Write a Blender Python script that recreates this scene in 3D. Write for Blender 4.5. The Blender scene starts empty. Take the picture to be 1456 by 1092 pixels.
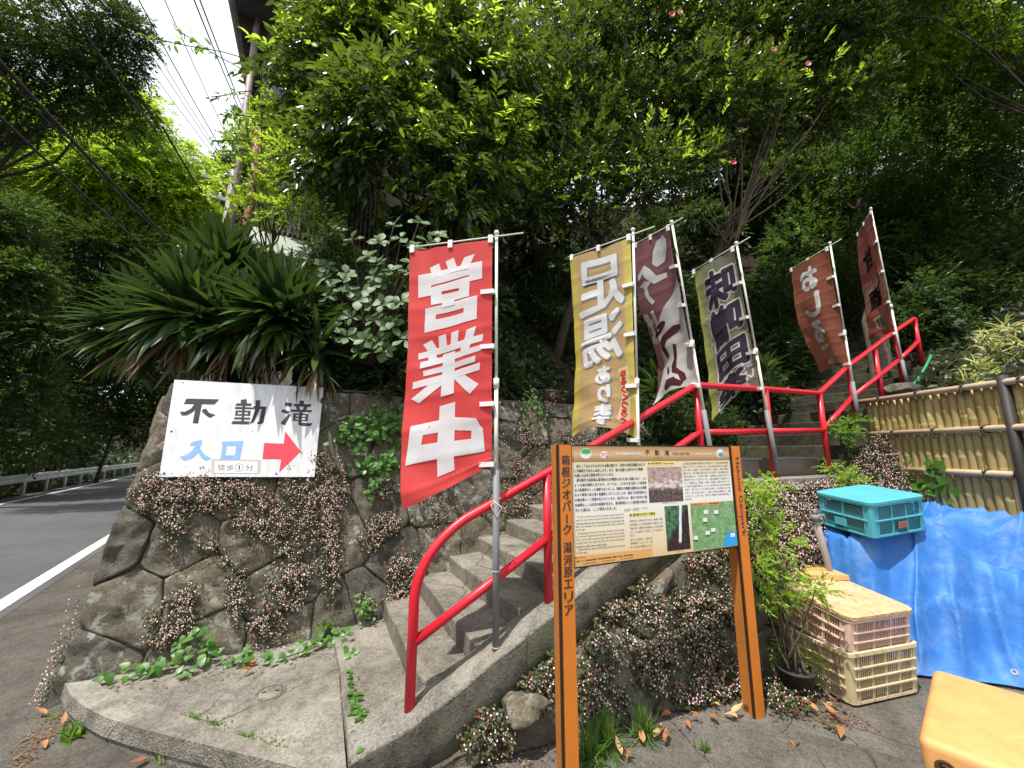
import bpy, bmesh, math, random
import numpy as np
from mathutils import Vector, Matrix, Quaternion

# ------------------------------------------------------------------ scene, camera, light
sc = bpy.context.scene
COL = sc.collection
F_PX, PITCH, EYE = 560.0, math.radians(9.7), 1.6
CP, SP = math.cos(PITCH), math.sin(PITCH)
cam = bpy.data.cameras.new("camera")
camo = bpy.data.objects.new("camera", cam)
COL.objects.link(camo)
cam.sensor_width = 36.0
cam.lens = 36.0 * F_PX / 1456.0
cam.clip_start, cam.clip_end = 0.05, 600.0
camo.location = (0, 0, EYE)
camo.rotation_euler = (math.pi / 2 + PITCH, 0, 0)
sc.camera = camo

SUN = Vector((-0.24, -0.31, 0.95)).normalized()
world = bpy.data.worlds.new("World")
sc.world = world
world.use_nodes = True
wt = world.node_tree
bg = wt.nodes["Background"]
sky = wt.nodes.new("ShaderNodeTexSky")
sky.sky_type = "NISHITA"
sky.sun_disc = False
sky.sun_elevation = math.asin(SUN.z)
sky.sun_rotation = math.atan2(SUN.x, SUN.y)
sky.altitude = 100
sky.air_density = 1.0
sky.dust_density = 2.0
# thin bright cloud over the whole sky
tc = wt.nodes.new("ShaderNodeTexCoord")
nz = wt.nodes.new("ShaderNodeTexNoise")
nz.inputs["Scale"].default_value = 2.2
nz.inputs["Detail"].default_value = 6
wt.links.new(tc.outputs["Generated"], nz.inputs["Vector"])
rp = wt.nodes.new("ShaderNodeValToRGB")
rp.color_ramp.elements[0].position, rp.color_ramp.elements[1].position = 0.30, 0.66
rp.color_ramp.elements[0].color = (0.35, 0.35, 0.35, 1)
rp.color_ramp.elements[1].color = (0.92, 0.92, 0.92, 1)
wt.links.new(nz.outputs["Fac"], rp.inputs["Fac"])
mx = wt.nodes.new("ShaderNodeMixRGB")
wt.links.new(rp.outputs["Color"], mx.inputs["Fac"])
wt.links.new(sky.outputs["Color"], mx.inputs["Color1"])
mx.inputs["Color2"].default_value = (8.6, 8.8, 9.0, 1)
wt.links.new(mx.outputs["Color"], bg.inputs["Color"])
bg.inputs["Strength"].default_value = 0.12
sl = bpy.data.lights.new("sun", "SUN")
sl.energy = 3.9
sl.angle = math.radians(0.53)
sl.color = (1.0, 0.955, 0.88)
slo = bpy.data.objects.new("sun", sl)
COL.objects.link(slo)
slo.rotation_euler = (-SUN).to_track_quat("-Z", "Y").to_euler()
slo.location = SUN * 60
vs = sc.view_settings
vs.view_transform, vs.look, vs.gamma, vs.use_curve_mapping = "Standard", "None", 1.0, False
vs.exposure = 0.66
sc.cycles.max_bounces = 8
sc.cycles.transmission_bounces = 6
sc.cycles.use_denoising = True

# ------------------------------------------------------------------ coordinates
TH = math.radians(26.5)                 # the stairs climb in this direction
S0 = Vector((-0.556, 2.4, 0))
D = Vector((math.cos(TH), math.sin(TH), 0))
N = Vector((-D.y, D.x, 0))
def W(a, b, z):                         # along the stairs, across them, up
    return Vector((S0.x + a * D.x + b * N.x, S0.y + a * D.y + b * N.y, z))
def ray(px, py):                        # sight line of a photo pixel
    u = -(py - 546.0) / F_PX
    return Vector(((px - 728.0) / F_PX, CP - SP * u, SP + CP * u))
def at(px, py, t):
    r = ray(px, py)
    return Vector((r.x * t, r.y * t, EYE + r.z * t))
def on_z(px, py, z):
    r = ray(px, py)
    return at(px, py, (z - EYE) / r.z)
def on_b(px, py, b0, k=0.0):            # on the leaning plane b = b0 + k z
    r = ray(px, py)
    s = S0.dot(N)
    return at(px, py, (b0 + k * EYE + s) / (r.dot(N) - k * r.z))
def ab(p):
    q = Vector((p.x - S0.x, p.y - S0.y, 0))
    return q.dot(D), q.dot(N)
def stair_z(a):                         # top of the sloping kerb beside the stairs
    if a < 2.48: return 0.22 + 0.452 * a
    if a < 4.5: return 1.36 + 0.04 * (a - 2.48)
    return 1.46 + 0.49 * (a - 4.5)

# ------------------------------------------------------------------ object helpers
OFF = {}
def new_obj(name, me, parent=None):
    o = bpy.data.objects.new(name, me)
    COL.objects.link(o)
    if parent is not None:
        o.parent = parent
    return o
def tag(o, label, cat, group=None, kind=None):
    if label: o["label"] = label
    if cat: o["category"] = cat
    if group: o["group"] = group
    if kind: o["kind"] = kind
    return o
def thing(name, label, cat, loc, group=None):
    o = bpy.data.objects.new(name, None)
    o.empty_display_size = 0.1
    COL.objects.link(o)
    o.location = loc
    OFF[o.name] = Vector(loc)
    return tag(o, label, cat, group)
def wloc(o):
    v = Vector((0, 0, 0))
    while o is not None:
        v += Vector(o.location)
        o = o.parent
    return v
def finish(name, me, mat, parent, smooth, base=None):
    if mat is not None:
        for m in (mat if isinstance(mat, (list, tuple)) else [mat]):
            me.materials.append(m)
    if smooth and len(me.polygons):
        me.polygons.foreach_set("use_smooth", [True] * len(me.polygons))
    if parent is not None:
        me.transform(Matrix.Translation(-wloc(parent)))
        o = new_obj(name, me, parent)
    else:
        if base is None and len(me.vertices):
            n = len(me.vertices)
            co = np.empty(n * 3, dtype=np.float32)
            me.vertices.foreach_get("co", co)
            co = co.reshape(-1, 3)
            base = ((co[:, 0].min() + co[:, 0].max()) / 2, (co[:, 1].min() + co[:, 1].max()) / 2, co[:, 2].min())
        base = Vector([float(x) for x in (base or (0, 0, 0))])
        me.transform(Matrix.Translation(-base))
        o = new_obj(name, me)
        o.location = base
    return o
def from_bm(name, bm, mat, parent=None, smooth=False, base=None, normals=True):
    if normals:
        bmesh.ops.recalc_face_normals(bm, faces=bm.faces[:])
    me = bpy.data.meshes.new(name)
    bm.to_mesh(me)
    bm.free()
    return finish(name, me, mat, parent, smooth, base)
def from_vf(name, v, f, mat, parent=None, smooth=False, base=None, mats=None):
    me = bpy.data.meshes.new(name)
    me.from_pydata([tuple(x) for x in v], [], [tuple(x) for x in f])
    if mats is not None:
        me.polygons.foreach_set("material_index", mats)
    return finish(name, me, mat, parent, smooth, base)
def from_np(name, v, f, mat, parent=None, smooth=False, base=None, midx=None):
    """v (n,3) floats, f (m,k) ints, all faces with k corners"""
    me = bpy.data.meshes.new(name)
    v = np.ascontiguousarray(v, dtype=np.float32)
    f = np.ascontiguousarray(f, dtype=np.int32)
    me.vertices.add(len(v))
    me.vertices.foreach_set("co", v.ravel())
    k = f.shape[1]
    me.loops.add(f.size)
    me.loops.foreach_set("vertex_index", f.ravel())
    me.polygons.add(len(f))
    me.polygons.foreach_set("loop_start", np.arange(0, f.size, k, dtype=np.int32))
    try:
        me.polygons.foreach_set("loop_total", np.full(len(f), k, dtype=np.int32))
    except Exception:
        pass
    if midx is not None:
        me.polygons.foreach_set("material_index", np.ascontiguousarray(midx, dtype=np.int32))
    me.update(calc_edges=True)
    me.validate()
    return finish(name, me, mat, parent, smooth, base)

def box(bm, c, e1, e2, e3, sx, sy, sz):
    """box centred at c with axes e1 e2 e3 and full sizes"""
    c = Vector(c); e1 = Vector(e1) * sx / 2; e2 = Vector(e2) * sy / 2; e3 = Vector(e3) * sz / 2
    vs_ = [bm.verts.new(c + e1 * i + e2 * j + e3 * k) for k in (-1, 1) for j in (-1, 1) for i in (-1, 1)]
    for q in ((0, 1, 3, 2), (4, 6, 7, 5), (0, 4, 5, 1), (2, 3, 7, 6), (0, 2, 6, 4), (1, 5, 7, 3)):
        bm.faces.new([vs_[i] for i in q])
    return vs_
X, Y, Z = Vector((1, 0, 0)), Vector((0, 1, 0)), Vector((0, 0, 1))
def abox(bm, a0, a1, b0, b1, z0, z1):
    return box(bm, W((a0 + a1) / 2, (b0 + b1) / 2, (z0 + z1) / 2), D, N, Z, abs(a1 - a0), abs(b1 - b0), abs(z1 - z0))
def bevel(bm, w, seg=2, angle=0.5):
    es = [e for e in bm.edges if len(e.link_faces) == 2 and e.calc_face_angle(0) > angle]
    bmesh.ops.bevel(bm, geom=es, offset=w, segments=seg, profile=0.6, affect="EDGES", clamp_overlap=True)
def tube(bm, pts, r, n=10, cap=True, squash=1.0):
    pts = [Vector(p) for p in pts]
    rs = r if isinstance(r, (list, tuple)) else [r] * len(pts)
    rings = []
    t0 = (pts[1] - pts[0]).normalized()
    up = Z if abs(t0.z) < 0.9 else X
    u = t0.cross(up).normalized()
    for i, p in enumerate(pts):
        t = (pts[min(i + 1, len(pts) - 1)] - pts[max(i - 1, 0)]).normalized()
        u = (u - t * u.dot(t)).normalized()
        w = t.cross(u)
        rings.append([bm.verts.new(p + (u * math.cos(2 * math.pi * k / n) + w * math.sin(2 * math.pi * k / n) * squash) * rs[i]) for k in range(n)])
    for a_, b_ in zip(rings, rings[1:]):
        for k in range(n):
            bm.faces.new((a_[k], a_[(k + 1) % n], b_[(k + 1) % n], b_[k]))
    if cap:
        bm.faces.new(rings[0][::-1])
        bm.faces.new(rings[-1])
def tube_obj(name, pts, r, mat, parent=None, n=10, smooth=True, base=None):
    bm = bmesh.new()
    tube(bm, pts, r, n)
    return from_bm(name, bm, mat, parent, smooth, base)
def grid_vf(nu, nv, fn):
    v = [fn(i / (nu - 1), j / (nv - 1)) for j in range(nv) for i in range(nu)]
    f = [(j * nu + i, j * nu + i + 1, (j + 1) * nu + i + 1, (j + 1) * nu + i) for j in range(nv - 1) for i in range(nu - 1)]
    return v, f
def lathe(bm, c, prof, n=20):
    rings = [[bm.verts.new(Vector(c) + Vector((r * math.cos(2 * math.pi * k / n), r * math.sin(2 * math.pi * k / n), z))) for k in range(n)] for r, z in prof]
    for a_, b_ in zip(rings, rings[1:]):
        for k in range(n):
            bm.faces.new((a_[k], a_[(k + 1) % n], b_[(k + 1) % n], b_[k]))
    return rings
def copy_tree(o, parent=None, **kw):
    c = o.copy()
    COL.objects.link(c)
    if parent is not None: c.parent = parent
    for ch in list(o.children):
        copy_tree(ch, c)
    return c

# ------------------------------------------------------------------ noise
_rs = np.random.RandomState(5)
_G = _rs.rand(32, 32, 32)
def vnoise(x, y, z=0.0):
    xi, yi, zi = math.floor(x), math.floor(y), math.floor(z)
    fx, fy, fz = x - xi, y - yi, z - zi
    fx, fy, fz = fx * fx * (3 - 2 * fx), fy * fy * (3 - 2 * fy), fz * fz * (3 - 2 * fz)
    s = 0.0
    for i in (0, 1):
        for j in (0, 1):
            for k in (0, 1):
                s += _G[(xi + i) % 32, (yi + j) % 32, (zi + k) % 32] * (fx if i else 1 - fx) * (fy if j else 1 - fy) * (fz if k else 1 - fz)
    return s * 2 - 1
def fbm(x, y, z=0.0, o=3):
    s, a_, t = 0.0, 1.0, 0.0
    for _ in range(o):
        s += a_ * vnoise(x, y, z); t += a_
        x, y, z, a_ = x * 2.03 + 7, y * 2.03 + 3, z * 2.03 + 1, a_ * 0.5
    return s / t

# ------------------------------------------------------------------ materials
def lin(c):
    return tuple(((x / 12.92) if x <= 0.04045 else ((x + 0.055) / 1.055) ** 2.4) for x in c)
class NT:
    def __init__(s, name):
        s.m = bpy.data.materials.new(name)
        s.m.use_nodes = True
        s.t = s.m.node_tree
        s.p = s.t.nodes["Principled BSDF"]
        s.out = s.t.nodes["Material Output"]
    def n(s, kind, **kw):
        nd = s.t.nodes.new(kind)
        for k, v in kw.items():
            if k in nd.inputs: nd.inputs[k].default_value = v
            else: setattr(nd, k, v)
        return nd
    def l(s, a_, b_): s.t.links.new(a_, b_)
    def coord(s, which="Object"):
        return s.n("ShaderNodeTexCoord").outputs[which]
    def noise(s, scale, detail=5, rough=0.6, vec=None, dist=0.0):
        nd = s.n("ShaderNodeTexNoise")
        nd.inputs["Scale"].default_value = scale
        nd.inputs["Detail"].default_value = detail
        nd.inputs["Roughness"].default_value = rough
        nd.inputs["Distortion"].default_value = dist
        if vec is not None: s.l(vec, nd.inputs["Vector"])
        return nd.outputs["Fac"]
    def ramp(s, fac, stops):
        nd = s.n("ShaderNodeValToRGB")
        cr = nd.color_ramp
        while len(cr.elements) < len(stops): cr.elements.new(0.5)
        for e, (p, c) in zip(cr.elements, stops):
            e.position = p
            e.color = (c[0], c[1], c[2], 1) if not isinstance(c, (int, float)) else (c, c, c, 1)
        s.l(fac, nd.inputs["Fac"])
        return nd.outputs["Color"]
    def mix(s, fac, c1, c2, mode="MIX"):
        nd = s.n("ShaderNodeMixRGB", blend_type=mode)
        for sock, v in (("Fac", fac), ("Color1", c1), ("Color2", c2)):
            if hasattr(v, "node"): s.l(v, nd.inputs[sock])
            elif isinstance(v, (int, float)): nd.inputs[sock].default_value = v if sock == "Fac" else (v, v, v, 1)
            else: nd.inputs[sock].default_value = (v[0], v[1], v[2], 1)
        return nd.outputs["Color"]
    def bump(s, h, strength=0.3, dist=0.01, prev=None):
        nd = s.n("ShaderNodeBump")
        nd.inputs["Strength"].default_value = strength
        nd.inputs["Distance"].default_value = dist
        s.l(h, nd.inputs["Height"])
        if prev is not None: s.l(prev, nd.inputs["Normal"])
        s.l(nd.outputs["Normal"], s.p.inputs["Normal"])
        return nd.outputs["Normal"]
    def col(s, c):
        if hasattr(c, "node"): s.l(c, s.p.inputs["Base Color"])
        else: s.p.inputs["Base Color"].default_value = (c[0], c[1], c[2], 1)
    def set(s, **kw):
        for k, v in kw.items(): s.p.inputs[k.replace("_", " ")].default_value = v
        return s
def simple(name, c1, c2=None, scale=8, rough=0.6, bump=0.0, bscale=60, spec=0.4, metal=0.0, coord="Object", dist=0.004, speck=None):
    m = NT(name)
    v = m.coord(coord)
    c2 = c2 or tuple(x * 0.8 for x in c1)
    c = m.ramp(m.noise(scale, 6, 0.65, v), [(0.32, c2), (0.68, c1)])
    if speck:
        sc_, lo, hi, sc_col = speck
        c = m.mix(m.ramp(m.noise(sc_, 4, 0.6, v), [(lo, 0.0), (hi, 1.0)]), c, sc_col)
    m.col(c)
    m.set(Roughness=rough, Metallic=metal)
    m.p.inputs["Specular IOR Level"].default_value = spec
    if bump: m.bump(m.noise(bscale, 6, 0.7, v), bump, dist)
    return m.m
def leaf_mat(name, stops, trans=0.35, tcol=(0.20, 0.34, 0.03), rough=0.4, spec=0.5):
    m = NT(name)
    rnd = m.n("ShaderNodeNewGeometry").outputs["Random Per Island"]
    c = m.ramp(rnd, stops)
    m.col(c)
    m.set(Roughness=rough)
    m.p.inputs["Specular IOR Level"].default_value = spec
    tr = m.n("ShaderNodeBsdfTranslucent")
    m.l(m.mix(0.55, m.mix(0.7, c, (6, 6, 6), "MULTIPLY"), tcol), tr.inputs["Color"])
    ms = m.n("ShaderNodeMixShader")
    ms.inputs["Fac"].default_value = trans
    m.l(m.p.outputs[0], ms.inputs[1])
    m.l(tr.outputs[0], ms.inputs[2])
    m.l(ms.outputs[0], m.out.inputs["Surface"])
    return m.m
def obj_leaf_mat(name, c1, c2, trans=0.25, tcol=(0.2, 0.34, 0.03), rough=0.35, c3=None):
    m = NT(name)
    rnd = m.n("ShaderNodeObjectInfo").outputs["Random"]
    c = m.ramp(rnd, [(0.0, c1), (0.6, c2), (1.0, c3 or c2)])
    c = m.mix(m.noise(30, 4, 0.6, m.coord()), c, m.mix(1.0, c, (0.75, 0.75, 0.7), "MULTIPLY"))
    m.col(c)
    m.set(Roughness=rough)
    tr = m.n("ShaderNodeBsdfTranslucent")
    m.l(m.mix(0.55, m.mix(0.7, c, (6, 6, 6), "MULTIPLY"), tcol), tr.inputs["Color"])
    ms = m.n("ShaderNodeMixShader")
    ms.inputs["Fac"].default_value = trans
    m.l(m.p.outputs[0], ms.inputs[1])
    m.l(tr.outputs[0], ms.inputs[2])
    m.l(ms.outputs[0], m.out.inputs["Surface"])
    return m.m
def cloth_mat(name, c, c2=None, trans=0.3, stops=None):
    """thin polyester: some of the light comes through"""
    m = NT(name)
    if stops:
        uv = m.n("ShaderNodeUVMap")
        sp = m.n("ShaderNodeSeparateXYZ")
        m.l(uv.outputs[0], sp.inputs[0])
        cc = m.ramp(sp.outputs[stops[0]], stops[1])
    else:
        cc = m.ramp(m.noise(3, 4, 0.6, m.coord()), [(0.3, c2 or tuple(x * 0.88 for x in c)), (0.7, c)])
    m.col(cc)
    m.set(Roughness=0.55)
    m.p.inputs["Specular IOR Level"].default_value = 0.3
    wv = m.noise(14, 3, 0.5, m.coord(), 0.6)
    m.bump(wv, 0.25, 0.006)
    tr = m.n("ShaderNodeBsdfTranslucent")
    m.l(cc, tr.inputs["Color"])
    ms = m.n("ShaderNodeMixShader")
    ms.inputs["Fac"].default_value = trans
    m.l(m.p.outputs[0], ms.inputs[1]); m.l(tr.outputs[0], ms.inputs[2])
    m.l(ms.outputs[0], m.out.inputs["Surface"])
    return m.m

def rock_mat(name, c1, c2, c3, lichen=(0.42, 0.42, 0.37), lich=(0.62, 0.68), moss=None):
    m = NT(name)
    v = m.coord()
    rnd = m.n("ShaderNodeObjectInfo").outputs["Random"]
    mp = m.n("ShaderNodeMapping")
    m.l(v, mp.inputs["Vector"])
    cx_ = m.n("ShaderNodeCombineXYZ")
    mu = m.n("ShaderNodeMath", operation="MULTIPLY")
    mu.inputs[1].default_value = 40
    m.l(rnd, mu.inputs[0])
    m.l(mu.outputs[0], cx_.inputs[0]); m.l(mu.outputs[0], cx_.inputs[2])
    m.l(cx_.outputs[0], mp.inputs["Location"])
    v = mp.outputs[0]
    c = m.ramp(m.noise(5, 8, 0.7, v), [(0.28, c2), (0.5, c1), (0.74, c3)])
    tint = m.ramp(rnd, [(0.0, (0.72, 0.74, 0.74)), (0.5, (1.0, 0.97, 0.9)), (1.0, (1.1, 1.02, 0.9))])
    c = m.mix(1.0, c, tint, "MULTIPLY")
    c = m.mix(m.ramp(m.noise(45, 5, 0.75, v), [(0.35, 0.6), (0.6, 0.0)]), c, m.mix(1.0, c, (0.5, 0.49, 0.46), "MULTIPLY"))
    c = m.mix(m.ramp(m.noise(11, 4, 0.62, v, 0.4), [(lich[0], 0.0), (lich[1], 0.85)]), c, lichen)
    if moss: c = m.mix(m.ramp(m.noise(4, 6, 0.7, v), [(0.55, 0.0), (0.68, 0.8)]), c, moss)
    m.col(c)
    m.set(Roughness=0.9)
    m.p.inputs["Specular IOR Level"].default_value = 0.25
    vf = m.n("ShaderNodeTexVoronoi"); vf.inputs["Scale"].default_value = 9; vf.inputs["Randomness"].default_value = 1.0
    dv = m.n("ShaderNodeMixRGB", blend_type="ADD"); dv.inputs["Fac"].default_value = 0.12
    nn_ = m.n("ShaderNodeTexNoise"); nn_.inputs["Scale"].default_value = 7; nn_.inputs["Detail"].default_value = 6
    m.l(v, nn_.inputs["Vector"]); m.l(v, dv.inputs["Color1"]); m.l(nn_.outputs["Color"], dv.inputs["Color2"]); m.l(dv.outputs[0], vf.inputs["Vector"])
    nb = m.bump(m.noise(6, 9, 0.75, v, 1.2), 1.0, 0.12)
    nb = m.bump(vf.outputs["Distance"], 0.55, 0.035, nb)
    m.bump(m.noise(55, 7, 0.78, v), 0.9, 0.015, nb)
    return m.m
def concrete_mat(name, c1, c2, moss=(0.10, 0.11, 0.05), mossr=(0.60, 0.75), grain=0.6, dark=0.5):
    m = NT(name)
    v = m.coord()
    c = m.ramp(m.noise(2.2, 7, 0.65, v), [(0.28, tuple(x * 0.72 for x in c2)), (0.46, c2), (0.60, c1), (0.76, tuple(x * 1.22 for x in c1))])
    vo = m.n("ShaderNodeTexVoronoi")
    vo.inputs["Scale"].default_value = 95
    m.l(v, vo.inputs["Vector"])
    agg = m.ramp(vo.outputs["Color"], [(0.15, tuple(x * 0.5 for x in c1)), (0.5, c1), (0.9, tuple(min(1, x * 1.5) for x in c1))])
    c = m.mix(0.45, c, agg)
    c = m.mix(m.ramp(m.noise(9, 6, 0.75, v), [(0.33, dark), (0.52, 0.0)]), c, m.mix(1.0, c, (0.45, 0.43, 0.38), "MULTIPLY"))
    c = m.mix(m.ramp(m.noise(3.3, 7, 0.72, v, 0.4), [(mossr[0], 0.0), (mossr[1], 0.8)]), c, moss)
    c = m.mix(m.ramp(m.noise(1.1, 8, 0.7, v, 0.6), [(0.36, 0.65), (0.56, 0.0)]), c, m.mix(1.0, c, (0.52, 0.49, 0.44), "MULTIPLY"))
    # hairline cracks
    wv = m.n("ShaderNodeTexNoise"); wv.inputs["Scale"].default_value = 3.0; wv.inputs["Detail"].default_value = 5
    m.l(v, wv.inputs["Vector"])
    av = m.n("ShaderNodeMixRGB", blend_type="ADD"); av.inputs["Fac"].default_value = 0.13
    m.l(v, av.inputs["Color1"]); m.l(wv.outputs["Color"], av.inputs["Color2"])
    ve = m.n("ShaderNodeTexVoronoi", feature="DISTANCE_TO_EDGE"); ve.inputs["Scale"].default_value = 1.15
    m.l(av.outputs[0], ve.inputs["Vector"])
    crk = m.ramp(ve.outputs["Distance"], [(0.0015, 0.9), (0.006, 0.0)])
    crk = m.mix(1.0, crk, m.ramp(m.noise(1.7, 3, 0.5, v), [(0.45, 0.0), (0.55, 1.0)]), "MULTIPLY")
    c = m.mix(crk, c, (0.025, 0.023, 0.018))
    m.col(c)
    m.set(Roughness=0.92)
    m.p.inputs["Specular IOR Level"].default_value = 0.25
    nb = m.bump(m.noise(14, 6, 0.7, v), 0.5, 0.02)
    m.bump(vo.outputs["Distance"], grain, 0.006, nb)
    return m.m
def plastic_mat(name, c1, c2, rough=0.45, grime=None, trans=0.0):
    m = NT(name)
    v = m.coord()
    c = m.ramp(m.noise(5, 6, 0.65, v), [(0.3, c2), (0.65, c1)])
    if grime: c = m.mix(m.ramp(m.noise(16, 7, 0.72, v), [(0.52, 0.0), (0.72, 0.7)]), c, grime)
    m.col(c)
    m.set(Roughness=rough)
    m.bump(m.noise(50, 4, 0.6, v), 0.12, 0.003)
    if trans:
        m.p.inputs["Subsurface Weight"].default_value = trans
        m.p.inputs["Subsurface Radius"].default_value = (0.02, 0.012, 0.006)
    return m.m

M = {}
M["asphalt"] = simple("asphalt", (0.100, 0.101, 0.104), (0.066, 0.067, 0.070), 0.5, 0.9, 0.6, 180, 0.3, dist=0.006, speck=(3.0, 0.50, 0.72, (0.105, 0.103, 0.100)))
M["shoulder"] = concrete_mat("shoulder", (0.115, 0.103, 0.088), (0.085, 0.076, 0.066), mossr=(0.72, 0.85))
M["roadpaint"] = simple("roadpaint", (0.72, 0.72, 0.70), (0.55, 0.55, 0.53), 14, 0.8, 0.3, 90, 0.3, speck=(22, 0.54, 0.68, (0.22, 0.22, 0.21)))
M["ground"] = concrete_mat("ground", (0.150, 0.138, 0.120), (0.098, 0.092, 0.082), mossr=(0.64, 0.78))
M["slab"] = concrete_mat("slab", (0.272, 0.252, 0.216), (0.160, 0.149, 0.128), mossr=(0.60, 0.76))
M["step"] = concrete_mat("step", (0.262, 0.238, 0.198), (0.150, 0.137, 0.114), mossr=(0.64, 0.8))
M["step_shaded"] = concrete_mat("step_shaded", (0.065, 0.057, 0.046), (0.036, 0.032, 0.026), mossr=(0.46, 0.66))  # step concrete coloured darker to paint in the shade under the trees
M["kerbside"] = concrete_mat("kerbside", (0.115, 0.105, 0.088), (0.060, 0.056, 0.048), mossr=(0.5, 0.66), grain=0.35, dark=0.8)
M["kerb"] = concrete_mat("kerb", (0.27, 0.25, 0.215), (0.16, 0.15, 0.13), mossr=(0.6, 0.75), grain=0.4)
M["rock"] = rock_mat("rock", (0.275, 0.248, 0.200), (0.150, 0.134, 0.108), (0.40, 0.36, 0.29), lichen=(0.52, 0.52, 0.46), lich=(0.54, 0.63))
M["rockgrey"] = rock_mat("rockgrey", (0.240, 0.224, 0.188), (0.130, 0.122, 0.104), (0.35, 0.33, 0.28), lich=(0.66, 0.73), moss=(0.06, 0.07, 0.028))
M["mortar"] = concrete_mat("mortar", (0.215, 0.195, 0.160), (0.125, 0.113, 0.092), mossr=(0.5, 0.68))
M["soil"] = simple("soil", (0.045, 0.034, 0.022), (0.022, 0.017, 0.012), 5, 0.95, 0.8, 30, 0.1, dist=0.03)
M["redpaint"] = simple("redpaint", (0.68, 0.012, 0.030), (0.54, 0.014, 0.028), 5, 0.38, 0.2, 40, 0.5, speck=(30, 0.66, 0.70, (0.20, 0.045, 0.03)))
M["greytube"] = simple("greytube", (0.21, 0.22, 0.235), (0.16, 0.17, 0.18), 9, 0.55, 0.2, 40)
M["whitepole"] = simple("whitepole", (0.78, 0.76, 0.70), (0.66, 0.64, 0.58), 6, 0.45)
M["clip"] = simple("clip", (0.80, 0.80, 0.79), (0.7, 0.7, 0.7), 8, 0.6)
M["string"] = simple("string", (0.75, 0.68, 0.62), (0.6, 0.5, 0.45), 20, 0.8)
M["signwhite"] = None
M["ink"] = simple("ink", (0.028, 0.028, 0.030), (0.045, 0.045, 0.048), 20, 0.6)
M["signblue"] = simple("signblue", (0.19, 0.36, 0.63), (0.25, 0.42, 0.68), 15, 0.55)
M["signred"] = simple("signred", (0.70, 0.045, 0.075), (0.62, 0.055, 0.08), 15, 0.5)
M["tape"] = simple("tape", (0.42, 0.38, 0.36), (0.55, 0.5, 0.5), 30, 0.7)
M["rust"] = simple("rust", (0.08, 0.035, 0.02), (0.05, 0.025, 0.015), 30, 0.8)
M["boardorange"] = simple("boardorange", (0.66, 0.205, 0.022), (0.58, 0.175, 0.020), 4, 0.45, 0.1, 70)
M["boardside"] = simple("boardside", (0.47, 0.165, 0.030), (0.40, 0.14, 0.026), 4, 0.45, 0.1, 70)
M["boardbrown"] = simple("boardbrown", (0.030, 0.018, 0.013), (0.022, 0.013, 0.010), 9, 0.5)
M["textdark"] = simple("textdark", (0.035, 0.030, 0.030), (0.030, 0.026, 0.026), 9, 0.6)
M["textwhite"] = simple("textwhite", (0.80, 0.79, 0.76), (0.78, 0.76, 0.74), 9, 0.6)
M["hlyellow"] = simple("hlyellow", (0.86, 0.78, 0.20), (0.84, 0.75, 0.18), 9, 0.6)
M["panelorange"] = simple("panelorange", (0.72, 0.38, 0.12), (0.70, 0.36, 0.11), 9, 0.5)
M["mapblue"] = simple("mapblue", (0.02, 0.36, 0.78), (0.02, 0.34, 0.74), 9, 0.5)
M["logogreen"] = simple("logogreen", (0.03, 0.42, 0.14), (0.05, 0.46, 0.18), 9, 0.5)
M["logored"] = simple("logored", (0.62, 0.06, 0.08), (0.60, 0.05, 0.08), 9, 0.5)
M["logoblue"] = simple("logoblue", (0.05, 0.28, 0.66), (0.06, 0.34, 0.60), 9, 0.5)
M["bark"] = simple("bark", (0.085, 0.065, 0.046), (0.040, 0.032, 0.024), 12, 0.9, 0.8, 40, 0.2, dist=0.02)
M["barkpale"] = simple("barkpale", (0.17, 0.13, 0.095), (0.10, 0.075, 0.055), 12, 0.9, 0.6, 40, 0.2, dist=0.02)
M["bamboo"] = None
M["bamboorail"] = simple("bamboorail", (0.56, 0.43, 0.29), (0.45, 0.34, 0.23), 4, 0.5, 0.15, 60)
M["blackpost"] = simple("blackpost", (0.022, 0.019, 0.018), (0.035, 0.03, 0.028), 8, 0.6)
M["cable"] = simple("cable", (0.016, 0.016, 0.017), (0.026, 0.026, 0.028), 8, 0.6)
M["galv"] = simple("galv", (0.52, 0.51, 0.47), (0.34, 0.33, 0.30), 2, 0.6, 0.1, 40, metal=0.0)
M["planter"] = simple("planter", (0.20, 0.165, 0.152), (0.15, 0.125, 0.115), 6, 0.55)
M["potblack"] = simple("potblack", (0.030, 0.026, 0.026), (0.045, 0.040, 0.038), 8, 0.6)
M["hose"] = simple("hose", (0.03, 0.34, 0.12), (0.02, 0.26, 0.09), 8, 0.4)
# ------------------------------------------------------------------ ground, road, slab
R_DIR = Vector((-0.552, 0.834, 0))
R_NRM = Vector((-0.834, -0.552, 0))                 # towards the far side of the road
R_P = Vector((-5.18, 4.31, 0))                      # a point on the near white line
def road_sheet(name, d0, d1, s0, s1, z, mat, n=1, parent=None):
    bm = bmesh.new()
    prev = None
    for i in range(n + 1):
        s = s0 + (s1 - s0) * i / n
        cur = [bm.verts.new(R_P + R_DIR * s + R_NRM * d + Z * z) for d in (d0, d1)]
        if prev: bm.faces.new((prev[0], prev[1], cur[1], cur[0]))
        prev = cur
    return tag(from_bm(name, bm, mat, parent), None, None, kind="structure")
v, f = grid_vf(41, 41, lambda i, j: (-200 + 400 * i, -120 + 400 * j, -0.012))
tag(from_vf("ground", v, f, M["ground"], base=(0, 0, 0)), None, None, kind="structure")
road_sheet("road_shoulder", -2.4, -0.0, -9, 40, -0.004, M["shoulder"], 6)
road_sheet("road", -0.10, 4.7, -20, 90, 0.0, M["asphalt"], 8)
road_sheet("road_line_near", 0.0, 0.16, -20, 90, 0.004, M["roadpaint"], 8)
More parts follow.
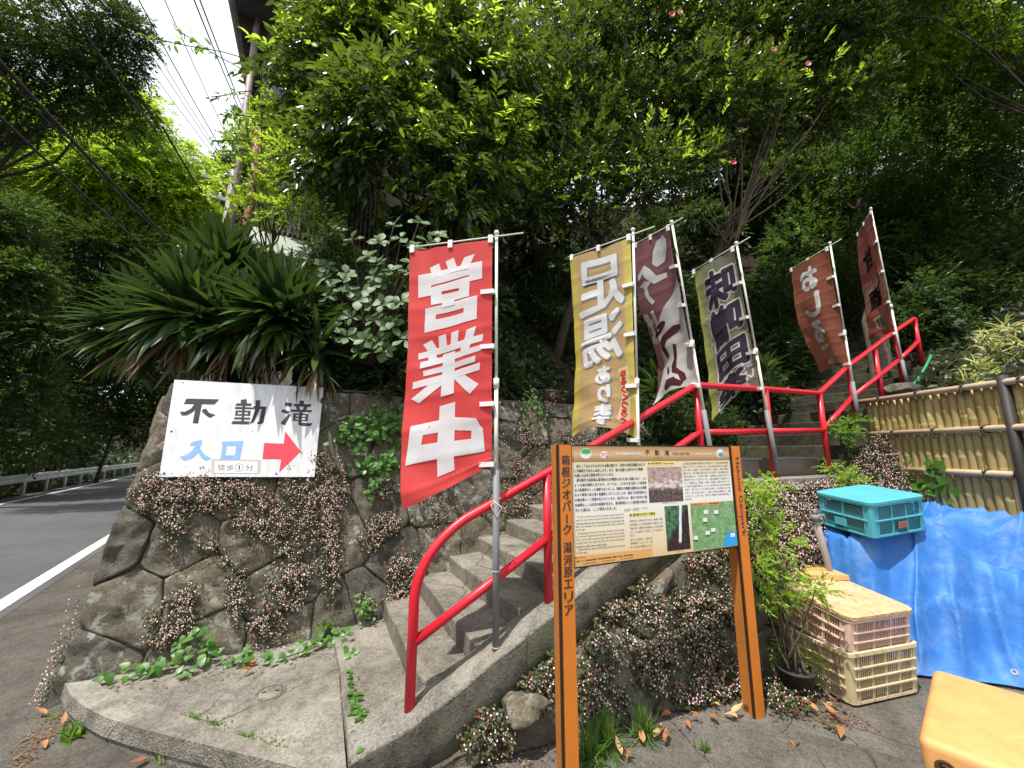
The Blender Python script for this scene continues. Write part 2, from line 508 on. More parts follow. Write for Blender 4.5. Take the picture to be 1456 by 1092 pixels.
road_sheet("road_line_far", 4.15, 4.30, -20, 90, 0.004, M["roadpaint"], 8)
# gutter joint along the shoulder: two low strips of concrete with a gap
road_sheet("gutter", -3.05, -2.43, -9, 2.4, 0.006, M["ground"], 3)

def prism(bm, pts, z0, z1):
    lo = [bm.verts.new((p[0], p[1], z0)) for p in pts]
    hi = [bm.verts.new((p[0], p[1], z1)) for p in pts]
    n = len(pts)
    bm.faces.new(hi)
    for i in range(n):
        bm.faces.new((lo[i], lo[(i + 1) % n], hi[(i + 1) % n], hi[i]))
outer = [on_z(px, py, 0.10) for px, py in ((92, 978), (100, 994), (118, 1010), (150, 1027), (190, 1040), (250, 1056), (320, 1074), (400, 1094), (470, 1114))]
outer += [W(-0.62, -0.42, 0), W(-0.32, -0.40, 0)]
inner = [W(-0.285, 1.62, 0), W(-2.0, 1.66, 0)]
bm = bmesh.new()
prism(bm, outer + inner, -0.05, 0.10)
bevel(bm, 0.018, 2, 0.9)
lower_slab = tag(from_bm("pavement", bm, M["slab"]), None, None, kind="structure")
# raised lip along its curved edge
bm = bmesh.new()
lip_o = outer[:10]
cen = W(-1.0, 1.2, 0)
rows = []
for p in lip_o:
    q = (cen - p); q.z = 0; q = q.normalized()
    rows.append([Vector((p.x, p.y, 0.04)) - q * 0.012, Vector((p.x, p.y, 0.126)) - q * 0.004, Vector((p.x, p.y, 0.132)) + q * 0.15, Vector((p.x, p.y, 0.08)) + q * 0.165])
rv = [[bm.verts.new(p) for p in r] for r in rows]
for r0, r1 in zip(rv, rv[1:]):
    for i in range(3): bm.faces.new((r0[i], r0[i + 1], r1[i + 1], r1[i]))
tag(from_bm("kerb", bm, M["slab"]), None, None, kind="structure")
# small round cover let into the slab
mc = on_z(385, 985, 0.10)
cover = thing("manhole_cover", "small round grey inspection cover set in the concrete slab", "manhole cover", mc)
bm = bmesh.new(); lathe(bm, mc + Z * 0.001, [(0.0005, 0.006), (0.066, 0.006), (0.070, 0.002), (0.070, -0.004)], 28)
from_bm("lid", bm, M["kerb"], cover, True)
bm = bmesh.new(); lathe(bm, mc + Z * 0.001, [(0.074, -0.004), (0.074, 0.004), (0.086, 0.004), (0.086, -0.004)], 28)
from_bm("rim", bm, M["mortar"], cover)
for s in (-1, 1):
    bm = bmesh.new(); box(bm, mc + Vector((s * 0.035, s * 0.01, 0.0085)), X, Y, Z, 0.022, 0.009, 0.004)
    from_bm("grip_slot", bm, M["boardbrown"], cover)

# ------------------------------------------------------------------ stones
def clip_poly(poly, p, nrm):
    out = []
    n = len(poly)
    for i in range(n):
        A, B = poly[i], poly[(i + 1) % n]
        da = (A[0] - p[0]) * nrm[0] + (A[1] - p[1]) * nrm[1]
        db = (B[0] - p[0]) * nrm[0] + (B[1] - p[1]) * nrm[1]
        if da <= 0: out.append(A)
        if (da < 0 < db) or (db < 0 < da):
            t = da / (da - db)
            out.append((A[0] + (B[0] - A[0]) * t, A[1] + (B[1] - A[1]) * t))
    return out
def resample(poly, n):
    P_ = poly + [poly[0]]
    L = [0]
    for A, B in zip(P_, P_[1:]): L.append(L[-1] + math.hypot(B[0] - A[0], B[1] - A[1]))
    out = []
    k = 0
    for i in range(n):
        s = L[-1] * i / n
        while L[k + 1] < s: k += 1
        t = (s - L[k]) / max(1e-9, L[k + 1] - L[k])
        out.append((P_[k][0] + (P_[k + 1][0] - P_[k][0]) * t, P_[k][1] + (P_[k + 1][1] - P_[k][1]) * t))
    return out
def build_stones(parent, region, seeds, fn, gap, proud, rng, mats, nseg=32, wts=(1, 1)):
    """fn(s, t, h) -> world; every stone is one rounded, uneven block"""
    for i, s in enumerate(seeds):
        poly = list(region)
        for j, q in enumerate(seeds):
            if i == j: continue
            dx, dy = q[0] - s[0], q[1] - s[1]
            if dx * dx + dy * dy > 4: continue
            mid = ((s[0] + q[0]) / 2, (s[1] + q[1]) / 2)
            poly = clip_poly(poly, mid, (dx, dy))
            if len(poly) < 3: break
        if len(poly) < 3: continue
        cx_ = sum(p[0] for p in poly) / len(poly); cy_ = sum(p[1] for p in poly) / len(poly)
        poly = resample(poly, nseg)
        # soften the corners a little
        poly = [((poly[k - 1][0] + poly[k][0] * 7 + poly[(k + 1) % nseg][0]) / 9, (poly[k - 1][1] + poly[k][1] * 7 + poly[(k + 1) % nseg][1]) / 9) for k in range(nseg)]
        size = sum(math.hypot(p[0] - cx_, p[1] - cy_) for p in poly) / nseg
        g = gap / size
        pr = proud * rng.uniform(0.55, 1.35)
        tx, ty = rng.uniform(-0.25, 0.25), rng.uniform(-0.25, 0.25)
        verts, faces = [], []
        o1, o2, o3 = rng.uniform(0, 50), rng.uniform(0, 50), rng.uniform(0, 50)
        for sh, hh in ((1 - g * 0.1, -0.15), (1 - g, 0.62), (1 - g - 0.035, 0.90), (1 - g - 0.10, 1.0), (0.77, 1.0), (0.64, 1.0), (0.50, 1.0), (0.36, 1.0), (0.20, 1.0)):
            for p in poly:
                dx, dy = p[0] - cx_, p[1] - cy_
                x, y = cx_ + dx * sh, cy_ + dy * sh
                nzv = fbm(x * 4 + o1, y * 4 + o2, o3, 3)
                jag = 0.03 * vnoise(x * 9 + o2, y * 9 + o1, o3) if sh > 0.6 else 0
                h = pr * (hh + (tx * dx + ty * dy) * 2.4 * (hh > 0.2)) + (0.030 * nzv + 0.016 * (1 - 3 * abs(vnoise(x * 6 + o3, y * 6 + o1, o2)))) * (0.5 if hh < 0.6 else 1) * (hh > 0) + (0.013 * vnoise(x * 15 + o1, y * 15 + o3, o2) + 0.007 * vnoise(x * 34 + o2, y * 34, o3)) * (hh > 0)
                verts.append(fn(x + dx * jag, y + dy * jag, h))
        verts.append(fn(cx_, cy_, pr + 0.030 * fbm(cx_ * 4 + o1, cy_ * 4 + o2, o3, 3)))
        for r in range(8):
            for k in range(nseg):
                k2 = (k + 1) % nseg
                faces.append((r * nseg + k, r * nseg + k2, (r + 1) * nseg + k2, (r + 1) * nseg + k))
        c = len(verts) - 1
        for k in range(nseg): faces.append((8 * nseg + k, 8 * nseg + (k + 1) % nseg, c))
        from_vf("stone", verts, faces, rng.choice(mats), parent, True)
def row_seeds(s0, s1, t0, t1, dw, dh, rng, jit=0.3):
    out = []
    t, r = t0 + dh * 0.45, 0
    while t < t1:
        s = s0 + dw * (0.25 + 0.5 * (r % 2)) * rng.uniform(0.8, 1.2)
        while s < s1:
            out.append((s, t + rng.uniform(-jit, jit) * dh))
            s += dw * rng.uniform(0.65, 1.4)
        t += dh * rng.uniform(0.85, 1.15); r += 1
    return out

# ------------------------------------------------------------------ the tall stone wall on the left
WB, WK, WTOP = 1.45, 0.27, 2.26           # base offset, batter, top height
def wall_pt(s, t, h):                     # s along, t height, h proud of the face
    p = W(s, WB + WK * t, t)
    nrm = (-N + Z * WK).normalized()
    return p + nrm * h
rng = random.Random(11)
wall = thing("stone_wall", "tall leaning wall of large rough lichen-spotted stones beside the road corner", "stone wall", W(0.3, 1.5, 0))
bm = bmesh.new()
prof = [(WB + 0.02, 0.0), (WB + WK * WTOP + 0.02, WTOP - 0.02), (3.0, WTOP - 0.02), (3.0, -0.02)]
for a0, a1 in ((-1.9, 2.9),):
    A_ = [bm.verts.new(W(a0 + (0.20 * z / WTOP), b, z)) for b, z in prof]
    B_ = [bm.verts.new(W(a1, b, z)) for b, z in prof]
    for i in range(4): bm.faces.new((A_[i], A_[(i + 1) % 4], B_[(i + 1) % 4], B_[i]))
    bm.faces.new(A_); bm.faces.new(B_)
from_bm("mortar", bm, M["mortar"], wall)
region = [(-1.98, -0.02), (2.9, -0.02), (2.9, 2.20), (-1.75, 2.20)]
seeds = row_seeds(-1.98, -0.2, 0.0, 2.3, 0.50, 0.34, rng, 0.14) + row_seeds(-0.12, 2.9, 0.0, 2.3, 0.50, 0.42, rng, 0.42)
build_stones(wall, region, seeds, wall_pt, 0.0045, 0.034, rng, [M["rock"], M["rock"], M["rockgrey"]])
# its return along the road
RD = R_DIR
c0 = W(-1.94, WB, 0)
c0n = Vector((-RD.y, RD.x, 0))            # faces the road
def wall_side(s, t, h):
    p = W(-1.93 + 0.22 * t / WTOP, WB + WK * t, t)
    q = p + RD * s
    nn = Vector((-0.834, -0.552, 0.10)).normalized()
    return q + nn * h
seeds = row_seeds(0.0, 4.0, 0.0, 2.3, 0.5, 0.38, rng)
build_stones(wall, [(0.0, -0.02), (4.0, -0.02), (4.0, 2.26), (0.0, 2.26)], seeds, wall_side, 0.005, 0.03, rng, [M["rock"], M["rockgrey"]], 18)
v, f = grid_vf(2, 2, lambda i, j: wall_side(4.0 * i, WTOP * j, -0.03))
from_vf("mortar", v, f, M["mortar"], wall)

# ------------------------------------------------------------------ stairs
stairs = thing("staircase", "lower flight of worn concrete steps climbing beside the stone wall", "staircase", W(0.5, 0.5, 0))
def step(parent, a0, a1, b0, b1, z0, z1, mat, seed, lipv=0.0):
    bm = bmesh.new()
    rr = random.Random(seed)
    nu, nv_ = 7, 3
    top = {}
    for i in range(nu):
        for j in range(nv_):
            b = b0 + (b1 - b0) * i / (nu - 1); a = a0 + (a1 - a0) * j / (nv_ - 1)
            da = rr.uniform(-0.012, 0.012) if j == 0 else 0
            top[i, j] = bm.verts.new(W(a + da, b, z1 + rr.uniform(-0.007, 0.007)))
    bot = {i: bm.verts.new(W(a0 + rr.uniform(-0.006, 0.006), b0 + (b1 - b0) * i / (nu - 1), z0)) for i in range(nu)}
    for i in range(nu - 1):
        for j in range(nv_ - 1):
            bm.faces.new((top[i, j], top[i + 1, j], top[i + 1, j + 1], top[i, j + 1]))
        bm.faces.new((bot[i], bot[i + 1], top[i + 1, 0], top[i, 0]))
    for i in (0, nu - 1):
        e0 = bm.verts.new(W(a1, b0 + (b1 - b0) * i / (nu - 1), z0))
        bm.faces.new([bot[i], e0, top[i, 2], top[i, 1], top[i, 0]])
    bmesh.ops.recalc_face_normals(bm, faces=bm.faces[:])
    es = [e for e in bm.edges if len(e.link_faces) == 2 and e.calc_face_angle(0) > 1.0]
    bmesh.ops.bevel(bm, geom=es, offset=0.014, segments=2, profile=0.5, affect="EDGES")
    return from_bm("step", bm, mat, parent)
step(stairs, -0.30, 0.15, -0.12, 1.56, -0.04, 0.145, M["step"], 1)
for k in range(1, 9):
    step(stairs, 0.09 + 0.315 * (k - 1), 0.09 + 0.315 * k + 0.06, 0.085, 1.75, 0.05 + 0.142 * (k - 1), 0.155 + 0.142 * k, M["step"], k + 5)
# sloping kerb that carries the rail
bm = bmesh.new()
rows = []
side_rows = []
na = 30
rr = random.Random(3)
for i in range(na + 1):
    a = -0.30 + (2.55 + 0.30) * i / na
    zt = max(stair_z(a), 0.16) if a > -0.05 else 0.16 + 0.0 * a
    zt = stair_z(a) if a >= 0 else 0.22 - 0.25 * (-a)
    jj = lambda s: rr.uniform(-s, s)
    rows.append([bm.verts.new(W(a, b, z)) for b, z in ((0.10 + jj(.004), zt - 0.35), (0.10 + jj(.006), zt - 0.012 + jj(.004)), (0.085, zt + jj(.004)), (0.0, zt + 0.004 + jj(.004)), (-0.115, zt + jj(.004)), (-0.132 + jj(.006), zt - 0.018 + jj(.005)), (-0.05, zt - 0.12), (-0.05, zt - 0.34))])
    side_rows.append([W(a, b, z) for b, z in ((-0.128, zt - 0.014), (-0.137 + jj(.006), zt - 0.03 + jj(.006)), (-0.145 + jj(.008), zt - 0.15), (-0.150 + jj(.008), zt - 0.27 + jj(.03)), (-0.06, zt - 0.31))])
for r0, r1 in zip(rows, rows[1:]):
    for i in range(7): bm.faces.new((r0[i], r0[i + 1], r1[i + 1], r1[i]))
bm.faces.new(rows[0]); bm.faces.new(rows[-1])
kerb_o = from_bm("sloping_kerb", bm, M["kerb"], stairs, True)
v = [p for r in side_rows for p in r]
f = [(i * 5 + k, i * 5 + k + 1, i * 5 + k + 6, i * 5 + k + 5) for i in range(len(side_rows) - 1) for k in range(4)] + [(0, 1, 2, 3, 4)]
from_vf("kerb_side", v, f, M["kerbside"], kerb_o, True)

landing = thing("landing", "flat concrete landing between the two flights of steps", "landing", W(3.4, 0.7, 1.2))
bm = bmesh.new()
abox(bm, 2.56, 4.55, -0.17, 1.9, 1.12, 1.345)
bevel(bm, 0.015, 2)
from_bm("deck", bm, M["kerb"], landing)
upper = thing("staircase", "dark upper flight of mossy steps rising under the trees", "staircase", W(4.6, 0.7, 1.34))
for k in range(16):
    step(upper, 4.50 + 0.33 * k, 4.50 + 0.33 * (k + 1) + 0.06, -0.10, 1.50, 1.30 + 0.162 * k, 1.345 + 0.162 * (k + 1), M["step_shaded"], 40 + k)

# ------------------------------------------------------------------ lower wall under the kerb (stones and soil)
def low_pt(s, t, h):
    zt = stair_z(s) - 0.27
    k = 0.26
    p = W(s, -0.15 - k * max(0, zt - t), t)
    return p + (-N + Z * k).normalized() * h
lowwall = thing("stone_wall", "low rough stone wall under the sloping kerb behind the notice board", "stone wall", W(1.2, -0.35, 0))
v, f = grid_vf(24, 8, lambda i, j: low_pt(-0.2 + 3.0 * i, -0.03 + (stair_z(-0.2 + 3.0 * i) - 0.24 + 0.03) * j, -0.02))
from_vf("mortar", v, f, M["mortar"], lowwall)
reg = [(-0.1, -0.02), (2.8, -0.02), (2.8, 1.12), (2.2, 0.93), (0.2, 0.03)]
seeds = row_seeds(0.0, 2.8, 0.0, 1.1, 0.40, 0.30, rng, 0.4)
seeds = [s for s in seeds if s[1] < stair_z(s[0]) - 0.30]
build_stones(lowwall, reg, seeds, low_pt, 0.008, 0.05, rng, [M["rock"], M["rockgrey"], M["rockgrey"]])

# ------------------------------------------------------------------ red handrail
rail = thing("handrail", "bright red tubular handrail with mid rail climbing beside the steps", "handrail", W(0.0, 0.0, 0.2))
RR = 0.0285
H_ = 0.83
joints = [(0.0, 0.22), (0.89, 0.62), (2.48, 1.345), (3.5, 1.385), (4.5, 1.46), (5.24, 1.94), (6.0, 2.16), (6.68, 2.45), (7.43, 2.90)]
tops = {0.89: 1.452, 2.48: 2.19, 3.5: 2.225, 4.5: 2.245, 5.24: 2.63, 6.0: 2.93, 6.68: 3.27, 7.43: 3.585}
for i, (a, z) in enumerate(joints):
    if i == 0: continue
    bm = bmesh.new(); tube(bm, [W(a, 0, z - 0.05), W(a, 0, tops[a] - 0.005)], RR, 14)
    from_bm("post", bm, M["redpaint"], rail, True)
# first post bends over into the top rail
pts = [W(0.0, 0, 0.17), W(0.0, 0, 0.80)]
a0, z0 = 0.0, 0.80
q0, q1, q2 = (0.0, 0.74), (0.005, 1.02), (0.30, 1.19)
for k in range(1, 13):
    t = k / 12
    pts.append(W((1 - t) ** 2 * q0[0] + 2 * t * (1 - t) * q1[0] + t * t * q2[0], 0, (1 - t) ** 2 * q0[1] + 2 * t * (1 - t) * q1[1] + t * t * q2[1]))
pts = [pts[0]] + pts[2:]
pts += [W(0.89, 0, 1.452), W(1.7, 0, 1.83)]
def rounded(path, rad=0.06, n=5):
    out = [path[0]]
    for A, B, C_ in zip(path, path[1:], path[2:]):
        u = (A - B).normalized(); w = (C_ - B).normalized()
        r = min(rad, (A - B).length / 2.5, (C_ - B).length / 2.5)
        for k in range(n + 1):
            t = k / n
            out.append((B + u * r) * (1 - t) ** 2 + B * 2 * t * (1 - t) + (B + w * r) * t * t)
    out.append(path[-1])
    return out
tp = pts[:-1] + rounded([W(1.7, 0, 1.83), W(2.48, 0, 2.19), W(3.5, 0, 2.225), W(4.5, 0, 2.245), W(5.24, 0, 2.63), W(6.68, 0, 3.27), W(7.43, 0, 3.585), W(7.50, 0, 3.56)])
tube_obj("top_rail", tp, RR, M["redpaint"], rail, 14)
for path in ([W(0.0, 0, 0.545), W(0.89, 0, 1.02)], [W(0.89, 0, 1.02), W(2.40, 0, 1.735), W(2.48, 0, 1.755)], [W(2.48, 0, 1.765), W(3.5, 0, 1.80)], [W(3.5, 0, 1.80), W(4.5, 0, 1.83)],
             [W(4.5, 0, 1.845), W(5.24, 0, 2.25)], [W(5.24, 0, 2.25), W(6.68, 0, 2.86)], [W(6.68, 0, 2.86), W(7.43, 0, 3.22)]):
    tube_obj("mid_rail", path, RR * 0.96, M["redpaint"], rail, 14)

# ------------------------------------------------------------------ hillsides
def hz_left(a, b):
    k = min(1.0, max(0.0, (a + 0.6) / 1.4))
    return 2.20 + (0.16 + 0.84 * k) * min(b - 2.05, 4.5) + 0.5 * max(0, b - 6.55) + 0.10 * fbm(a * 0.8, b * 0.8)
v, f = grid_vf(40, 30, lambda i, j: W(-1.6 + 4.6 * i, 2.05 + 16 * j ** 1.5, hz_left(-1.6 + 4.6 * i, 2.05 + 16 * j ** 1.5)))
tag(from_vf("hillside", v, f, M["soil"], None, True), None, None, kind="structure")
def hz_mid(a, b):
    base = (1.33 if a < 4.5 else stair_z(a) - 0.12)
    return base + min(1.0 * (b - 1.45), 0.9) + 0.95 * max(0, min(b, 6.5) - 2.3) + 0.5 * max(0, b - 6.5) + 0.15 * fbm(a * 0.7, b * 0.7) - 0.02
v, f = grid_vf(60, 40, lambda i, j: W(2.75 + 26 * i, 1.46 + 22 * j ** 1.6, hz_mid(2.75 + 26 * i, 1.46 + 22 * j ** 1.6)))
tag(from_vf("hillside", v, f, M["soil"], None, True), None, None, kind="structure")
# ground to the right of the upper steps, a terrace behind the bamboo fence
def hz_right(x, y):
    a, b = ab(Vector((x, y, 0)))
    z = max(1.75, stair_z(a) - 0.12)
    if b > -0.12: z = stair_z(a) - 0.5
    return z + 0.12 * fbm(x * 0.8, y * 0.8)
v, f = grid_vf(40, 40, lambda i, j: (4.42 + 26 * i ** 1.3, 0.5 + 26 * j, hz_right(4.42 + 26 * i ** 1.3, 0.5 + 26 * j)))
tag(from_vf("terrace", v, f, M["soil"], None, True), None, None, kind="structure")
# wooded bank across the road
def bank(i, j):
    s, d = -25 + 120 * i, 4.95 + 30 * j ** 1.3
    p = R_P + R_DIR * s + R_NRM * d
    return (p.x, p.y, 0.03 + 0.75 * max(0, d - 6.0) + 0.5 * fbm(s * 0.3, d * 0.3) * min(1, (d - 4.95) / 2))
v, f = grid_vf(50, 24, bank)
tag(from_vf("bank", v, f, M["soil"], None, True), None, None, kind="structure")
def far_hill(i, j):
    an = math.radians(60 + 125 * i)
    r = 48 + 30 * j
    return (r * math.cos(an), r * math.sin(an), -0.5 + (9 + 4 * fbm(i * 9, 2.0) if i < 0.98 else 4) * (1 - (1 - j) ** 2) - 0.4)
v, f = grid_vf(40, 8, far_hill)
tag(from_vf("far_hill", v, f, M["soil"], None, True), None, None, kind="structure")

# ------------------------------------------------------------------ soil mound right of the landing
def mound(a, s, h=0.0):
    """s 0 at the top beside the rail, 1 at the ground"""
    zt = (1.25 if a < 4.4 else 1.25 + (stair_z(a) - 1.31) * min(1, (a - 4.4) * 4))
    bulge = 0.09 * math.sin(math.pi * min(1, s * 1.2)) + 0.05 * fbm(a * 2.2, s * 3.0)
    spread = 0.16 + 0.34 * max(0, a - 4.0)
    b = -0.16 - spread * s - bulge
    z = zt * (1 - s) + 0.02
    p = W(a, b, z)
    return p + (-N * 0.8 + Z * 0.6) * h
v, f = grid_vf(30, 14, lambda i, j: mound(2.55 + 3.2 * i, j))
tag(from_vf("planted_bank", v, f, M["soil"], None, True), None, None, kind="structure")

# ------------------------------------------------------------------ guard rail across the road
gr = thing("guardrail", "pale steel guardrail on short posts along the far side of the road", "guardrail", R_P + R_DIR * 12 + R_NRM * 4.75)
bm = bmesh.new()
pr_ = [(0.0, 0.78), (-0.035, 0.75), (-0.06, 0.70), (-0.03, 0.655), (0.0, 0.63), (-0.03, 0.605), (-0.06, 0.56), (-0.035, 0.51), (0.0, 0.48)]
rings = []
for s in np.linspace(-2, 46, 25):
    rings.append([bm.verts.new(R_P + R_DIR * s + R_NRM * (4.75 + d) + Z * z) for d, z in pr_])
for r0, r1 in zip(rings, rings[1:]):
    for i in range(len(pr_) - 1): bm.faces.new((r0[i], r0[i + 1], r1[i + 1], r1[i]))
from_bm("beam", bm, M["galv"], gr, True)
for k in range(25):
    p = R_P + R_DIR * (-2 + 2 * k) + R_NRM * 4.83
    tube_obj("post", [p - Z * 0.05, p + Z * 0.80], 0.055, M["galv"], gr, 10)

# ------------------------------------------------------------------ house behind the trees
M["housewall"] = simple("housewall", (0.36, 0.34, 0.31), (0.27, 0.25, 0.23), 3, 0.85, 0.2, 30)
M["darkwood"] = simple("darkwood", (0.060, 0.045, 0.036), (0.035, 0.027, 0.022), 6, 0.8, 0.3, 30)
M["lattice"] = simple("lattice", (0.30, 0.27, 0.24), (0.20, 0.18, 0.16), 6, 0.8)
M["glass"] = simple("glass", (0.05, 0.06, 0.07), (0.03, 0.035, 0.04), 2, 0.12, spec=0.8)
M["pipered"] = simple("pipered", (0.27, 0.085, 0.055), (0.20, 0.065, 0.045), 5, 0.6)
M["pipegrey"] = simple("pipegrey", (0.33, 0.29, 0.27), (0.24, 0.21, 0.20), 5, 0.6)
M["pinkcloth"] = simple("pinkcloth", (0.62, 0.36, 0.34), (0.52, 0.30, 0.28), 5, 0.8)
M["rooftile"] = simple("rooftile", (0.085, 0.085, 0.09), (0.05, 0.05, 0.055), 6, 0.6, 0.3, 20)
hb = Vector((-4.7, 6.3, 2.5))
house = thing("house", "weathered house with dark eaves half hidden behind the broadleaf tree", "house", hb)
U1 = Vector((0.9, 0.44, 0)).normalized(); U2 = Vector((-U1.y, U1.x, 0))
def hp(u, w, z): return hb + U1 * u + U2 * w + Z * z
bm = bmesh.new(); box(bm, hp(2.6, 2.6, 3.25), U1, U2, Z, 5.2, 5.0, 7.7)
from_bm("wall", bm, M["housewall"], house)
bm = bmesh.new()
rf = [hp(-0.48, -0.75, 7.1), hp(6.2, -0.75, 7.1), hp(6.2, 5.9, 7.1), hp(-0.48, 5.9, 7.1)]
rg = [hp(1.4, 2.7, 8.9), hp(4.0, 2.7, 8.9)]
lo = [bm.verts.new(p) for p in rf]; hi = [bm.verts.new(p + Z * 0.16) for p in rf]; rv = [bm.verts.new(p) for p in rg]
bm.faces.new(lo)
for i in range(4): bm.faces.new((lo[i], lo[(i + 1) % 4], hi[(i + 1) % 4], hi[i]))
bm.faces.new((hi[0], hi[1], rv[1], rv[0])); bm.faces.new((hi[1], hi[2], rv[1])); bm.faces.new((hi[2], hi[3], rv[0], rv[1])); bm.faces.new((hi[3], hi[0], rv[0]))
rfo = from_bm("roof", bm, M["rooftile"], house)
for k in range(11):
    bm = bmesh.new(); box(bm, hp(-0.22, -0.6 + 0.55 * k, 7.04), U1, U2, Z, 0.46, 0.07, 0.1)
    from_bm("rafter", bm, M["darkwood"], rfo)
tube_obj("gutter", [hp(-0.54, -0.8, 7.14), hp(-0.54, 5.9, 7.14)], 0.05, M["pipegrey"], house, 8)
tube_obj("downpipe", [hp(-0.14, -0.10, 7.1), hp(-0.14, -0.10, 1.0)], 0.055, M["pipegrey"], house, 8)
tube_obj("downpipe", [hp(0.10, -0.14, 4.9), hp(0.10, -0.14, 0.6)], 0.075, M["pipered"], house, 8)
def window(u0, u1, z0, z1, bars):
    fr = None
    bm = bmesh.new()
    for (c_, sx, sz) in ((((u0 + u1) / 2, z0), u1 - u0 + 0.1, 0.07), (((u0 + u1) / 2, z1), u1 - u0 + 0.1, 0.07)):
        box(bm, hp(c_[0], 0.06, c_[1]), U1, U2, Z, sx, 0.12, sz)
    for u in (u0, u1): box(bm, hp(u, 0.06, (z0 + z1) / 2), U1, U2, Z, 0.07, 0.12, z1 - z0 - 0.08)
    fr = from_bm("window", bm, M["darkwood"], house)
    bm = bmesh.new(); box(bm, hp((u0 + u1) / 2, 0.085, (z0 + z1) / 2), U1, U2, Z, u1 - u0 - 0.08, 0.02, z1 - z0 - 0.08)
    from_bm("pane", bm, M["glass"], fr)
    n = int((u1 - u0) / 0.085)
    for k in range(1, n) if bars else ():
        bm = bmesh.new(); box(bm, hp(u0 + (u1 - u0) * k / n, -0.06, (z0 + z1) / 2), U1, U2, Z, 0.032, 0.03, z1 - z0)
        from_bm("slat", bm, M["lattice"], fr)
window(0.55, 2.3, 2.9, 4.3, True)
window(0.7, 2.2, 5.2, 6.3, True)
window(2.9, 4.3, 3.0, 4.3, False)
# balcony screen of upright slats with bedding behind it
scr = thing("slatted_screen", "screen of thin upright slats below the eaves of the house", "screen", hp(0.6, -0.55, 2.6))
for k in range(24):
    bm = bmesh.new(); box(bm, hp(0.45 + 0.075 * k, -0.62, 3.42), U1, U2, Z, 0.030, 0.025, 1.55)
    from_bm("slat", bm, M["lattice"], scr)
for z in (2.68, 4.14):
    bm = bmesh.new(); box(bm, hp(1.32, -0.585, z), U1, U2, Z, 1.9, 0.04, 0.06)
    from_bm("crossbar", bm, M["darkwood"], scr)
v, f = grid_vf(8, 8, lambda i, j: hp(1.15 + 0.75 * i, -0.42 - 0.05 * math.sin(6 * i), 2.85 + 0.85 * j))
tag(from_vf("folded_quilt", v, f, M["pinkcloth"], None, True), "pale pink quilt hung behind the slatted screen", "quilt")
M["panelgreen"] = simple("panelgreen", (0.42, 0.47, 0.40), (0.33, 0.37, 0.32), 5, 0.7)
bm = bmesh.new(); box(bm, hp(0.75, -0.75, 2.42), U1, (U2 * 0.8 - Z * 0.6).normalized(), (U2 * 0.6 + Z * 0.8).normalized(), 1.0, 0.04, 0.75)
tag(from_bm("sheet_panel", bm, M["panelgreen"]), "pale green sheet leaning under the slatted screen", "panel")

# second concrete sheet in front of the notice board
bm = bmesh.new()
prism(bm, [on_z(px, py, 0.014) for px, py in ((960, 1105), (1128, 1036), (1318, 1088), (1318, 1112))], -0.02, 0.014)
tag(from_bm("pavement", bm, M["ground"]), None, None, kind="structure")

# ------------------------------------------------------------------ utility pole and lines
pb = Vector((-8.35, 10.6, 0))
pole = thing("utility_pole", "concrete utility pole with crossarm and insulators behind the spiky plants", "utility pole", pb)
tube_obj("shaft", [pb, pb + Z * 9.9], [0.17, 0.11], M["pipegrey"], pole, 12)
for z, w in ((9.45, 1.5), (8.9, 1.1)):
    bm = bmesh.new(); box(bm, pb + Z * z, R_NRM, R_DIR, Z, w, 0.09, 0.09)
    arm = from_bm("crossarm", bm, M["galv"], pole)
    for k in (-1, -0.5, 0.5, 1):
        q = pb + R_NRM * (w * 0.46 * k) + Z * (z + 0.045)
        bm = bmesh.new(); lathe(bm, q, [(0.001, 0.0), (0.02, 0.0), (0.045, 0.05), (0.025, 0.07), (0.05, 0.1), (0.03, 0.14), (0.001, 0.15)], 8)
        from_bm("insulator", bm, M["whitepole"], arm, True)
def wire(px0, px1, t0, t1, r, sag, name="overhead_wire", lab=None):
    A, B = at(*px0, t0), at(*px1, t1)
    A = A + (A - B) * 0.5
    pts = []
    for k in range(17):
        t = k / 16
        p = A.lerp(B, t); p.z -= sag * 4 * t * (1 - t)
        pts.append(p)
    return tag(tube_obj(name, pts, r, M["cable"], None, 6), lab, "cable", "overhead lines along the road")
wire((148, 0), (318, 238), 6.6, 11.6, 0.008, 0.10, lab="thin overhead wire nearest the dark overhanging tree")
wire((184, 20), (322, 238), 6.8, 11.6, 0.008, 0.10, lab="second thin wire from the dark overhanging tree")
wire((196, 20), (326, 238), 6.8, 11.7, 0.008, 0.12, lab="third thin wire from the dark overhanging tree")
wire((210, 12), (338, 250), 6.7, 11.7, 0.011, 0.14, lab="slightly thicker wire in the middle of the sky gap")
wire((238, 0), (350, 250), 6.6, 11.8, 0.008, 0.10, lab="single thin wire standing apart right of the sky gap's middle")
wire((280, 0), (356, 190), 5.8, 11.8, 0.011, 0.10, lab="left one of the close pair of wires beside the eaves")
wire((288, 0), (360, 190), 5.8, 11.8, 0.011, 0.10, lab="right one of the close pair of wires beside the eaves")
wire((92, 0), (222, 186), 6.0, 9.5, 0.022, 0.08, "overhead_cable", "black cable crossing in front of the dark overhanging tree")
wire((0, 78), (236, 336), 5.2, 9.8, 0.030, 0.10, "overhead_cable", "thickest black cable sloping down to the spiky plants")
wire((0, 92), (228, 332), 5.2, 9.8, 0.014, 0.10, "overhead_cable", "thin cable running just under the thickest black cable")
wire((0, 156), (200, 346), 5.4, 9.6, 0.020, 0.10, "overhead_cable", "lowest black cable over the road")
wire((262, 232), (308, 308), 9.0, 11.0, 0.020, 0.02, "overhead_cable", "short black cable dipping behind the tips of the spiky plants")
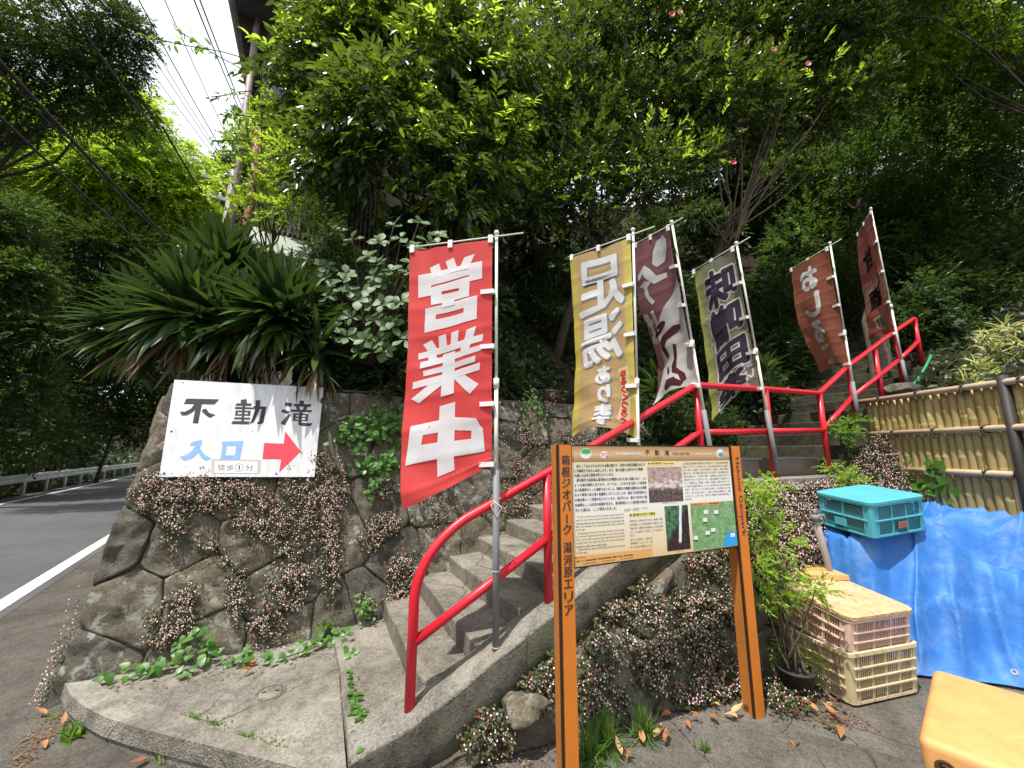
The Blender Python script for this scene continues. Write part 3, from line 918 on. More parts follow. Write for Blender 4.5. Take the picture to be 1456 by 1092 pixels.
# ------------------------------------------------------------------ lettering tools
_txt = {}
def text2d(s):
    """flat outline of a text: (n,2) points and triangles, scaled so that the cap height is about 1"""
    if s in _txt: return _txt[s]
    c = bpy.data.curves.new("text", "FONT")
    c.body = s; c.size = 1.0; c.resolution_u = 2; c.fill_mode = "FRONT"
    o = bpy.data.objects.new("text", c)
    COL.objects.link(o)
    dg = bpy.context.evaluated_depsgraph_get()
    me = bpy.data.meshes.new_from_object(o.evaluated_get(dg))
    V_ = np.array([(v.co.x, v.co.y) for v in me.vertices]).reshape(-1, 2)
    F_ = [tuple(p.vertices) for p in me.polygons]
    bpy.data.objects.remove(o); bpy.data.curves.remove(c); bpy.data.meshes.remove(me)
    _txt[s] = (V_, F_)
    return _txt[s]
def unit(s):
    V_, F_ = text2d(s)
    lo, hi = V_.min(0), V_.max(0)
    return (V_ - lo) / (hi - lo), F_
def homography(src, dst):
    A = []
    for (x, y), (u, v) in zip(src, dst):
        A.append([x, y, 1, 0, 0, 0, -u * x, -u * y, -u]); A.append([0, 0, 0, x, y, 1, -v * x, -v * y, -v])
    h = np.linalg.svd(np.array(A, float))[2][-1].reshape(3, 3)
    def f_(x, y):
        q = h @ np.array([x, y, 1.0])
        return q[0] / q[2], q[1] / q[2]
    return f_
class Flat:
    """collects flat polygons (x right, y down) and puts them on a surface fn(x, y, h)"""
    def __init__(s): s.v, s.f, s.h, s.k = [], [], [], 0
    def poly(s, pts, h=None):
        s.k += 1
        n = len(s.v)
        s.v += [tuple(p) for p in pts]; s.h += [(h if h is not None else 0.00008 * (s.k % 12))] * len(pts)
        s.f.append(tuple(range(n, n + len(pts))))
    def text(s, txt, x0, y0, x1, y1, mirror=False, bold=0.0, nb=6, h=None, asp=0.37):
        V_, F_ = unit(txt)
        offs = [(0, 0)] if not bold else [(bold * math.cos(2 * math.pi * k / nb), asp * bold * math.sin(2 * math.pi * k / nb)) for k in range(nb)]
        for ox, oy in offs:
            s.k += 1
            n = len(s.v)
            hh = h if h is not None and not bold else (h or 0) + 0.00006 * (s.k % 16)
            for x, y in V_:
                xx = 1 - x if mirror else x
                s.v.append((x0 + (x1 - x0) * xx + ox, y1 - (y1 - y0) * y + oy)); s.h.append(hh)
            s.f += [tuple(i + n for i in q) for q in F_]
    def build(s, name, fn, mat, parent, cuts=None):
        if cuts is None:
            v = [fn(p[0], p[1], h) for p, h in zip(s.v, s.h)]
            return from_vf(name, v, s.f, mat, parent)
        bm = bmesh.new()
        vs_ = [bm.verts.new((p[0], p[1], h * 1000)) for p, h in zip(s.v, s.h)]
        for q in s.f:
            try: bm.faces.new([vs_[i] for i in q])
            except ValueError: pass
        for ax, n in ((0, cuts[0]), (1, cuts[1])):
            for k in range(1, n):
                co = [0, 0, 0]; no = [0, 0, 0]
                co[ax] = k / n; no[ax] = 1
                bmesh.ops.bisect_plane(bm, geom=bm.verts[:] + bm.edges[:] + bm.faces[:], plane_co=co, plane_no=no)
        for v in bm.verts: v.co = fn(v.co.x, v.co.y, v.co.z / 1000)
        return from_bm(name, bm, mat, parent, True, normals=False)

# ------------------------------------------------------------------ banners on poles
def flag(name, label, base_px, top_px, grey_px, t_free, top_px2, free_px, bot_px, cloth, waves, lift=0.0, gmap=1.0, arm_ext=0.22, joint=0.66, clips=(0.0, 0.25, 0.5, 0.75, 1.0), b=-0.05, base_extra=0.0):
    Pb, Pt = on_b(*base_px, b), on_b(*top_px, b)
    Pb = Pb - (Pt - Pb).normalized() * base_extra
    root = thing(name, label, "banner flag", Pb, "banners along the red handrail")
    ax = (Pt - Pb)
    L = ax.length
    Pg = on_b(*grey_px, b) if grey_px else Pb + ax * 0.25
    tube_obj("socket_tube", [Pb, Pb + ax * ((Pg - Pb).length / L)], 0.0215, M["greytube"], root, 12)
    bm = bmesh.new()
    sj = (Pg - Pb).length / L
    mid = sj + (1 - sj) * (1 - joint)
    tube(bm, [Pb + ax * (sj - 0.02), Pb + ax * mid], 0.0135, 10)
    tube(bm, [Pb + ax * mid, Pb + ax * 0.995], 0.0105, 10)
    tube(bm, [Pb + ax * (mid - 0.012), Pb + ax * (mid + 0.012)], 0.0195, 10)
    lathe(bm, Pt - Z * 0.01, [(0.001, -0.01), (0.016, -0.008), (0.019, 0.005), (0.014, 0.018), (0.001, 0.024)], 10)
    from_bm("pole", bm, M["whitepole"], root, True)
    # cloth corners: pole side from the pole itself, free side from the outline
    P0 = on_b(*top_px2, b); B0 = on_b(*bot_px, b)
    nf = len(free_px)
    free = [at(px, py, t_free[0] + (t_free[1] - t_free[0]) * i / (nf - 1)) for i, (px, py) in enumerate(free_px)]
    def poly_at(v):
        x = v * (nf - 1); i = min(int(x), nf - 2); t = x - i
        p0, p1, p2, p3 = free[max(i - 1, 0)], free[i], free[i + 1], free[min(i + 2, nf - 1)]
        return 0.5 * (2 * p1 + (p2 - p0) * t + (2 * p0 - 5 * p1 + 4 * p2 - p3) * t * t + (3 * p1 - p0 - 3 * p2 + p3) * t ** 3)
    nrm = (free[0] - P0).cross(B0 - P0).normalized()
    if nrm.dot(Vector((0, 0, EYE)) - P0) < 0: nrm = -nrm
    seed = waves.get("seed", 0.0)
    down = (B0 - P0).normalized()
    def surf(x, y, h=0.0):
        """x 0 at the free edge, 1 at the pole; y down"""
        u = 1 - x
        yp = y * gmap
        if gmap > 1: yp = 1 - max(0, 1 - y * gmap) if y * gmap < 0.94 else 0.94 + 0.06 * (y - 0.94 / gmap) / (1 - 0.94 / gmap)
        p = (P0.lerp(B0, yp)).lerp(poly_at(y), u)
        e = math.sin(math.pi * u) ** 0.8
        p = p - down * (lift * e * y ** 3)
        A = waves.get("amp", 0.03)
        w = A * (0.35 + 0.65 * y) * math.sin(waves.get("k", 1.2) * 2 * math.pi * u + 2.2 * y + seed) * min(1.0, u * 4) * (1 - 0.5 * u)
        w += 0.012 * fbm(u * 3 + seed, y * 5, seed, 2)
        w += 0.010 * math.sin(9 * (y + 0.25 * u) * math.pi + seed) * y * u
        for k in range(1, 9):                            # creases from folding
            w += 0.0042 * math.exp(-((y * 8.6 - k + 0.04 * math.sin(u * 5 + k)) / 0.11) ** 2)
        for k in (0.34, 0.67):
            w += 0.0040 * math.exp(-((u - k + 0.02 * math.sin(y * 6 + seed)) / 0.045) ** 2)
        if waves.get("curl"):
            w += waves["curl"] * max(0.0, (y - 0.72) / 0.28) ** 2 * (0.3 + u)
        return p + nrm * (w + h)
    nu, nv = 34, 96
    v, f = grid_vf(nu, nv, lambda i, j: surf(i, j))
    me_o = from_vf("cloth", v, f, cloth, root, True)
    uvl = me_o.data.uv_layers.new(name="UVMap")
    for lp in me_o.data.loops:
        vi = lp.vertex_index
        uvl.data[lp.index].uv = ((vi % nu) / (nu - 1), (vi // nu) / (nv - 1))
    # crossbar
    dirv = (free[0] - P0).normalized()
    a0 = P0 + Z * 0.022 - dirv * arm_ext; a1 = free[0] + Z * 0.022 + dirv * 0.02
    tube_obj("crossbar", [a0, a1], 0.0055, M["whitepole"], root, 8)
    down = (B0 - P0).normalized()
    for u in (0.02, 0.5, 0.97):
        p = P0.lerp(free[0], u)
        bm = bmesh.new(); box(bm, p + Z * 0.006 + nrm * 0.002, dirv, nrm, Z, 0.032, 0.020, 0.058)
        from_bm("loop", bm, M["clip"], root)
    for s in clips[1:]:
        p = P0.lerp(B0, s)
        bm = bmesh.new(); box(bm, p + dirv * 0.030 + nrm * 0.003, dirv, nrm, down, 0.095, 0.036, 0.030)
        bevel(bm, 0.006, 1)
        from_bm("loop", bm, M["clip"], root)
    return root, me_o, surf
def prints(cl, surf, flat, name, mat, h=0.0026, cuts=(18, 48)):
    flat.build(name, lambda x, y, hh: surf(x, y, h + hh), mat, cl, cuts)
    flat.build(name, lambda x, y, hh: surf(x, y, -h - hh), mat, cl, cuts)

def inkcloth(name, c, trans=0.25): return cloth_mat(name, c, None, trans)
M["p_white"] = inkcloth("p_white", (0.82, 0.83, 0.84), 0.3)
M["p_shadow"] = inkcloth("p_shadow", (0.28, 0.30, 0.36))
M["p_purple"] = inkcloth("p_purple", (0.075, 0.060, 0.095))
M["p_maroon"] = inkcloth("p_maroon", (0.115, 0.032, 0.042))
M["p_black"] = inkcloth("p_black", (0.022, 0.018, 0.018), 0.1)
M["p_red"] = inkcloth("p_red", (0.66, 0.05, 0.03))
M["p_cream"] = inkcloth("p_cream", (0.80, 0.66, 0.42))
M["p_pale"] = inkcloth("p_pale", (0.50, 0.50, 0.36))

# 1 red banner
c1 = cloth_mat("cloth_red", (0.78, 0.080, 0.076), (0.72, 0.068, 0.066), 0.36)
fr, cl, sf = flag("banner_flag", "bright red banner with three huge white characters, nearest of the row", (705, 930), (706, 330), (705, 668), (2.86, 2.42), (700, 341),
    [(583, 356), (581, 430), (580, 503), (575, 577), (571, 650), (573, 724)], (699, 660), c1, dict(amp=0.020, k=0.9, seed=0.4), lift=-0.01, gmap=1.16)
fl = Flat()
def ch(fl, polys, sx, sy, dst):
    x0, y0, x1, y1 = dst
    for p in polys:
        fl.poly([(x0 + (x - sx[0]) / (sx[1] - sx[0]) * (x1 - x0), y0 + (y - sy[0]) / (sy[1] - sy[0]) * (y1 - y0)) for x, y in p])
EI = [[(118, 205), (348, 180), (348, 222), (118, 247)], [(118, 240), (164, 236), (164, 275), (119, 277)], [(302, 215), (348, 210), (348, 246), (304, 250)],
      [(158, 182), (192, 170), (206, 214), (170, 218)], [(216, 166), (246, 155), (262, 205), (232, 210)], [(286, 160), (322, 150), (300, 204), (262, 206)],
      [(162, 248), (304, 232), (304, 266), (162, 268)], [(163, 262), (203, 264), (203, 300), (165, 305)], [(266, 260), (304, 258), (303, 300), (266, 300)], [(165, 280), (303, 276), (303, 306), (166, 312)],
      [(206, 300), (250, 298), (250, 325), (204, 328)],
      [(145, 322), (332, 308), (331, 343), (145, 352)], [(145, 345), (183, 345), (182, 380), (143, 385)], [(284, 338), (331, 335), (330, 380), (283, 378)], [(143, 370), (330, 360), (330, 395), (142, 410)]]
GY = [[(118, 482), (350, 455), (348, 480), (120, 505)], [(190, 432), (216, 428), (220, 480), (192, 482)], [(236, 427), (263, 423), (258, 475), (232, 478)], [(134, 452), (166, 440), (188, 482), (158, 490)], [(292, 430), (326, 422), (314, 470), (282, 472)],
      [(128, 516), (345, 494), (343, 514), (128, 540)], [(150, 495), (180, 490), (188, 520), (160, 526)], [(275, 475), (312, 470), (300, 502), (268, 505)], [(140, 550), (324, 530), (322, 551), (142, 570)], [(107, 586), (340, 557), (338, 583), (107, 611)],
      [(206, 500), (250, 496), (248, 648), (204, 654)], [(186, 586), (222, 598), (132, 666), (105, 646)], [(240, 588), (276, 582), (335, 632), (305, 662)]]
CH = [[(190, 686), (245, 680), (243, 955), (185, 962)], [(98, 748), (190, 738), (192, 782), (94, 790)], [(243, 735), (322, 752), (345, 800), (243, 782)], [(98, 760), (142, 770), (128, 880), (81, 892)], [(308, 752), (345, 790), (353, 880), (300, 880)],
      [(90, 824), (190, 818), (188, 880), (82, 890)], [(243, 820), (348, 822), (352, 880), (243, 880)]]
for polys, sx, sy, dst in ((EI, (118, 348), (150, 410), (0.115, 0.055, 0.885, 0.330)), (GY, (105, 350), (422, 666), (0.08, 0.343, 0.90, 0.600)), (CH, (80, 354), (680, 960), (0.045, 0.615, 0.93, 0.905))):
    fl = Flat(); ch(fl, polys, sx, sy, dst)
    prints(cl, sf, fl, "character", M["p_white"])
tube_obj("tie_string", [on_b(702, 712, -0.06) , on_b(714, 722, -0.085), on_b(706, 735, -0.075), on_b(698, 718, -0.06), on_b(712, 708, -0.06)], 0.0035, M["string"], fr, 6)
for py in (812, 920):
    bm = bmesh.new(); q = on_b(705, py, -0.05); tube(bm, [q + Z * -0.003, q + Z * 0.003], 0.0235, 12); from_bm("wire_tie", bm, M["galv"], fr, True)

# 2 tan foot-bath banner (seen from its back, so the print is mirrored)
c2 = cloth_mat("cloth_tan", None, None, 0.32, ("X", [(0.0, (0.62, 0.50, 0.10)), (0.10, (0.62, 0.48, 0.12)), (0.14, (0.55, 0.39, 0.18)), (0.5, (0.53, 0.36, 0.165)), (0.86, (0.53, 0.37, 0.18)), (0.90, (0.60, 0.50, 0.13)), (1.0, (0.62, 0.52, 0.13))]))
fr, cl, sf = flag("banner_flag", "tan and yellow banner with mirrored white characters right behind the notice board", (908, 640), (900, 326), None, (3.83, 3.64), (896, 338),
    [(811, 368), (815, 440), (818, 510), (815, 570), (811, 622)], (906, 626), c2, dict(amp=0.035, k=1.1, seed=1.7), lift=0.10, base_extra=0.85)
fl = Flat()
M["p_tanlow"] = inkcloth("p_tanlow", (0.66, 0.47, 0.15), 0.3)
fa, fb = Flat(), Flat()
for F_, ox, oy, bo in ((fa, 0.020, 0.007, 0.022), (fb, 0.0, 0.0, 0.020)):
    F_.text("足", 0.13 + ox, 0.065 + oy, 0.87 + ox, 0.315 + oy, True, bo, 6)
    F_.text("湯", 0.16 + ox, 0.335 + oy, 0.82 + ox, 0.59 + oy, True, bo, 6)
    F_.text("あ", 0.42 + ox, 0.62 + oy, 0.62 + ox, 0.715 + oy, True, bo * 0.8, 6)
    F_.text("り", 0.46 + ox, 0.735 + oy, 0.62 + ox, 0.83 + oy, True, bo * 0.8, 6)
    F_.text("ま", 0.42 + ox, 0.845 + oy, 0.64 + ox, 0.91 + oy, True, bo * 0.8, 6)
    F_.text("す", 0.40 + ox, 0.92 + oy, 0.62 + ox, 0.975 + oy, True, bo * 0.8, 6)
prints(cl, sf, fa, "lettering_shade", M["p_shadow"], 0.0022)
prints(cl, sf, fb, "lettering", M["p_white"], 0.0042)
fl = Flat(); fl.poly([(0.74, 0.655), (0.90, 0.645), (0.93, 0.80), (0.90, 0.985), (0.72, 0.93), (0.80, 0.80)])
prints(cl, sf, fl, "ribbon_print", M["p_cream"], 0.0024)
fl = Flat()
for i, c in enumerate("ゆるりくつろぐ"): fl.text(c, 0.80 - 0.01 * abs(3 - i), 0.665 + 0.042 * i, 0.89 - 0.01 * abs(3 - i), 0.70 + 0.042 * i, True, 0.008, 5)
prints(cl, sf, fl, "small_lettering", M["p_red"], 0.0040)

# 3 maroon and white noodle banner
c3 = cloth_mat("cloth_maroon", (0.27, 0.125, 0.135), (0.215, 0.095, 0.105), 0.40)
fr, cl, sf = flag("banner_flag", "maroon and white banner with mirrored brush characters overlapping the tan banner", (1010, 640), (955, 315), (1000, 583), (4.30, 4.16), (951, 324),
    [(903, 350), (904, 395), (911, 441), (925, 486), (934, 532), (925, 577)], (992, 548), c3, dict(amp=0.05, k=1.0, seed=3.0), lift=0.05, base_extra=0.30)
fl = Flat()
fl.poly([(1.0, 0.34), (1.0, 1.0), (0.0, 1.0), (0.06, 0.92), (0.22, 0.82), (0.28, 0.70), (0.33, 0.60), (0.40, 0.545), (0.60, 0.46), (0.80, 0.40)])
fl.poly([(0.62, 0.05), (0.80, 0.02), (0.88, 0.06), (0.86, 0.12), (0.74, 0.185), (0.58, 0.20), (0.50, 0.17), (0.54, 0.10)])
fl.poly([(0.10, 0.20), (0.34, 0.16), (0.44, 0.19), (0.56, 0.25), (0.74, 0.255), (0.74, 0.285), (0.50, 0.295), (0.36, 0.25), (0.28, 0.205), (0.12, 0.235)])
fl.poly([(0.10, 0.27), (0.30, 0.25), (0.44, 0.275), (0.34, 0.30), (0.36, 0.345), (0.46, 0.40), (0.40, 0.415), (0.26, 0.35), (0.22, 0.29)])
fl.text("ば", 0.03, 0.44, 0.40, 0.64, True, 0.022, 6)
prints(cl, sf, fl, "white_print", M["p_white"], 0.0026)
fl = Flat()
fl.poly([(0.40 + 0.17 * math.cos(t) + 0.03 * math.sin(t), 0.572 - 0.032 * math.sin(t) - 0.018 * math.cos(t)) for t in np.linspace(0, 2 * math.pi, 15)[:-1]])
fl.poly([(0.36, 0.70), (0.34, 0.655), (0.42, 0.625), (0.70, 0.59), (0.84, 0.60), (0.84, 0.625), (0.72, 0.645), (0.52, 0.66), (0.46, 0.69), (0.52, 0.755), (0.47, 0.775), (0.40, 0.74)])
fl.poly([(0.64, 0.70), (0.70, 0.71), (0.68, 0.79), (0.66, 0.85), (0.80, 0.91), (0.82, 0.95), (0.76, 0.96), (0.70, 0.90), (0.56, 0.87), (0.55, 0.835), (0.61, 0.80)])
fl.poly([(0.40, 0.83), (0.46, 0.82), (0.50, 0.865), (0.44, 0.875)])
fl.poly([(0.40, 0.90), (0.62, 0.905), (0.78, 0.96), (0.74, 0.985), (0.60, 0.96), (0.46, 0.975), (0.38, 0.955)])
prints(cl, sf, fl, "maroon_print", M["p_maroon"], 0.0042)

# 4 olive miso banner
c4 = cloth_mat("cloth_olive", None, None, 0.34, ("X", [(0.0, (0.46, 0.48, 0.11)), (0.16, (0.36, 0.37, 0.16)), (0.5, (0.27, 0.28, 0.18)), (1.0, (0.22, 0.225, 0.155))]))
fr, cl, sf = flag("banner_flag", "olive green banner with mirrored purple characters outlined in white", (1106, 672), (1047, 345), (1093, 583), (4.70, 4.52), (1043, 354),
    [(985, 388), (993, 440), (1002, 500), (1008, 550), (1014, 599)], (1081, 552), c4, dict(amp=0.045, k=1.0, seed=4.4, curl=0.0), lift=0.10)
fa, fb = Flat(), Flat()
for i, (c, y0, y1) in enumerate((("味", 0.085, 0.31), ("噌", 0.33, 0.565), ("田", 0.60, 0.79), ("楽", 0.81, 0.985))):
    x0, x1 = (0.26, 0.90) if i < 3 else (0.18, 0.82)
    fa.text(c, x0, y0, x1, y1, True, 0.060, 12)
    fb.text(c, x0, y0, x1, y1, True, 0.030, 8)
for i, c in enumerate("うまい"): fa.text(c, 0.80, 0.70 + 0.08 * i, 0.95, 0.755 + 0.08 * i, True, 0.012, 6)
prints(cl, sf, fa, "lettering_outline", M["p_white"], 0.0024)
prints(cl, sf, fb, "lettering", M["p_purple"], 0.0042)
fl = Flat()
for i, c in enumerate("こだわりの味"): fl.text(c, 0.10, 0.10 + 0.075 * i, 0.19, 0.145 + 0.075 * i, True, 0.006, 4)
prints(cl, sf, fl, "small_lettering", M["p_pale"], 0.0026)

# 5 rust brown sweet-soup banner
c5 = cloth_mat("cloth_rust", (0.33, 0.115, 0.068), (0.26, 0.09, 0.054), 0.38)
fr, cl, sf = flag("banner_flag", "rust brown banner billowing away with mirrored white brush characters", (1222, 604), (1180, 345), (1214, 543), (5.66, 5.30), (1177, 354),
    [(1124, 385), (1126, 414), (1129, 443), (1137, 473), (1151, 502), (1168, 531)], (1207, 517), c5, dict(amp=0.09, k=0.8, seed=5.2), lift=0.06)
fl = Flat()
for i, (c, y0, y1) in enumerate((("お", 0.08, 0.27), ("し", 0.32, 0.52), ("る", 0.58, 0.76), ("こ", 0.81, 0.95))): fl.text(c, 0.27, y0, 0.70, y1, True, 0.030, 7)
prints(cl, sf, fl, "lettering", M["p_white"], 0.0024)

# 6 dull red sweet-drink banner
c6 = cloth_mat("cloth_dullred", None, None, 0.34, ("Y", [(0.0, (0.27, 0.080, 0.062)), (0.42, (0.27, 0.085, 0.066)), (0.54, (0.40, 0.24, 0.17)), (0.66, (0.34, 0.12, 0.085)), (1.0, (0.30, 0.075, 0.055))]))
fr, cl, sf = flag("banner_flag", "narrow dull red banner with black characters, highest up the steps", (1291, 553), (1238, 296), (1281, 512), (6.30, 6.16), (1238.5, 302),
    [(1219, 335), (1222, 380), (1230, 420), (1235, 455), (1240, 482)], (1272, 474), c6, dict(amp=0.05, k=1.0, seed=6.6), lift=0.02, arm_ext=0.05)
fl = Flat()
fl.text("甘", 0.24, 0.20, 0.72, 0.36, True, 0.026, 7); fl.text("酒", 0.24, 0.54, 0.76, 0.70, True, 0.022, 7)
prints(cl, sf, fl, "lettering", M["p_black"], 0.0024)
fl = Flat()
for i, c in enumerate("あまざけ"): fl.text(c, 0.76, 0.38 + 0.05 * i, 0.86, 0.42 + 0.05 * i, True, 0.012, 5)
prints(cl, sf, fl, "small_lettering", M["p_red"], 0.0024)
fl = Flat(); fl.poly([(0.30, 0.80), (0.62, 0.78), (0.66, 0.90), (0.52, 0.93), (0.34, 0.91)])
prints(cl, sf, fl, "picture_print", M["p_pale"], 0.0024)
fl = Flat()
for k in range(3): fl.poly([(0.38 + 0.08 * k, 0.81), (0.41 + 0.08 * k, 0.81), (0.43 + 0.07 * k, 0.91), (0.40 + 0.07 * k, 0.91)])
prints(cl, sf, fl, "picture_print", M["p_maroon"], 0.0036)

# ------------------------------------------------------------------ white direction sign on the wall
SK = 0.27
def sgn(px, py): return on_b(px, py, WB - 0.105, SK)
q = [sgn(248, 540), sgn(460, 551), sgn(447, 678), sgn(226, 678)]
so = (q[3] + q[2]) / 2
ex = ((q[1] - q[0]) + (q[2] - q[3])).normalized()
nrm_s = (-N + Z * SK).normalized()
ex = (ex - nrm_s * ex.dot(nrm_s)).normalized()
ey = nrm_s.cross(ex).normalized()
pl = [((p - q[3]).dot(ex), (p - q[3]).dot(ey)) for p in q]
sq = [(0, pl[0][1]), (0, 0)]
sign = thing("direction_sign", "white painted board with black and blue characters and a red arrow", "sign", so)
sm = NT("signwhite")
vv = sm.coord()
mpn = sm.n("ShaderNodeMapping"); mpn.inputs["Scale"].default_value = (6, 6, 0.7)
sm.l(vv, mpn.inputs["Vector"])
cc = sm.ramp(sm.noise(3.0, 6, 0.65, mpn.outputs[0]), [(0.35, (0.56, 0.57, 0.58)), (0.7, (0.74, 0.75, 0.76))])
cc = sm.mix(sm.ramp(sm.noise(9, 7, 0.7, vv), [(0.62, 0.0), (0.78, 0.55)]), cc, (0.40, 0.38, 0.34))
sm.col(cc); sm.set(Roughness=0.6)
M["signwhite"] = sm.m
def sp(x, y, h): return q[3] + ex * x + ey * y + nrm_s * h
bm = bmesh.new()
fa_ = [bm.verts.new(sp(x, y, 0.0)) for x, y in pl]; fb_ = [bm.verts.new(sp(x, y, -0.022)) for x, y in pl]
bm.faces.new(fa_); bm.faces.new(fb_[::-1])
for i in range(4): bm.faces.new((fa_[i], fb_[i], fb_[(i + 1) % 4], fa_[(i + 1) % 4]))
bevel(bm, 0.002, 1)
from_bm("panel", bm, M["signwhite"], sign)
hs = homography([(120, 60), (1372, 128), (1312, 876), (0, 900)], pl)
def sfn(x, y, h): return sp(*hs(x, y), 0.0012 + h)
G = {"ink": [
    [(228, 222), (508, 228), (470, 272), (205, 270)], [(300, 262), (345, 262), (290, 335), (235, 367), (188, 368), (172, 335), (215, 335), (268, 308)], [(312, 268), (362, 265), (330, 437), (285, 432)], [(370, 312), (395, 308), (425, 345), (480, 362), (430, 388), (395, 365), (360, 330)],
    [(655, 262), (782, 262), (778, 285), (645, 283)], [(690, 232), (738, 225), (742, 262), (690, 262)], [(645, 292), (800, 296), (798, 313), (640, 311)], [(648, 322), (776, 325), (772, 339), (646, 337)], [(650, 353), (770, 353), (768, 367), (648, 367)], [(647, 325), (668, 325), (662, 368), (644, 368)], [(752, 327), (776, 327), (770, 368), (750, 368)], [(706, 255), (729, 255), (719, 420), (697, 420)], [(640, 380), (772, 384), (768, 400), (635, 398)], [(625, 412), (768, 415), (760, 440), (613, 438)],
    [(800, 284), (906, 290), (900, 313), (795, 308)], [(868, 290), (906, 290), (882, 430), (842, 441), (825, 425), (848, 415)], [(815, 235), (855, 235), (848, 320), (802, 420), (766, 440), (788, 390), (810, 320)],
    [(1065, 250), (1122, 262), (1112, 290), (1055, 280)], [(1040, 310), (1102, 330), (1087, 352), (1028, 335)], [(1085, 355), (1112, 350), (1062, 446), (1025, 430)], [(1178, 238), (1217, 240), (1214, 270), (1178, 270)], [(1135, 264), (1277, 268), (1270, 292), (1130, 286)], [(1150, 288), (1176, 288), (1184, 315), (1156, 313)], [(1215, 290), (1246, 290), (1234, 316), (1206, 316)], [(1108, 313), (1281, 318), (1278, 336), (1104, 331)],
    [(1130, 345), (1252, 348), (1251, 361), (1129, 359)], [(1128, 371), (1250, 374), (1249, 385), (1127, 383)], [(1127, 397), (1248, 399), (1247, 411), (1125, 408)], [(1129, 348), (1150, 348), (1146, 408), (1126, 408)], [(1230, 350), (1252, 350), (1247, 410), (1226, 410)], [(1180, 335), (1204, 335), (1196, 428), (1172, 424)], [(1172, 418), (1256, 427), (1291, 426), (1270, 452), (1196, 451), (1172, 442)]],
  "signblue": [[(275, 598), (365, 573), (370, 592), (332, 690), (282, 740), (217, 757), (175, 725), (240, 706), (290, 662), (312, 628), (264, 630)], [(318, 652), (345, 642), (390, 700), (450, 735), (405, 755), (368, 735)], [(530, 590), (720, 582), (712, 624), (545, 627)], [(545, 612), (582, 612), (568, 737), (525, 740)], [(662, 605), (713, 605), (691, 742), (643, 740)], [(530, 705), (692, 705), (688, 743), (526, 742)]],
  "signred": [[(893, 597), (1055, 600), (1065, 497), (1197, 665), (1022, 845), (1035, 733), (880, 733)]]}
for mk, polys in G.items():
    for grp in {"ink": (polys[:4], polys[4:17], polys[17:]), "signblue": (polys[:2], polys[2:]), "signred": (polys,)}[mk]:
        fl = Flat()
        for p in grp: fl.poly(p)
        fl.build("arrow" if mk == "signred" else "character", sfn, M[mk], sign)
fl = Flat(); fl.poly([(448, 738), (872, 740), (862, 858), (452, 862)], 0.0); tp_ = fl.build("tape_patch", sfn, M["tape"], sign)
fl = Flat(); fl.poly([(480, 757), (842, 757), (835, 855), (480, 860)], 0.0012); fl.build("paper_strip", sfn, M["clip"], sign)
fl = Flat()
fl.text("徒", 505, 782, 572, 836, h=0.0018); fl.text("歩", 580, 785, 640, 838, h=0.0018); fl.text("1", 683, 788, 693, 828, h=0.0018); fl.text("分", 740, 782, 806, 834, h=0.0018)
ring = [(688 + 38 * math.cos(t), 808 + 34 * math.sin(t)) for t in np.linspace(0, 2 * math.pi, 25)[:-1]]
ring2 = [(688 + 34 * math.cos(t), 808 + 30 * math.sin(t)) for t in np.linspace(0, 2 * math.pi, 25)[:-1]]
for i in range(24): fl.poly([ring[i], ring[(i + 1) % 24], ring2[(i + 1) % 24], ring2[i]], 0.0018)
fl.build("small_lettering", sfn, M["ink"], sign)
for (x, y, r) in ((195, 85, 6), (340, 90, 4), (780, 100, 6), (1318, 455, 7), (102, 505, 9), (790, 497, 5), (998, 856, 10), (1310, 695, 9), (1285, 690, 5), (1300, 815, 6)):
    bm = bmesh.new(); c_ = sfn(x, y, 0)
    rr_ = r * 0.00085
    vs_ = [bm.verts.new(c_ + (ex * math.cos(t) + ey * math.sin(t)) * rr_ + nrm_s * 0.001) for t in np.linspace(0, 2 * math.pi, 9)[:-1]]
    c2_ = bm.verts.new(c_ + nrm_s * 0.004)
    for i in range(8): bm.faces.new((vs_[i], vs_[(i + 1) % 8], c2_))
    from_bm("nail", bm, M["rust"], sign, True)
fl = Flat(); fl.poly([(1345, 235), (1362, 210), (1371, 215), (1366, 262), (1352, 262)], 0.0006); fl.build("broken_corner", sfn, M["boardbrown"], sign)

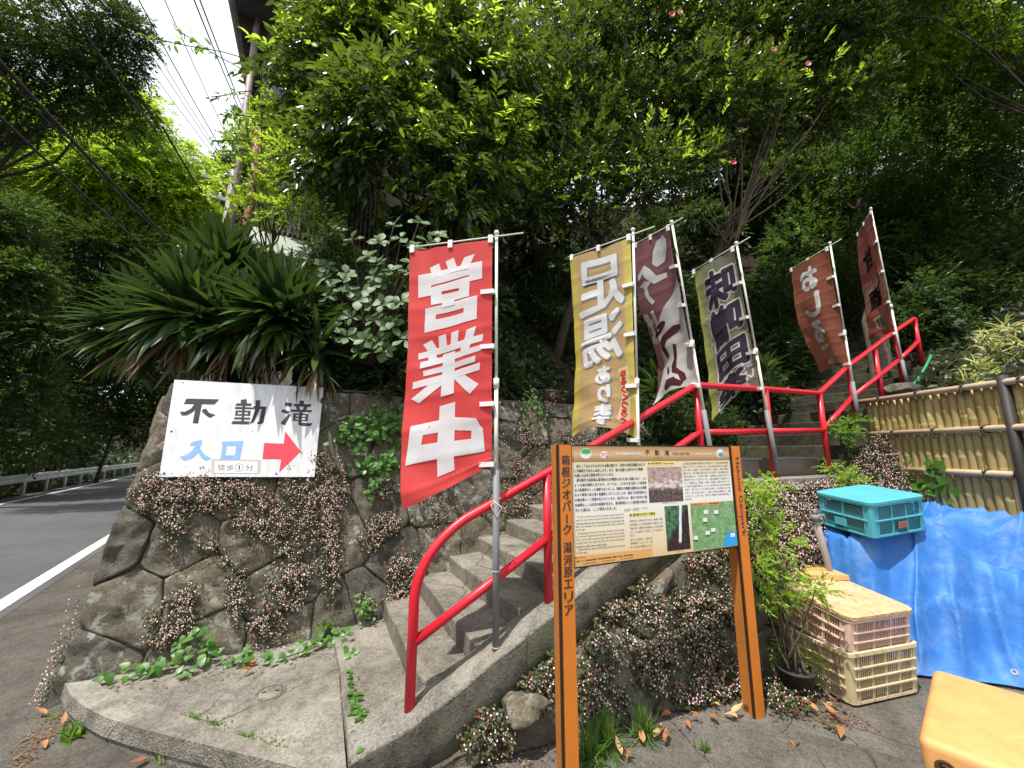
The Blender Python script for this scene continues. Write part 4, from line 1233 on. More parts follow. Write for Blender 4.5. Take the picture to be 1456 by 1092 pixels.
# ------------------------------------------------------------------ orange notice board
TL = at(811, 631, 2.19); TR = at(1038, 635, 2.68)
bz1 = 1.636
be = Vector((TR.x - TL.x, TR.y - TL.y, 0)); BW = be.length; be.normalize()
bn = Vector((be.y, -be.x, 0))                               # towards the reader
PO = Vector((TL.x, TL.y, 0))
def bp(u, z, h=0.0): return PO + be * u + Z * z + bn * h
board = thing("notice_board", "orange framed notice board with pictures and printed text in front of the steps", "notice board", bp(BW / 2, 0))
zb = 0.985
PW = 0.082
for side in (0, 1):
    u0 = -PW if side == 0 else BW
    bm = bmesh.new(); box(bm, bp(u0 + PW / 2 + (0.003 if side == 0 else 0.003), bz1 / 2 - 0.05, -0.050), be, bn, Z, PW - 0.012, 0.078, bz1 + 0.1)
    bevel(bm, 0.004, 2)
    post = from_bm("post", bm, M["boardside"], board)
    bm = bmesh.new(); box(bm, bp(u0 + PW / 2 + 0.004, bz1 / 2 - 0.05, -0.001), be, bn, Z, PW - 0.010, 0.018, bz1 + 0.1)
    bevel(bm, 0.002, 1)
    from_bm("face_plate", bm, M["boardorange"], post)
    bm = bmesh.new(); box(bm, bp(u0 + 0.002, bz1 / 2 - 0.05, -0.006), be, bn, Z, 0.011, 0.014, bz1 + 0.098)
    from_bm("edge_strip", bm, M["boardbrown"], post)
    bm = bmesh.new(); box(bm, bp(u0 + PW + 0.001, bz1 / 2 - 0.05, -0.006), be, bn, Z, 0.006, 0.014, bz1 + 0.098)
    from_bm("edge_strip", bm, M["boardbrown"], post)
    fl = Flat()
    if side == 0:
        s_ = "箱根ジオパーク 湯河原エリア"
        ys = [(647, 661), (663, 678), (680, 693), (696, 709), (711, 726), (731, 743), (745, 759), None, (770, 785), (788, 803), (805, 820), (823, 835), (840, 855), (859, 873)]
        for c, yy in zip(s_, ys):
            if yy is None: continue
            def zz(py): r_ = ray(801, py); return EYE + 2.205 * r_.z / r_.y
            z1, z0 = zz(yy[0]), zz(yy[1])
            if c == "ー": fl.poly([(0.036, z1), (0.045, z1), (0.045, z0), (0.036, z0)], 0)
            else: fl.text(c, 0.016, z1, 0.066, z0, False, 0.0016, 4)
        fl.build("lettering", lambda x, y, h: bp(u0 + 0.003 + x, y, 0.009 + h), M["textdark"], board)
    else:
        V_, F_ = unit("Hakone Geopark")
        n0 = 1.558; n1 = 1.050
        fl2 = Flat()
        for ox, oy in ((0, 0), (0.0006, 0.0004)):
            n = len(fl2.v); fl2.k += 1
            for x, y in V_:
                fl2.v.append((0.016 + 0.046 * y + ox, n0 + (n1 - n0) * x + oy)); fl2.h.append(0.00007 * fl2.k)
            fl2.f += [tuple(i + n for i in q_) for q_ in F_]
        fl2.build("lettering", lambda x, y, h: bp(u0 + 0.003 + x, y, 0.009 + h), M["textdark"], board)
pm = NT("panelface")
uvn = pm.n("ShaderNodeUVMap"); spx = pm.n("ShaderNodeSeparateXYZ"); pm.l(uvn.outputs[0], spx.inputs[0])
pm.col(pm.ramp(spx.outputs["Y"], [(0.0, (0.70, 0.50, 0.26)), (0.10, (0.74, 0.60, 0.38)), (0.35, (0.80, 0.74, 0.60)), (0.55, (0.83, 0.83, 0.82)), (0.68, (0.80, 0.79, 0.70)), (0.86, (0.72, 0.64, 0.42)), (0.862, (0.30, 0.15, 0.07)), (0.93, (0.66, 0.44, 0.22)), (1.0, (0.36, 0.20, 0.09))]))
pm.set(Roughness=0.35)
M["panelface"] = pm.m
bm = bmesh.new(); box(bm, bp(BW / 2, (bz1 + zb) / 2, -0.022), be, bn, Z, BW - 0.012, 0.030, bz1 - zb)
from_bm("panel_back", bm, M["boardbrown"], board)
pu0, pu1, pz0, pz1 = 0.010, BW - 0.010, zb + 0.008, bz1 - 0.008
v = [bp(pu0, pz0, -0.0045), bp(pu1, pz0, -0.0045), bp(pu1, pz1, -0.0045), bp(pu0, pz1, -0.0045)]
pan = from_vf("panel_face", v, [(0, 1, 2, 3)], M["panelface"], board)
uvl = pan.data.uv_layers.new(name="UVMap")
for lp, uv in zip(pan.data.loops, ((0, 0), (1, 0), (1, 1), (0, 1))): uvl.data[lp.index].uv = uv
hp_ = homography([(155, 58), (1250, 74), (1306, 742), (178, 872)], [(pu0, pz1), (pu1, pz1), (pu1, pz0), (pu0, pz0)])
def pfn(h0): return lambda x, y, h: bp(x, y, -0.0045 + h0 + h)
def line(fl, s_, xl, yl, xr, yr, hpx, wgt=0):
    A = Vector(hp_(xl, yl)); B = Vector(hp_(xr, yr)); T_ = Vector(hp_(xl, yl - hpx))
    V_, F_ = unit(s_)
    for k in range(1 if not wgt else 3):
        o = Vector((0, 0)) if not k else Vector(((wgt, 0), (0, wgt))[k - 1])
        n = len(fl.v); fl.k += 1
        for x, y in V_:
            p = A + (B - A) * x + (T_ - A) * y + o
            fl.v.append((p.x, p.y)); fl.h.append(0.00005 * k)
        fl.f += [tuple(i + n for i in q_) for q_ in F_]
def quad(fl, pts): fl.poly([hp_(*p) for p in pts], 0.0)
bodyt = Flat()
for s_, xl, yl, xr, yr in (
    ("　滝としては小ぶりながらも水量は豊かで、右岸の台座は湯屋のほとり", 188, 205, 662, 196), ("に不動明王を祀るに由来します。また、滝の左脇には身代わり不動尊", 172, 237, 650, 228), ("右側には出世大黒尊が祀られています。", 174, 268, 448, 262),
    ("　湯河原町の温泉場は湯河原火山が噴煙をあげた深い谷間にあり、この", 188, 299, 670, 290), ("ような滝が随所にあります。かつては、この水力を活用した自家用", 176, 333, 672, 320), ("水力発電所をもった旅館もありました。箱根口の地層は箱根火山の基盤", 177, 366, 674, 352),
    ("をなす新第三紀の湯ヶ島層群とされていましたが、最近では湯河原火山", 178, 399, 676, 383), ("の噴出物という見解が出されています。岩石中には、沸石と呼ばれる無", 179, 433, 678, 415), ("色透明もしくは白色の鉱物が含まれ、湯河原沸石という湯河原の地名が", 180, 468, 680, 447), ("付いた沸石は、ここで発見されました。", 182, 502, 468, 489)):
    line(bodyt, s_.strip("　"), xl, yl, xr, yr, 22, 0.0005)
for s_, xl, yl, xr, yr in (
    ("The fall is small in stature but provides copious amounts of", 195, 545, 516, 528), ("water. Its name comes from the Fudo Myo-o, the Buddhist deity", 184, 567, 517, 549), ("of Acala enshrined near the waterfall basin. To the left of the", 185, 589, 518, 570), ("falls is the substitute Fudo, while the guardian Fudo is enshrined", 186, 611, 519, 591), ("to the right.", 187, 632, 250, 628),
    ("The geological strata around the falls is thought to be the upper", 196, 655, 520, 632), ("of a volcano in Yugawara along the valley, in one of the hot springs.", 188, 677, 521, 653), ("There was formerly a private inn that made hydropower from falls", 189, 699, 522, 674), ("to generate its own electricity. The rocks contain transparent", 190, 720, 523, 695), ("minerals or white mineral called zeolite.", 190, 742, 400, 727),
    ("Yugawaralite is a type of zeolite discovered here and named", 200, 763, 524, 738), ("for the region.", 192, 785, 268, 780)):
    line(bodyt, s_, xl, yl, xr, yr, 15)
for i in range(11):
    s_ = ("この沸石は湯河原町不動滝付近で発見され、その名は湯河原沸石", "英名ユガワラライトと命名された。安山岩の割れ目に白い結晶で", "見つかる珍しい鉱物で、長石や石英を伴って産出し、昭和の初期に", "報告された。熱い温泉の通り道にできた鉱物で、無色透明か白い", "板状の結晶をなし、光を受けて輝く。湯河原火山の岩石に含まれる", "鉱物の中でもとくに知られている。現在は保護のため採集はでき", "ない。不動滝では、濁沸石、方解石、束沸石、輝沸石も見られる。", "その産状は温泉作用を示している。滝の落ち口には安山岩の溶岩", "が見え、流れに沿って小さな割れ目が続く。岩の表面には白い脈", "があり、水にぬれると美しい。周辺には遊歩道が整備され、滝壺", "まで近づくことができる。身代わり不動尊と出世大黒尊が並ぶ。")[i]
    line(bodyt, s_, 925 + 2.0 * i, 190 + 22.2 * i, 1245 + 1.8 * i, 186 + 21.2 * i, 14)
line(bodyt, "で有名な滝。", 940, 432, 990, 430, 13)
for i, s_ in enumerate(("湯河原町は多くの文学者に愛されてきた地で、夏目漱石の「明暗」", "は湯河原を舞台とした。明治の国木田独歩は「湯河原ゆき」の中で", "不動滝に触れ、与謝野晶子は滝の歌を詠んだ。滝の水音を聞き", "ながら、人々は湯治のひとときを過ごし、多くの作品に残して", "きました。")):
    line(bodyt, s_, 556 + 1 * i, 575 + 25 * i, (786 if i < 4 else 590) + i, 562 + 24 * i - (0 if i < 4 else -10), 15)
for i, s_ in enumerate(("滝にまつわる歌から、文豪芥川の", "湯河原湯治（トロッコ）や、大正", "多くの文人が逗留しました。")):
    line(bodyt, s_, 562, 700 + 25 * i, 716, 690 + 24 * i, 15)
line(bodyt, "湯河原沸石　ユガワラライト", 786, 454, 896, 449, 8)
line(bodyt, "主な産地　湯河原町　箱根町", 518, 492, 680, 483, 8); line(bodyt, "採集禁止　環境保全", 518, 502, 622, 495, 8)
line(bodyt, "不　動　滝", 878, 784, 926, 776, 9)
line(bodyt, "問い合わせ先", 182, 814, 250, 808, 10)
line(bodyt, "箱根ジオパーク推進協議会事務局　湯河原町役場地域政策課　電話案内　観光課　湯河原町観光協会", 192, 838, 580, 797, 10, 0.0004)
line(bodyt, "TEL 0000-00-0000　　　TEL 0000-00-0000　　　TEL 0000-00-0000", 232, 853, 578, 815, 8)
bodyt.build("printed_text", pfn(0.0012), M["textdark"], pan)
head = Flat()
line(head, "不　動　滝", 664, 124, 832, 128, 38, 0.0009); line(head, "Fudo-taki Falls", 858, 122, 976, 124, 20)
line(head, "ふどうたき", 716, 146, 784, 148, 9)
head.build("heading", pfn(0.0012), M["textdark"], pan)
hw = Flat()
line(hw, "「新名勝発見の地」", 452, 120, 640, 124, 20, 0.0009); line(hw, "湯河原エリア 観光名所", 1020, 124, 1132, 126, 12, 0.0006)
hw.build("heading", pfn(0.0012), M["textwhite"], pan)
yl_ = Flat(); quad(yl_, [(680, 168), (872, 166), (874, 190), (681, 193)]); quad(yl_, [(552, 516), (738, 506), (740, 532), (553, 540)])
yl_.build("highlight", pfn(0.0006), M["hlyellow"], pan)
t2_ = Flat(); line(t2_, "◆ 湯河原沸石 Yugawaralite", 684, 188, 866, 186, 15, 0.0004); line(t2_, "◆ 湯河原の文学と不動滝", 556, 536, 732, 526, 18, 0.0005)
t2_.build("heading", pfn(0.0018), M["textdark"], pan)
ob = Flat(); quad(ob, [(178, 800), (712, 752), (714, 806), (180, 868)]); ob.build("caption_band", pfn(0.0006), M["panelorange"], pan)
# logos in the strip
lg = Flat()
lg.poly([hp_(254 + 34 * math.cos(t), 98 + 22 * math.sin(t) * (1 if math.sin(t) < 0 else 0.55)) for t in np.linspace(0, 2 * math.pi, 21)[:-1]], 0.0006)
for c_, rx_, ry_ in (((254, 108), 40, 36), ((1190, 116), 25, 30), ((380, 118), 30, 24)):
    wl = Flat(); wl.poly([hp_(c_[0] + rx_ * math.cos(t), c_[1] + ry_ * math.sin(t)) for t in np.linspace(0, 2 * math.pi, 25)[:-1]], 0.0)
    wl.build("logo", pfn(0.0006), M["textwhite"], pan)
lg.build("logo", pfn(0.0010), M["logogreen"], pan)
lb = Flat(); lb.poly([hp_(1194 + 17 * math.cos(t), 120 + 20 * math.sin(t)) for t in np.linspace(-0.6, 3.4, 15)], 0.0006); lb.build("logo", pfn(0.0010), M["logoblue"], pan)
lr = Flat(); line(lr, "YG", 354, 134, 406, 136, 30, 0.0006); lr.build("logo", pfn(0.0012), M["logored"], pan)
# printed pictures
def picmat(name, build):
    m = NT(name)
    uv = m.n("ShaderNodeUVMap").outputs[0]
    s_ = m.n("ShaderNodeSeparateXYZ"); m.l(uv, s_.inputs[0])
    m.col(build(m, uv, s_.outputs["X"], s_.outputs["Y"]))
    m.set(Roughness=0.35)
    return m.m
def pic(name, pts, mat):
    P_ = [hp_(*p) for p in pts]
    o = from_vf(name, [bp(x, y, -0.0045 + 0.0008) for x, y in P_], [(0, 1, 2, 3)], mat, pan)
    l_ = o.data.uv_layers.new(name="UVMap")
    for lp, uv in zip(o.data.loops, ((0, 1), (1, 1), (1, 0), (0, 0))): l_.data[lp.index].uv = uv
def m_rock(m, uv, x, y):
    n1_ = m.noise(5, 6, 0.65, uv, 1.0)
    pink = m.ramp(m.noise(9, 6, 0.7, uv), [(0.3, (0.16, 0.09, 0.08)), (0.5, (0.46, 0.31, 0.28)), (0.72, (0.62, 0.50, 0.46))])
    dark = m.ramp(m.noise(12, 6, 0.75, uv), [(0.35, (0.02, 0.015, 0.015)), (0.6, (0.16, 0.11, 0.10)), (0.75, (0.42, 0.36, 0.33))])
    ad = m.n("ShaderNodeMath", operation="MULTIPLY_ADD"); m.l(n1_, ad.inputs[0]); ad.inputs[1].default_value = 0.35; m.l(y, ad.inputs[2])
    c = m.mix(m.ramp(ad.outputs[0], [(0.50, 0.0), (0.60, 1.0)]), dark, pink)
    sub = m.n("ShaderNodeMath", operation="MULTIPLY_ADD"); m.l(n1_, sub.inputs[0]); sub.inputs[1].default_value = 0.9; m.l(y, sub.inputs[2])
    return m.mix(m.ramp(sub.outputs[0], [(0.86, 0.0), (0.95, 0.85), (1.08, 0.85), (1.16, 0.0)]), c, (0.80, 0.76, 0.72))
def m_fall(m, uv, x, y):
    g = m.ramp(m.noise(9, 6, 0.75, uv), [(0.38, (0.01, 0.02, 0.012)), (0.52, (0.05, 0.17, 0.07)), (0.68, (0.25, 0.48, 0.30))])
    d = m.ramp(m.noise(7, 5, 0.7, uv), [(0.45, (0.012, 0.009, 0.008)), (0.75, (0.10, 0.035, 0.03))])
    ad = m.n("ShaderNodeMath", operation="MULTIPLY_ADD"); m.l(x, ad.inputs[0]); ad.inputs[1].default_value = -0.9; m.l(y, ad.inputs[2])
    c = m.mix(m.ramp(ad.outputs[0], [(0.05, 0.0), (0.28, 1.0)]), d, g)
    w = m.n("ShaderNodeMath", operation="MULTIPLY_ADD"); m.l(y, w.inputs[0]); w.inputs[1].default_value = -0.14; m.l(x, w.inputs[2])
    n_ = m.n("ShaderNodeMath", operation="MULTIPLY_ADD"); m.l(m.noise(8, 3, 0.5, uv), n_.inputs[0]); n_.inputs[1].default_value = 0.06; m.l(w.outputs[0], n_.inputs[2])
    f_ = m.ramp(n_.outputs[0], [(0.50, 0.0), (0.54, 1.0), (0.61, 1.0), (0.65, 0.0)])
    f_ = m.mix(1.0, f_, m.ramp(y, [(0.14, 0.0), (0.2, 1.0)]), "MULTIPLY")
    return m.mix(f_, c, (0.78, 0.80, 0.86))
def m_map(m, uv, x, y):
    c = m.ramp(m.noise(7, 8, 0.75, uv, 1.5), [(0.3, (0.05, 0.16, 0.06)), (0.48, (0.16, 0.36, 0.13)), (0.62, (0.34, 0.46, 0.24)), (0.78, (0.52, 0.50, 0.40))])
    return m.mix(m.ramp(m.noise(4, 4, 0.7, uv), [(0.56, 0.0), (0.66, 0.6)]), c, (0.42, 0.44, 0.36))
pic("picture", [(680, 206), (918, 204), (932, 436), (694, 446)], picmat("pic_rock", m_rock))
pic("picture", [(798, 472), (960, 462), (980, 758), (818, 774)], picmat("pic_fall", m_fall))
pic("picture", [(978, 452), (1280, 438), (1308, 740), (1000, 770)], picmat("pic_map", m_map))
ob = Flat(); quad(ob, [(980, 452), (1182, 442), (1184, 464), (981, 474)]); ob.build("caption_band", pfn(0.0014), M["panelorange"], pan)
t3_ = Flat(); line(t3_, "◆ 周辺の見どころ　観光案内図", 984, 470, 1176, 460, 14, 0.0004); t3_.build("heading", pfn(0.0019), M["textdark"], pan)
bl_ = Flat(); quad(bl_, [(1200, 746), (1206, 716), (1222, 702), (1228, 660), (1250, 648), (1298, 646), (1305, 738)]); bl_.build("map_sea", pfn(0.0014), M["mapblue"], pan)
for (x, y) in ((1085, 514), (1157, 516), (1080, 568), (1097, 656), (1136, 636), (1014, 688), (1272, 672)):
    wh_ = Flat(); quad(wh_, [(x - 15, y - 15), (x + 15, y - 16), (x + 16, y + 10), (x - 14, y + 11)])
    wh_.build("map_marker", pfn(0.0018), M["textwhite"], pan)
for (x, y) in ((1157, 516), (1080, 568), (1097, 656), (1136, 636), (1014, 688)):
    dk_ = Flat(); quad(dk_, [(x - 12, y + 13), (x + 16, y + 12), (x + 16, y + 18), (x - 12, y + 19)])
    dk_.build("map_shadow", pfn(0.0018), M["textdark"], pan)
# ------------------------------------------------------------------ planters
def planter(label, a, b, z, L, wd, ht, mat):
    c = W(a, b, z)
    root = thing("planter", label, "planter", c, "long plastic planters")
    bm = bmesh.new()
    lo = [bm.verts.new(c + D * i * L * 0.46 + N * j * wd * 0.40) for i, j in ((-1, -1), (1, -1), (1, 1), (-1, 1))]
    hi = [bm.verts.new(c + D * i * L * 0.49 + N * j * wd * 0.48 + Z * ht) for i, j in ((-1, -1), (1, -1), (1, 1), (-1, 1))]
    bm.faces.new(lo[::-1])
    for i in range(4): bm.faces.new((lo[i], lo[(i + 1) % 4], hi[(i + 1) % 4], hi[i]))
    bevel(bm, 0.012, 2)
    from_bm("tub", bm, mat, root, True)
    bm = bmesh.new()
    for j in (-1, 1): box(bm, c + N * j * wd * 0.49 + Z * (ht - 0.004), D, N, Z, L * 1.02, 0.022, 0.020)
    for i in (-1, 1): box(bm, c + D * i * (L * 0.51 - 0.011) + Z * (ht - 0.004), D, N, Z, 0.022, wd * 0.98 - 0.024, 0.020)
    from_bm("rim", bm, mat, root)
    bm = bmesh.new(); box(bm, c + Z * (ht - 0.03), D, N, Z, L * 0.93, wd * 0.86, 0.02)
    from_bm("earth", bm, M["soil"], root)
    return root
planter("grey brown planter on the landing, partly behind the notice board's right post", 2.98, 0.16, 1.347, 0.78, 0.24, 0.185, M["planter"])
planter("grey brown planter on the landing between the two red rail posts", 4.02, 0.16, 1.347, 0.74, 0.24, 0.185, M["planter"])
M["planterpink"] = simple("planterpink", (0.20, 0.155, 0.14), (0.15, 0.115, 0.105), 6, 0.6)
pw = on_b(800, 546, WB + 0.1, WK)
pa, pb_ = ab(pw)
planter("brownish planter on top of the stone wall left of the tan banner", pa, WB + WK * 2.26 + 0.22, 2.262, 0.66, 0.24, 0.17, M["planterpink"])

# ------------------------------------------------------------------ bamboo fence
def bamboo_mat():
    m = NT("bamboo")
    v = m.coord()
    rnd = m.n("ShaderNodeObjectInfo").outputs["Random"]
    c = m.ramp(m.noise(3, 4, 0.6, v), [(0.3, (0.40, 0.315, 0.125)), (0.7, (0.54, 0.435, 0.20))])
    c = m.mix(1.0, c, m.ramp(rnd, [(0.0, (0.80, 0.80, 0.76)), (1.0, (1.1, 1.08, 1.05))]), "MULTIPLY")
    mp = m.n("ShaderNodeMapping"); mp.inputs["Scale"].default_value = (60, 60, 2.0); m.l(v, mp.inputs["Vector"])
    c = m.mix(m.ramp(m.noise(1.0, 4, 0.6, mp.outputs[0]), [(0.5, 0.0), (0.75, 0.5)]), c, (0.22, 0.16, 0.06))
    m.col(c); m.set(Roughness=0.42)
    return m.m
M["bamboo"] = bamboo_mat()
FX0, FY0, FX1, FY1 = 4.29, 4.73, 4.335, 2.2
fdir = Vector((FX1 - FX0, FY1 - FY0, 0)).normalized()
fnrm = Vector((fdir.y, -fdir.x, 0))
if fnrm.dot(Vector((-1, 0, 0))) < 0: fnrm = -fnrm
fence = thing("bamboo_fence", "tall screen fence of upright yellow bamboo canes behind the blue tarpaulin", "bamboo fence", Vector((4.3, 3.5, 0.4)))
FT = 2.185
pitch_ = 0.0735
rng = random.Random(21)
k = 0
s = 0.03
while s < 2.5:
    p = Vector((FX0, FY0, 0)) + fdir * s
    zb_ = 0.45 if s > 0.62 else (1.86 - 2.25 * s)
    zb_ = max(0.45, min(zb_, 1.86))
    r = 0.0355 * rng.uniform(0.92, 1.06)
    path, rad = [], []
    nodes = []
    zn = zb_ + rng.uniform(0.05, 0.3)
    while zn < FT - 0.04:
        nodes.append(zn); zn += rng.uniform(0.26, 0.36)
    zs = [(zb_, r)]
    for q_ in nodes: zs += [(q_ - 0.018, r), (q_ - 0.006, r * 1.10), (q_ + 0.005, r * 0.96), (q_ + 0.016, r)]
    zs.append((FT - 0.005, r))
    zs = sorted(z for z in zs if zb_ <= z[0] <= FT)
    bm = bmesh.new()
    lean = rng.uniform(-0.006, 0.006)
    tube(bm, [p + fdir * lean * (z - zb_) + Z * z for z, _ in zs], [q_[1] for q_ in zs], 10)
    from_bm("cane", bm, M["bamboo"], fence, True)
    s += pitch_ * rng.uniform(0.97, 1.03); k += 1
for z, s0_, s1_ in ((FT + 0.005, -0.05, 2.5), (1.80, 0.05, 2.5), (1.405, 0.42, 1.30), (1.02, 0.8, 2.5)):
    A = Vector((FX0, FY0, z)) + fnrm * 0.055
    bm = bmesh.new(); tube(bm, [A + fdir * s0_, A + fdir * (s0_ + (s1_ - s0_) * 0.5), A + fdir * s1_], 0.029, 10)
    from_bm("crossrail", bm, M["bamboorail"], fence, True)
    for q_ in np.arange(s0_ + 0.28, s1_, 0.42):
        c = A + fdir * q_
        bm = bmesh.new()
        tube(bm, rounded([c + fnrm * 0.032 + Z * 0.03 - fdir * 0.012, c + fnrm * 0.036 - Z * 0.03 + fdir * 0.012, c - fnrm * 0.06 - Z * 0.035 + fdir * 0.012], 0.02), 0.005, 6)
        tube(bm, rounded([c + fnrm * 0.033 - Z * 0.03 - fdir * 0.012, c + fnrm * 0.037 + Z * 0.03 + fdir * 0.012, c - fnrm * 0.06 + Z * 0.035 + fdir * 0.012], 0.02), 0.005, 6)
        tube(bm, [c + fnrm * 0.035, c + fnrm * 0.05 - Z * 0.045 + fdir * 0.012, c + fnrm * 0.04 - Z * 0.075 + fdir * 0.022], 0.004, 6)
        from_bm("cord_tie", bm, M["cable"], fence, True)
pp = Vector((FX0, FY0, 0)) + fdir * 1.36 + fnrm * 0.05
tube_obj("post", [pp + Z * 0.3, pp + Z * 2.25], 0.038, M["blackpost"], fence, 12)

# ------------------------------------------------------------------ blue tarpaulin over a heap
foot = [Vector(p) for p in ((3.05, 4.50, 0), (2.74, 4.00, 0), (2.66, 3.66, 0), (2.74, 3.24, 0), (3.05, 3.12, 0), (3.50, 2.98, 0), (3.80, 2.60, 0), (4.10, 1.9, 0))]
inn = [Vector(p) for p in ((4.20, 4.6, 0), (4.20, 4.30, 0), (4.20, 4.20, 0), (4.21, 4.10, 0), (4.21, 3.95, 0), (4.22, 3.75, 0), (4.22, 3.4, 0), (4.24, 2.9, 0))]
hts = [1.00, 1.00, 0.97, 0.93, 0.95, 0.98, 0.98, 0.90]
def cr(arr, x):
    n = len(arr); x = x * (n - 1); i = min(int(x), n - 2); t = x - i
    p0, p1, p2, p3 = arr[max(i - 1, 0)], arr[i], arr[i + 1], arr[min(i + 2, n - 1)]
    return 0.5 * (2 * p1 + (p2 - p0) * t + (2 * p0 - 5 * p1 + 4 * p2 - p3) * t * t + (3 * p1 - p0 - 3 * p2 + p3) * t ** 3)
_rt = random.Random(5)
CREASES = []
for _ in range(34):
    an_ = _rt.uniform(-1.2, 1.0)
    CREASES.append((_rt.uniform(2.8, 4.2), _rt.uniform(2.5, 4.2), math.cos(an_), math.sin(an_), _rt.uniform(0.012, 0.035), _rt.choice((-1, 1, 1)) * _rt.uniform(0.035, 0.085)))
def tarp(i, j):
    F0, I0, h0 = cr(foot, i), cr(inn, i), cr(hts, i)
    e = (I0 - F0); L = e.length; e.normalize()
    s = j ** 1.35 * L
    if i > 0.45:
        steep = 0.24 + 0.14 * max(0, i - 0.45) / 0.55
    else: steep = 0.05 + 0.19 * max(0, (i - 0.36) / 0.09) ** 2 if i > 0.36 else 0.05
    z = h0 * (1 - math.exp(-(s / steep) ** 1.5)) ** 0.9
    z *= 0.93 + 0.16 * (s / L)
    p = F0 + e * s
    x, y = p.x, p.y
    hang = max(0.0, 1 - s / (steep * 2.4))                 # folds that run down the front
    ph = i * 30 + 2.2 * fbm(x * 1.6, y * 1.6)
    w = (0.060 * (1 - 2 * abs(math.sin(ph)) ** 0.7) * (0.4 + 1.2 * abs(vnoise(i * 9, 3.3, 1.0))) + 0.010 * math.sin(ph * 2.3 + 1.0)) * hang * min(1, j * 7)
    d = 0.075 * fbm(x * 1.7 + 3, y * 1.7, 0.3, 2)
    for ox, oy, dx, dy, wd, am in CREASES:                 # sharp pulled creases between high points
        tx_, ty_ = x - ox, y - oy
        al = tx_ * dx + ty_ * dy
        ac = -tx_ * dy + ty_ * dx + 0.06 * fbm(al * 3, ox, 1.0, 2)
        d += am * math.exp(-abs(ac) / wd) * max(0.0, 1 - (al / 0.55) ** 2)
    d += 0.006 * (1 - 3 * abs(fbm(x * 7 + z * 4, y * 3, 5.0, 2))) * min(1, j * 6)
    # a long soft ridge that runs from the crate towards the viewer's right
    vq = (x - 3.15) * 0.60 + (y - 3.86) * 0.80 + 0.05 * fbm(x * 3, y * 3, 4.0, 2)
    al_ = (x - 3.15) * 0.80 - (y - 3.86) * 0.60
    d -= 0.30 * math.exp(-(vq / 0.13) ** 2) * min(1, max(0, al_ * 3)) * min(1, s * 5)
    d += 0.10 * math.exp(-((vq + 0.24) / 0.10) ** 2) * min(1, max(0, al_ * 3 + 0.4))
    p = p - e * w
    p.z = 0.012 + max(0, z + d * min(1, z * 2.5))
    return p
nu, nv = 190, 90
v, f = grid_vf(nu, nv, tarp)
tm = NT("tarp")
vv = tm.coord()
cc = tm.ramp(tm.noise(3, 6, 0.7, vv), [(0.3, (0.022, 0.135, 0.46)), (0.6, (0.038, 0.195, 0.56)), (0.78, (0.10, 0.28, 0.62))])
cc = tm.mix(tm.ramp(tm.noise(5, 8, 0.72, vv, 0.15), [(0.48, 0.0), (0.76, 0.42)]), cc, (0.30, 0.43, 0.60))
cc = tm.mix(tm.ramp(tm.noise(30, 5, 0.7, vv), [(0.60, 0.0), (0.72, 0.45)]), cc, (0.10, 0.13, 0.17))
tm.col(cc); tm.set(Roughness=0.62)
tm.p.inputs["Specular IOR Level"].default_value = 0.5
nb = tm.bump(tm.noise(5.0, 3, 0.5, vv, 0.8), 0.25, 0.05)
wx = tm.n("ShaderNodeTexWave"); wx.inputs["Scale"].default_value = 60; tm.l(vv, wx.inputs["Vector"])
nb = tm.bump(wx.outputs["Fac"], 0.06, 0.002, nb)
tm.bump(tm.noise(34, 4, 0.65, vv, 0.5), 0.22, 0.006, nb)
M["tarp"] = tm.m
tarp_o = tag(from_vf("tarpaulin", v, f, M["tarp"], None, True), "crumpled bright blue tarpaulin draped over a heap below the bamboo fence", "tarpaulin")
for i_, j_ in ((0.70, 0.10), (0.80, 0.10), (0.90, 0.09)):
    c_ = tarp(i_, j_); n_ = (tarp(i_ + 0.004, j_) - c_).cross(tarp(i_, j_ + 0.01) - c_).normalized()
    if n_.y > 0: n_ = -n_
    t1_ = n_.cross(Z).normalized(); t2_ = n_.cross(t1_)
    bm = bmesh.new()
    ra = [[bm.verts.new(c_ + n_ * h_ + (t1_ * math.cos(t) + t2_ * math.sin(t)) * r_) for t in np.linspace(0, 2 * math.pi, 13)[:-1]] for r_, h_ in ((0.009, 0.002), (0.013, 0.006), (0.019, 0.003))]
    for a_, b_ in zip(ra, ra[1:]):
        for k in range(12): bm.faces.new((a_[k], a_[(k + 1) % 12], b_[(k + 1) % 12], b_[k]))
    from_bm("eyelet", bm, M["galv"], tarp_o, True)

